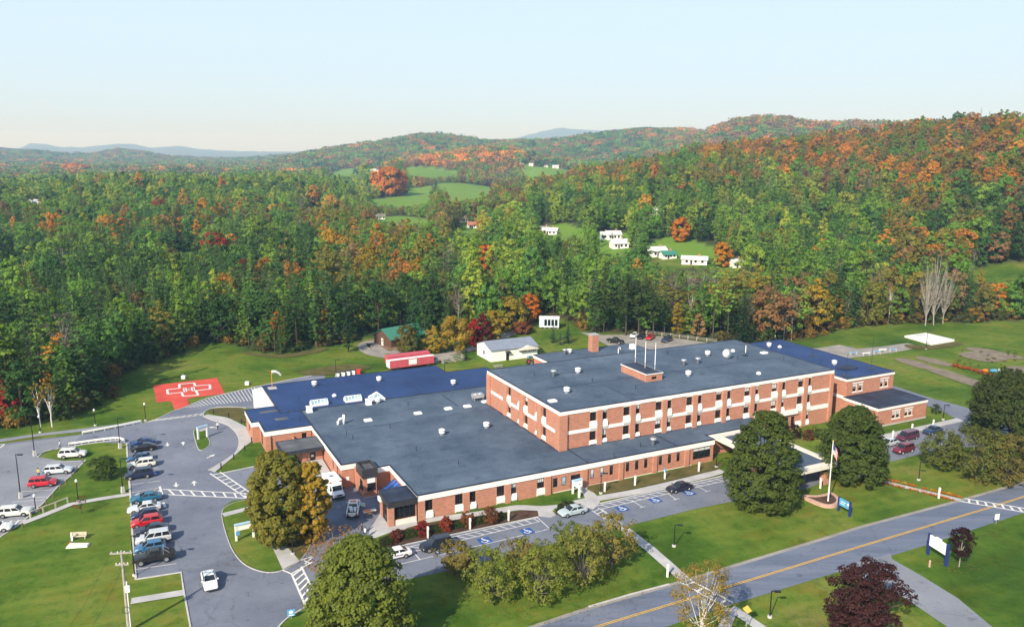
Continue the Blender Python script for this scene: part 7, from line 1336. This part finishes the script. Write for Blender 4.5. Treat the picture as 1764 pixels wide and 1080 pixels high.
fitted('purple_maple', 'tree', 'small dark purple maple beside the large white sign', (1652, 976), 909, 19, (.035, .010, .014), shape='oval', cb=.32, ncl=70, npl=34, leaf=.26, limbs=8, trunk_r=.1, bark='bark_pale')
fitted('round_bush', 'bush', 'round green bush on the grass bank between the lots', (180, 824), 787, 21, (.055, .095, .02), shape='round', cb=.0, ncl=80, npl=34, leaf=.3, limbs=4, trunk_r=.1)
fitted('sapling', 'tree', 'thin sapling with a few red leaves beside the sidewalk', (141, 885), 854, 12, (.25, .05, .03), shape='oval', cb=.3, ncl=26, npl=7, leaf=.2, limbs=20, trunk_r=.05)
fitted('round_bush', 'bush', 'dark purple round bush by the three-storey wing door', (1368, 754), 730, 10, (.035, .012, .014), shape='round', cb=0, ncl=50, npl=26, leaf=.25, limbs=3, trunk_r=.06)
for b_, ty, hw, c, nm in (((683, 932), 912, 10.5, (.15, .04, .028), 'dark russet'), ((728, 923), 897, 11.5, (.24, .03, .028), 'crimson'), ((767, 914.5), 889, 11.5, (.28, .055, .028), 'bright red'), ((806, 906), 880, 11, (.20, .08, .03), 'russet'), ((844.5, 902), 872, 13, (.17, .07, .03), 'large brown-red')):
    fitted('burning_bush', 'bush', f'{nm} clipped round shrub in the mulch bed', b_, ty, hw, c, shape='round', cb=.0, ncl=70, npl=30, leaf=.22, cr=.26, limbs=3, trunk_r=.06)
for k, (a, b_) in enumerate((((655, 941), (675, 935)), ((690, 929), (720, 923)), ((736, 920), (760, 915)), ((775, 911), (800, 906)), ((815, 904), (838, 899)), ((855, 897), (868, 893)))):
    A_, B_ = G(*a), G(*b_); L_ = (B_-A_).length; hr_ = np.random.default_rng(k+5); N = int(L_*420); p = np.stack([hr_.uniform(-L_/2, L_/2, N), hr_.uniform(-.55, .55, N), hr_.uniform(.05, .95, N)], -1); f = hr_.integers(0, 3, N); p[f == 0, 2] = .95+hr_.normal(size=(f == 0).sum())*.04; p[f == 1, 1] = np.sign(p[f == 1, 1])*(.55+hr_.normal(size=(f == 1).sum())*.04)
    nn = np.stack([hr_.normal(size=N)*.3, np.where(f == 1, np.sign(p[:, 1]), hr_.normal(size=N)*.3), np.where(f == 0, 1, .4)], -1); V, Q = cards(p, unit(nn), np.full(N, .2), hr_)
    c = (A_+B_)/2; ho = obj('hedge', fastmesh('hedge', V, Q, ['leaves'], [('lv', 'FACE', 'FLOAT', hr_.uniform(0, 1, N))]), loc=(c.x, c.y, .1), rot=math.atan2((B_-A_).y, (B_-A_).x)); ho['tint'] = (.05, .075, .02, 1.); tag(ho, 'low clipped green hedge between round red shrubs', 'hedge', 'clipped hedges in the mulch bed')
for b_, ty, hw, lb, c in (((953, 590), 557, 9, 'small blue spruce on the bank by the pale hut', (.035, .10, .065)), ((978, 591), 557, 13, 'larger blue spruce on the bank by the pale hut', (.035, .095, .055)), ((965, 594), 573, 8, 'squat blue spruce below the two taller ones', (.045, .12, .08)), ((802.5, 621), 598, 8, 'small dark spruce on the grass by the garage', (.018, .05, .022))): fitted('spruce_tree', 'tree', lb, b_, ty, hw, c, 'con', step=.45, leaf=.6, nb=8, cb=.03, trunk_r=.1)
MID = dict(ncl=90, npl=34, leaf=.55, cr=.22, limbs=8, trunk_r=.18)
fitted('spruce_tree', 'tree', 'tall bright green spruce rising beside the brown shed', (716, 604), 478, 34, (.035, .13, .035), 'con', step=.8, leaf=1.0, nb=8)
for b_, ty, hw, c, lb, far, sh_ in (((783, 606), 545, 31, (.38, .27, .03), 'large yellow maple between gravel track and woods', 0, 'oval'), ((748, 608), 562, 19, (.34, .25, .035), 'smaller yellow maple beside the tall green spruce', 0, 'egg'), ((817, 597), 549, 14, (.42, .03, .025), 'bright red maple by the gravel track', 0, 'egg'), ((832, 594), 538, 14, (.16, .018, .02), 'dark wine-red maple by the gravel track', 0, 'egg'), ((851, 588), 535, 17, (.36, .27, .03), 'yellow maple between the wine-red maple and the track end', 0, 'oval'), ((880, 570), 509, 28, (.33, .26, .03), 'pale yellow maple at the top of the gravel track', 0, 'round'), ((912, 556), 505, 17, (.55, .18, .02), 'orange-pink maple above the pale hut', 0, 'round'), ((700, 608), 560, 20, (.15, .13, .03), 'olive shrubby tree covering one side of the shed', 0, 'round'), ((708, 611), 578, 16, (.10, .12, .03), 'low green tree in front of the shed', 0, 'round'), ((900, 575), 553, 16, (.22, .08, .03), 'russet bush on the dirt bank by the garage', 0, 'round'),
     ((481, 598), 536, 16, (.55, .19, .016), 'bright orange maple at the wood edge above the lawn', 0, 'egg'), ((562, 590), 531, 14, (.45, .27, .03), 'golden tree among tall pines at the wood edge', 0, 'egg'), ((836, 474), 422, 20, (.56, .19, .016), 'round bright orange maple alone among green trees', 1, 'round'), ((670, 338), 290, 29, (.54, .20, .02), 'huge orange maple clump on the far hill field', 1, 'round'), ((1172, 417), 375, 16, (.54, .20, .02), 'orange maple at the top of the valley lawn', 1, 'oval'), ((1243, 460), 418, 16, (.50, .22, .018), 'golden orange maple beside a small white outbuilding', 1, 'round'), ((10, 728), 655, 22, (.36, .04, .035), 'red maple among dark trees at the wood edge', 0, 'egg'), ((130, 300), 283, 22, (.52, .2, .02), 'broad orange treetop clump on the far wooded rise', 1, 'round')):
    fitted('maple_tree', 'tree', lb, b_, ty, hw, c, far=bool(far), shape=sh_, cb=.05, **({**MID, 'leaf': 1.1} if far else MID))
for b_, ty, hw, lb in (((1078, 578), 450, 42, 'broad dark pine with bare lower trunk behind the gravel lot'), ((1100, 578), 458, 32, 'tall dark pine beside the broad pine behind the gravel lot'), ((1040, 572), 446, 38, 'dark spreading pine above the grassy bank'), ((1125, 582), 470, 26, 'slender dark pine at the end of the rail fence')): fitted('pine_tree', 'tree', lb, b_, ty, hw, (.055, .085, .022), 'con', cb=.34, gap=.15, step=1.3, leaf=1.5, nb=7, droop=.02, power=.55, trunk_r=.3)
for b_, ty, hw, lb in (((1278, 590), 492, 34, 'very dark conical hemlock above the slate roof'), ((600, 606), 470, 20, 'tall layered pine at the lawn edge near the brown shed'), ((30, 560), 470, 40, 'broad dark layered pine deep in the woods beyond the path')): fitted('hemlock_tree', 'tree', lb, b_, ty, hw, (.020, .062, .02), 'con', cb=.08, step=.8, leaf=1.1, nb=8)
for b_, ty, hw in (((1608, 560), 432, 26), ((1594, 561), 446, 20), ((1624, 558), 450, 22)): fitted('bare_poplar', 'tree', 'tall bare grey-stemmed poplar at the meadow edge', b_, ty, hw, (.16, .13, .10), shape='oval', cb=.3, ncl=100, npl=4, leaf=.35, limbs=50, trunk_r=.24, fork=.2, spread=-.15, bark='bark_pale', group='bare poplars at the meadow edge')
for b_ in ((1037, 418), (1054, 419)): fitted('cedar_tree', 'tree', 'narrow upright cedar beside the pale blue valley house', b_, 400, 4, (.03, .07, .02), 'con', far=True, group='cedars by the valley houses', step=.5, leaf=.8, cb=.02, power=.35)
# white trunks at the wood edge
for b_, ty, hw in (((1325, 588), 520, 10), ((1335, 586), 520, 9), ((1350, 585), 525, 11), ((1455, 560), 500, 14), ((1530, 556), 480, 12), ((70, 735), 660, 10), ((90, 735), 650, 12), ((1190, 570), 500, 16)): fitted('birch_tree', 'tree', 'slender white-trunked birch at the wood edge', b_, ty, hw, (.24, .18, .04), group='birches at the wood edge', shape='oval', cb=.45, ncl=26, npl=14, leaf=.5, limbs=14, trunk_r=.16, bark='bark_white')
# scrub along the wood edge
BM = [tree_meshes('bush', t) for t in BUSH]; sr = np.random.default_rng(5); k = 0
for a, b_ in zip(GROUNDS[1:-3], GROUNDS[2:-2]):
    L_ = (b_-a).length
    if min(a.y, b_.y) < 60: continue
    for q in range(max(1, int(L_/2.4))):
        p = a.lerp(b_, (q+sr.uniform())/max(1, int(L_/2.4)))+Vector((sr.normal()*1.2, sr.uniform(-1, 4), 0)); px_, py_ = proj(p)
        if not (-40 < px_ < 1800) or (1005 < px_ < 1240) or (620 < px_ < 700) or (925 < px_ < 1000) or k > 210: continue
        hi_ = sr.choice(6); c = [(.10, .11, .03), (.14, .12, .035), (.06, .11, .025), (.20, .12, .04), (.05, .09, .02), (.30, .20, .04)][hi_]; nm = ['olive', 'khaki', 'green', 'brown', 'dark green', 'yellow'][hi_]; k += 1
        plant_tree('wild_shrub', BM[sr.integers(2)], f'{nm} wild shrub on the ragged edge of the woods', 'bush', (p.x, p.y, float(height(p.x, p.y))-.1), c, f'{nm} shrubs along the wood edge', sr.uniform(0, 6), sr.uniform(.5, 1.15))
# flowers
def flower_mesh(seed, r_, h, n_):
    q = np.random.default_rng(seed); p = q.normal(size=(n_, 3))*[r_*.36, r_*.36, h*.18]+[0, 0, h*.5]; V, Q = cards(p, unit(q.normal(size=(n_, 3))*.5+[0, 0, 1]), q.uniform(.12, .26, n_), q); return fastmesh('flower_clump', V, Q, ['leaves'], [('lv', 'FACE', 'FLOAT', q.uniform(.3, 1, n_))])
FM = [flower_mesh(i, .5, .5, 46) for i in range(3)]
def flower(p, tint, label, group, s=1.):
    o = obj('flower_clump', FM[sr.integers(3)], loc=(p.x, p.y, .02), rot=sr.uniform(0, 6)); o.scale = (s,)*3; o['tint'] = (*tint, 1.); tag(o, label, 'flowers', group)
for s, (a, b_) in ((0, ((1525, 826.5), (1652, 857))), (1, ((1505, 829), (1640, 862)))):
    A_, B_ = G(*a), G(*b_)
    for q in range(24):
        if sr.uniform() < .15: continue
        flower(A_.lerp(B_, (q+sr.uniform(-.3, .3))/23), (.62, .17, .02) if sr.uniform() < .75 else (.65, .34, .03), 'clump of orange marigolds along the east walk', 'marigolds along the east walk', sr.uniform(.7, 1.1))
for q in range(26):
    p = G(1386+sr.uniform(6, 42), 862+sr.uniform(-2, 8))
    if inpoly(np.array([p.x]), np.array([p.y]), bd)[0]: p.z = .4; flower(p, [(.35, .28, .04), (.12, .16, .03), (.45, .16, .03)][sr.integers(3)], 'clump of low yellowing plants in the flagpole bed', 'plants in the flagpole bed', .8); 
for q in range(20):
    t = q/19; p = G(1643+t*68, 631+t*18+sr.uniform(-1.5, 1.5)); flower(p, (.42, .13, .03), 'rust-orange plant in the garden row', 'rust-orange garden row', sr.uniform(1.6, 2.4))
for q in range(26):
    p = G(1640+sr.uniform(0, 110), 605+sr.uniform(0, 30)); flower(p, [(.10, .14, .03), (.20, .12, .05), (.13, .16, .03)][sr.integers(3)], 'low garden plant in the vegetable plots', 'vegetable plot plants', sr.uniform(.8, 1.6))
flower(G(121, 938), (.6, .04, .03), 'red flowers at the end of the memorial slab', None, .9)
IB = [tree_meshes('bush', broadleaf(91, 1.0, 1.3, 0, 'spread', 30, 30, .22, limbs=3, trunk_r=.04))]
for bx, by in ((966, 880), (978, 876), (990, 877), (972, 884)): plant_tree('low_shrub', IB[0], 'low dark green juniper on the planted island', 'bush', (*G(bx, by).xy, .1), (.04, .075, .02), 'junipers on the planted island', sr.uniform(0, 6), sr.uniform(.8, 1.2))
for bx, by, c in ((1385, 752, (.16, .22, .03)), (1398, 748, (.20, .24, .03)), (1392, 758, (.14, .05, .03)), (1408, 755, (.06, .1, .02)), (1612, 712, (.05, .08, .03))): plant_tree('low_shrub', BM[0], 'mixed low shrub by the foot of the three-storey wing' if bx < 1600 else 'grey-green shrub at the annex corner', 'bush', G(bx, by), c, 'shrubs at the three-storey wing' if bx < 1600 else None, bx, .45)

# fallen leaves under the near trees
fr = np.random.default_rng(9); P_ = []
for (bx, by), r_, k in (((1313, 872), 8, 900), ((1466, 826), 8, 700), ((484, 940), 8, 900), ((540, 930), 7, 900), ((620, 1122), 10, 900), ((900, 1000), 12, 1500), ((1004, 1000), 9, 1000), ((1206, 1130), 7, 500), ((1484, 1106), 8, 700), ((1652, 976), 3, 150), ((1690, 820), 12, 900), ((1733, 772), 8, 600)):
    g = G(bx, by); a = fr.uniform(0, 6.28, k); q = r_*np.sqrt(fr.uniform(0, 1, k))*fr.uniform(.6, 1.25, k); P_.append(np.stack([g.x+np.cos(a)*q, g.y+np.sin(a)*q, np.full(k, .10)], -1))
P_ = np.concatenate(P_); nn = unit(fr.normal(size=P_.shape)*.25+[0, 0, 1]); V, Q = cards(P_, nn, fr.uniform(.10, .24, len(P_)), fr); lo_ = obj('fallen_leaves', fastmesh('fallen_leaves', V, Q, ['leaves'], [('lv', 'FACE', 'FLOAT', fr.uniform(0, 1, len(P_)))])); lo_['tint'] = (.26, .16, .05, 1.); tag(lo_, 'brown fallen leaves scattered under the near trees', kind='stuff')
# ------------------------------------------------------------------ haze: even pale air round everything
m = bpy.data.materials.new('haze'); m.use_nodes = True; n = m.node_tree.nodes; n.remove(n['Principled BSDF'])
pv = n.new('ShaderNodeVolumePrincipled'); pv.inputs['Color'].default_value = (.38, .63, 1, 1); pv.inputs['Absorption Color'].default_value = (1, 1, 1, 1); pv.inputs['Density'].default_value = 1.5e-4; pv.inputs['Anisotropy'].default_value = 0
m.node_tree.links.new(pv.outputs[0], n['Material Output'].inputs['Volume']); MATS['haze'] = m
mb = MB(); mb.box((-23000, -23000, float(Zt.min())-2), (23000, 23000, max(float(Zt.max())+40, 140)))
tag(mb.build('haze', 'haze'), 'thin pale haze over the whole valley', kind='stuff')
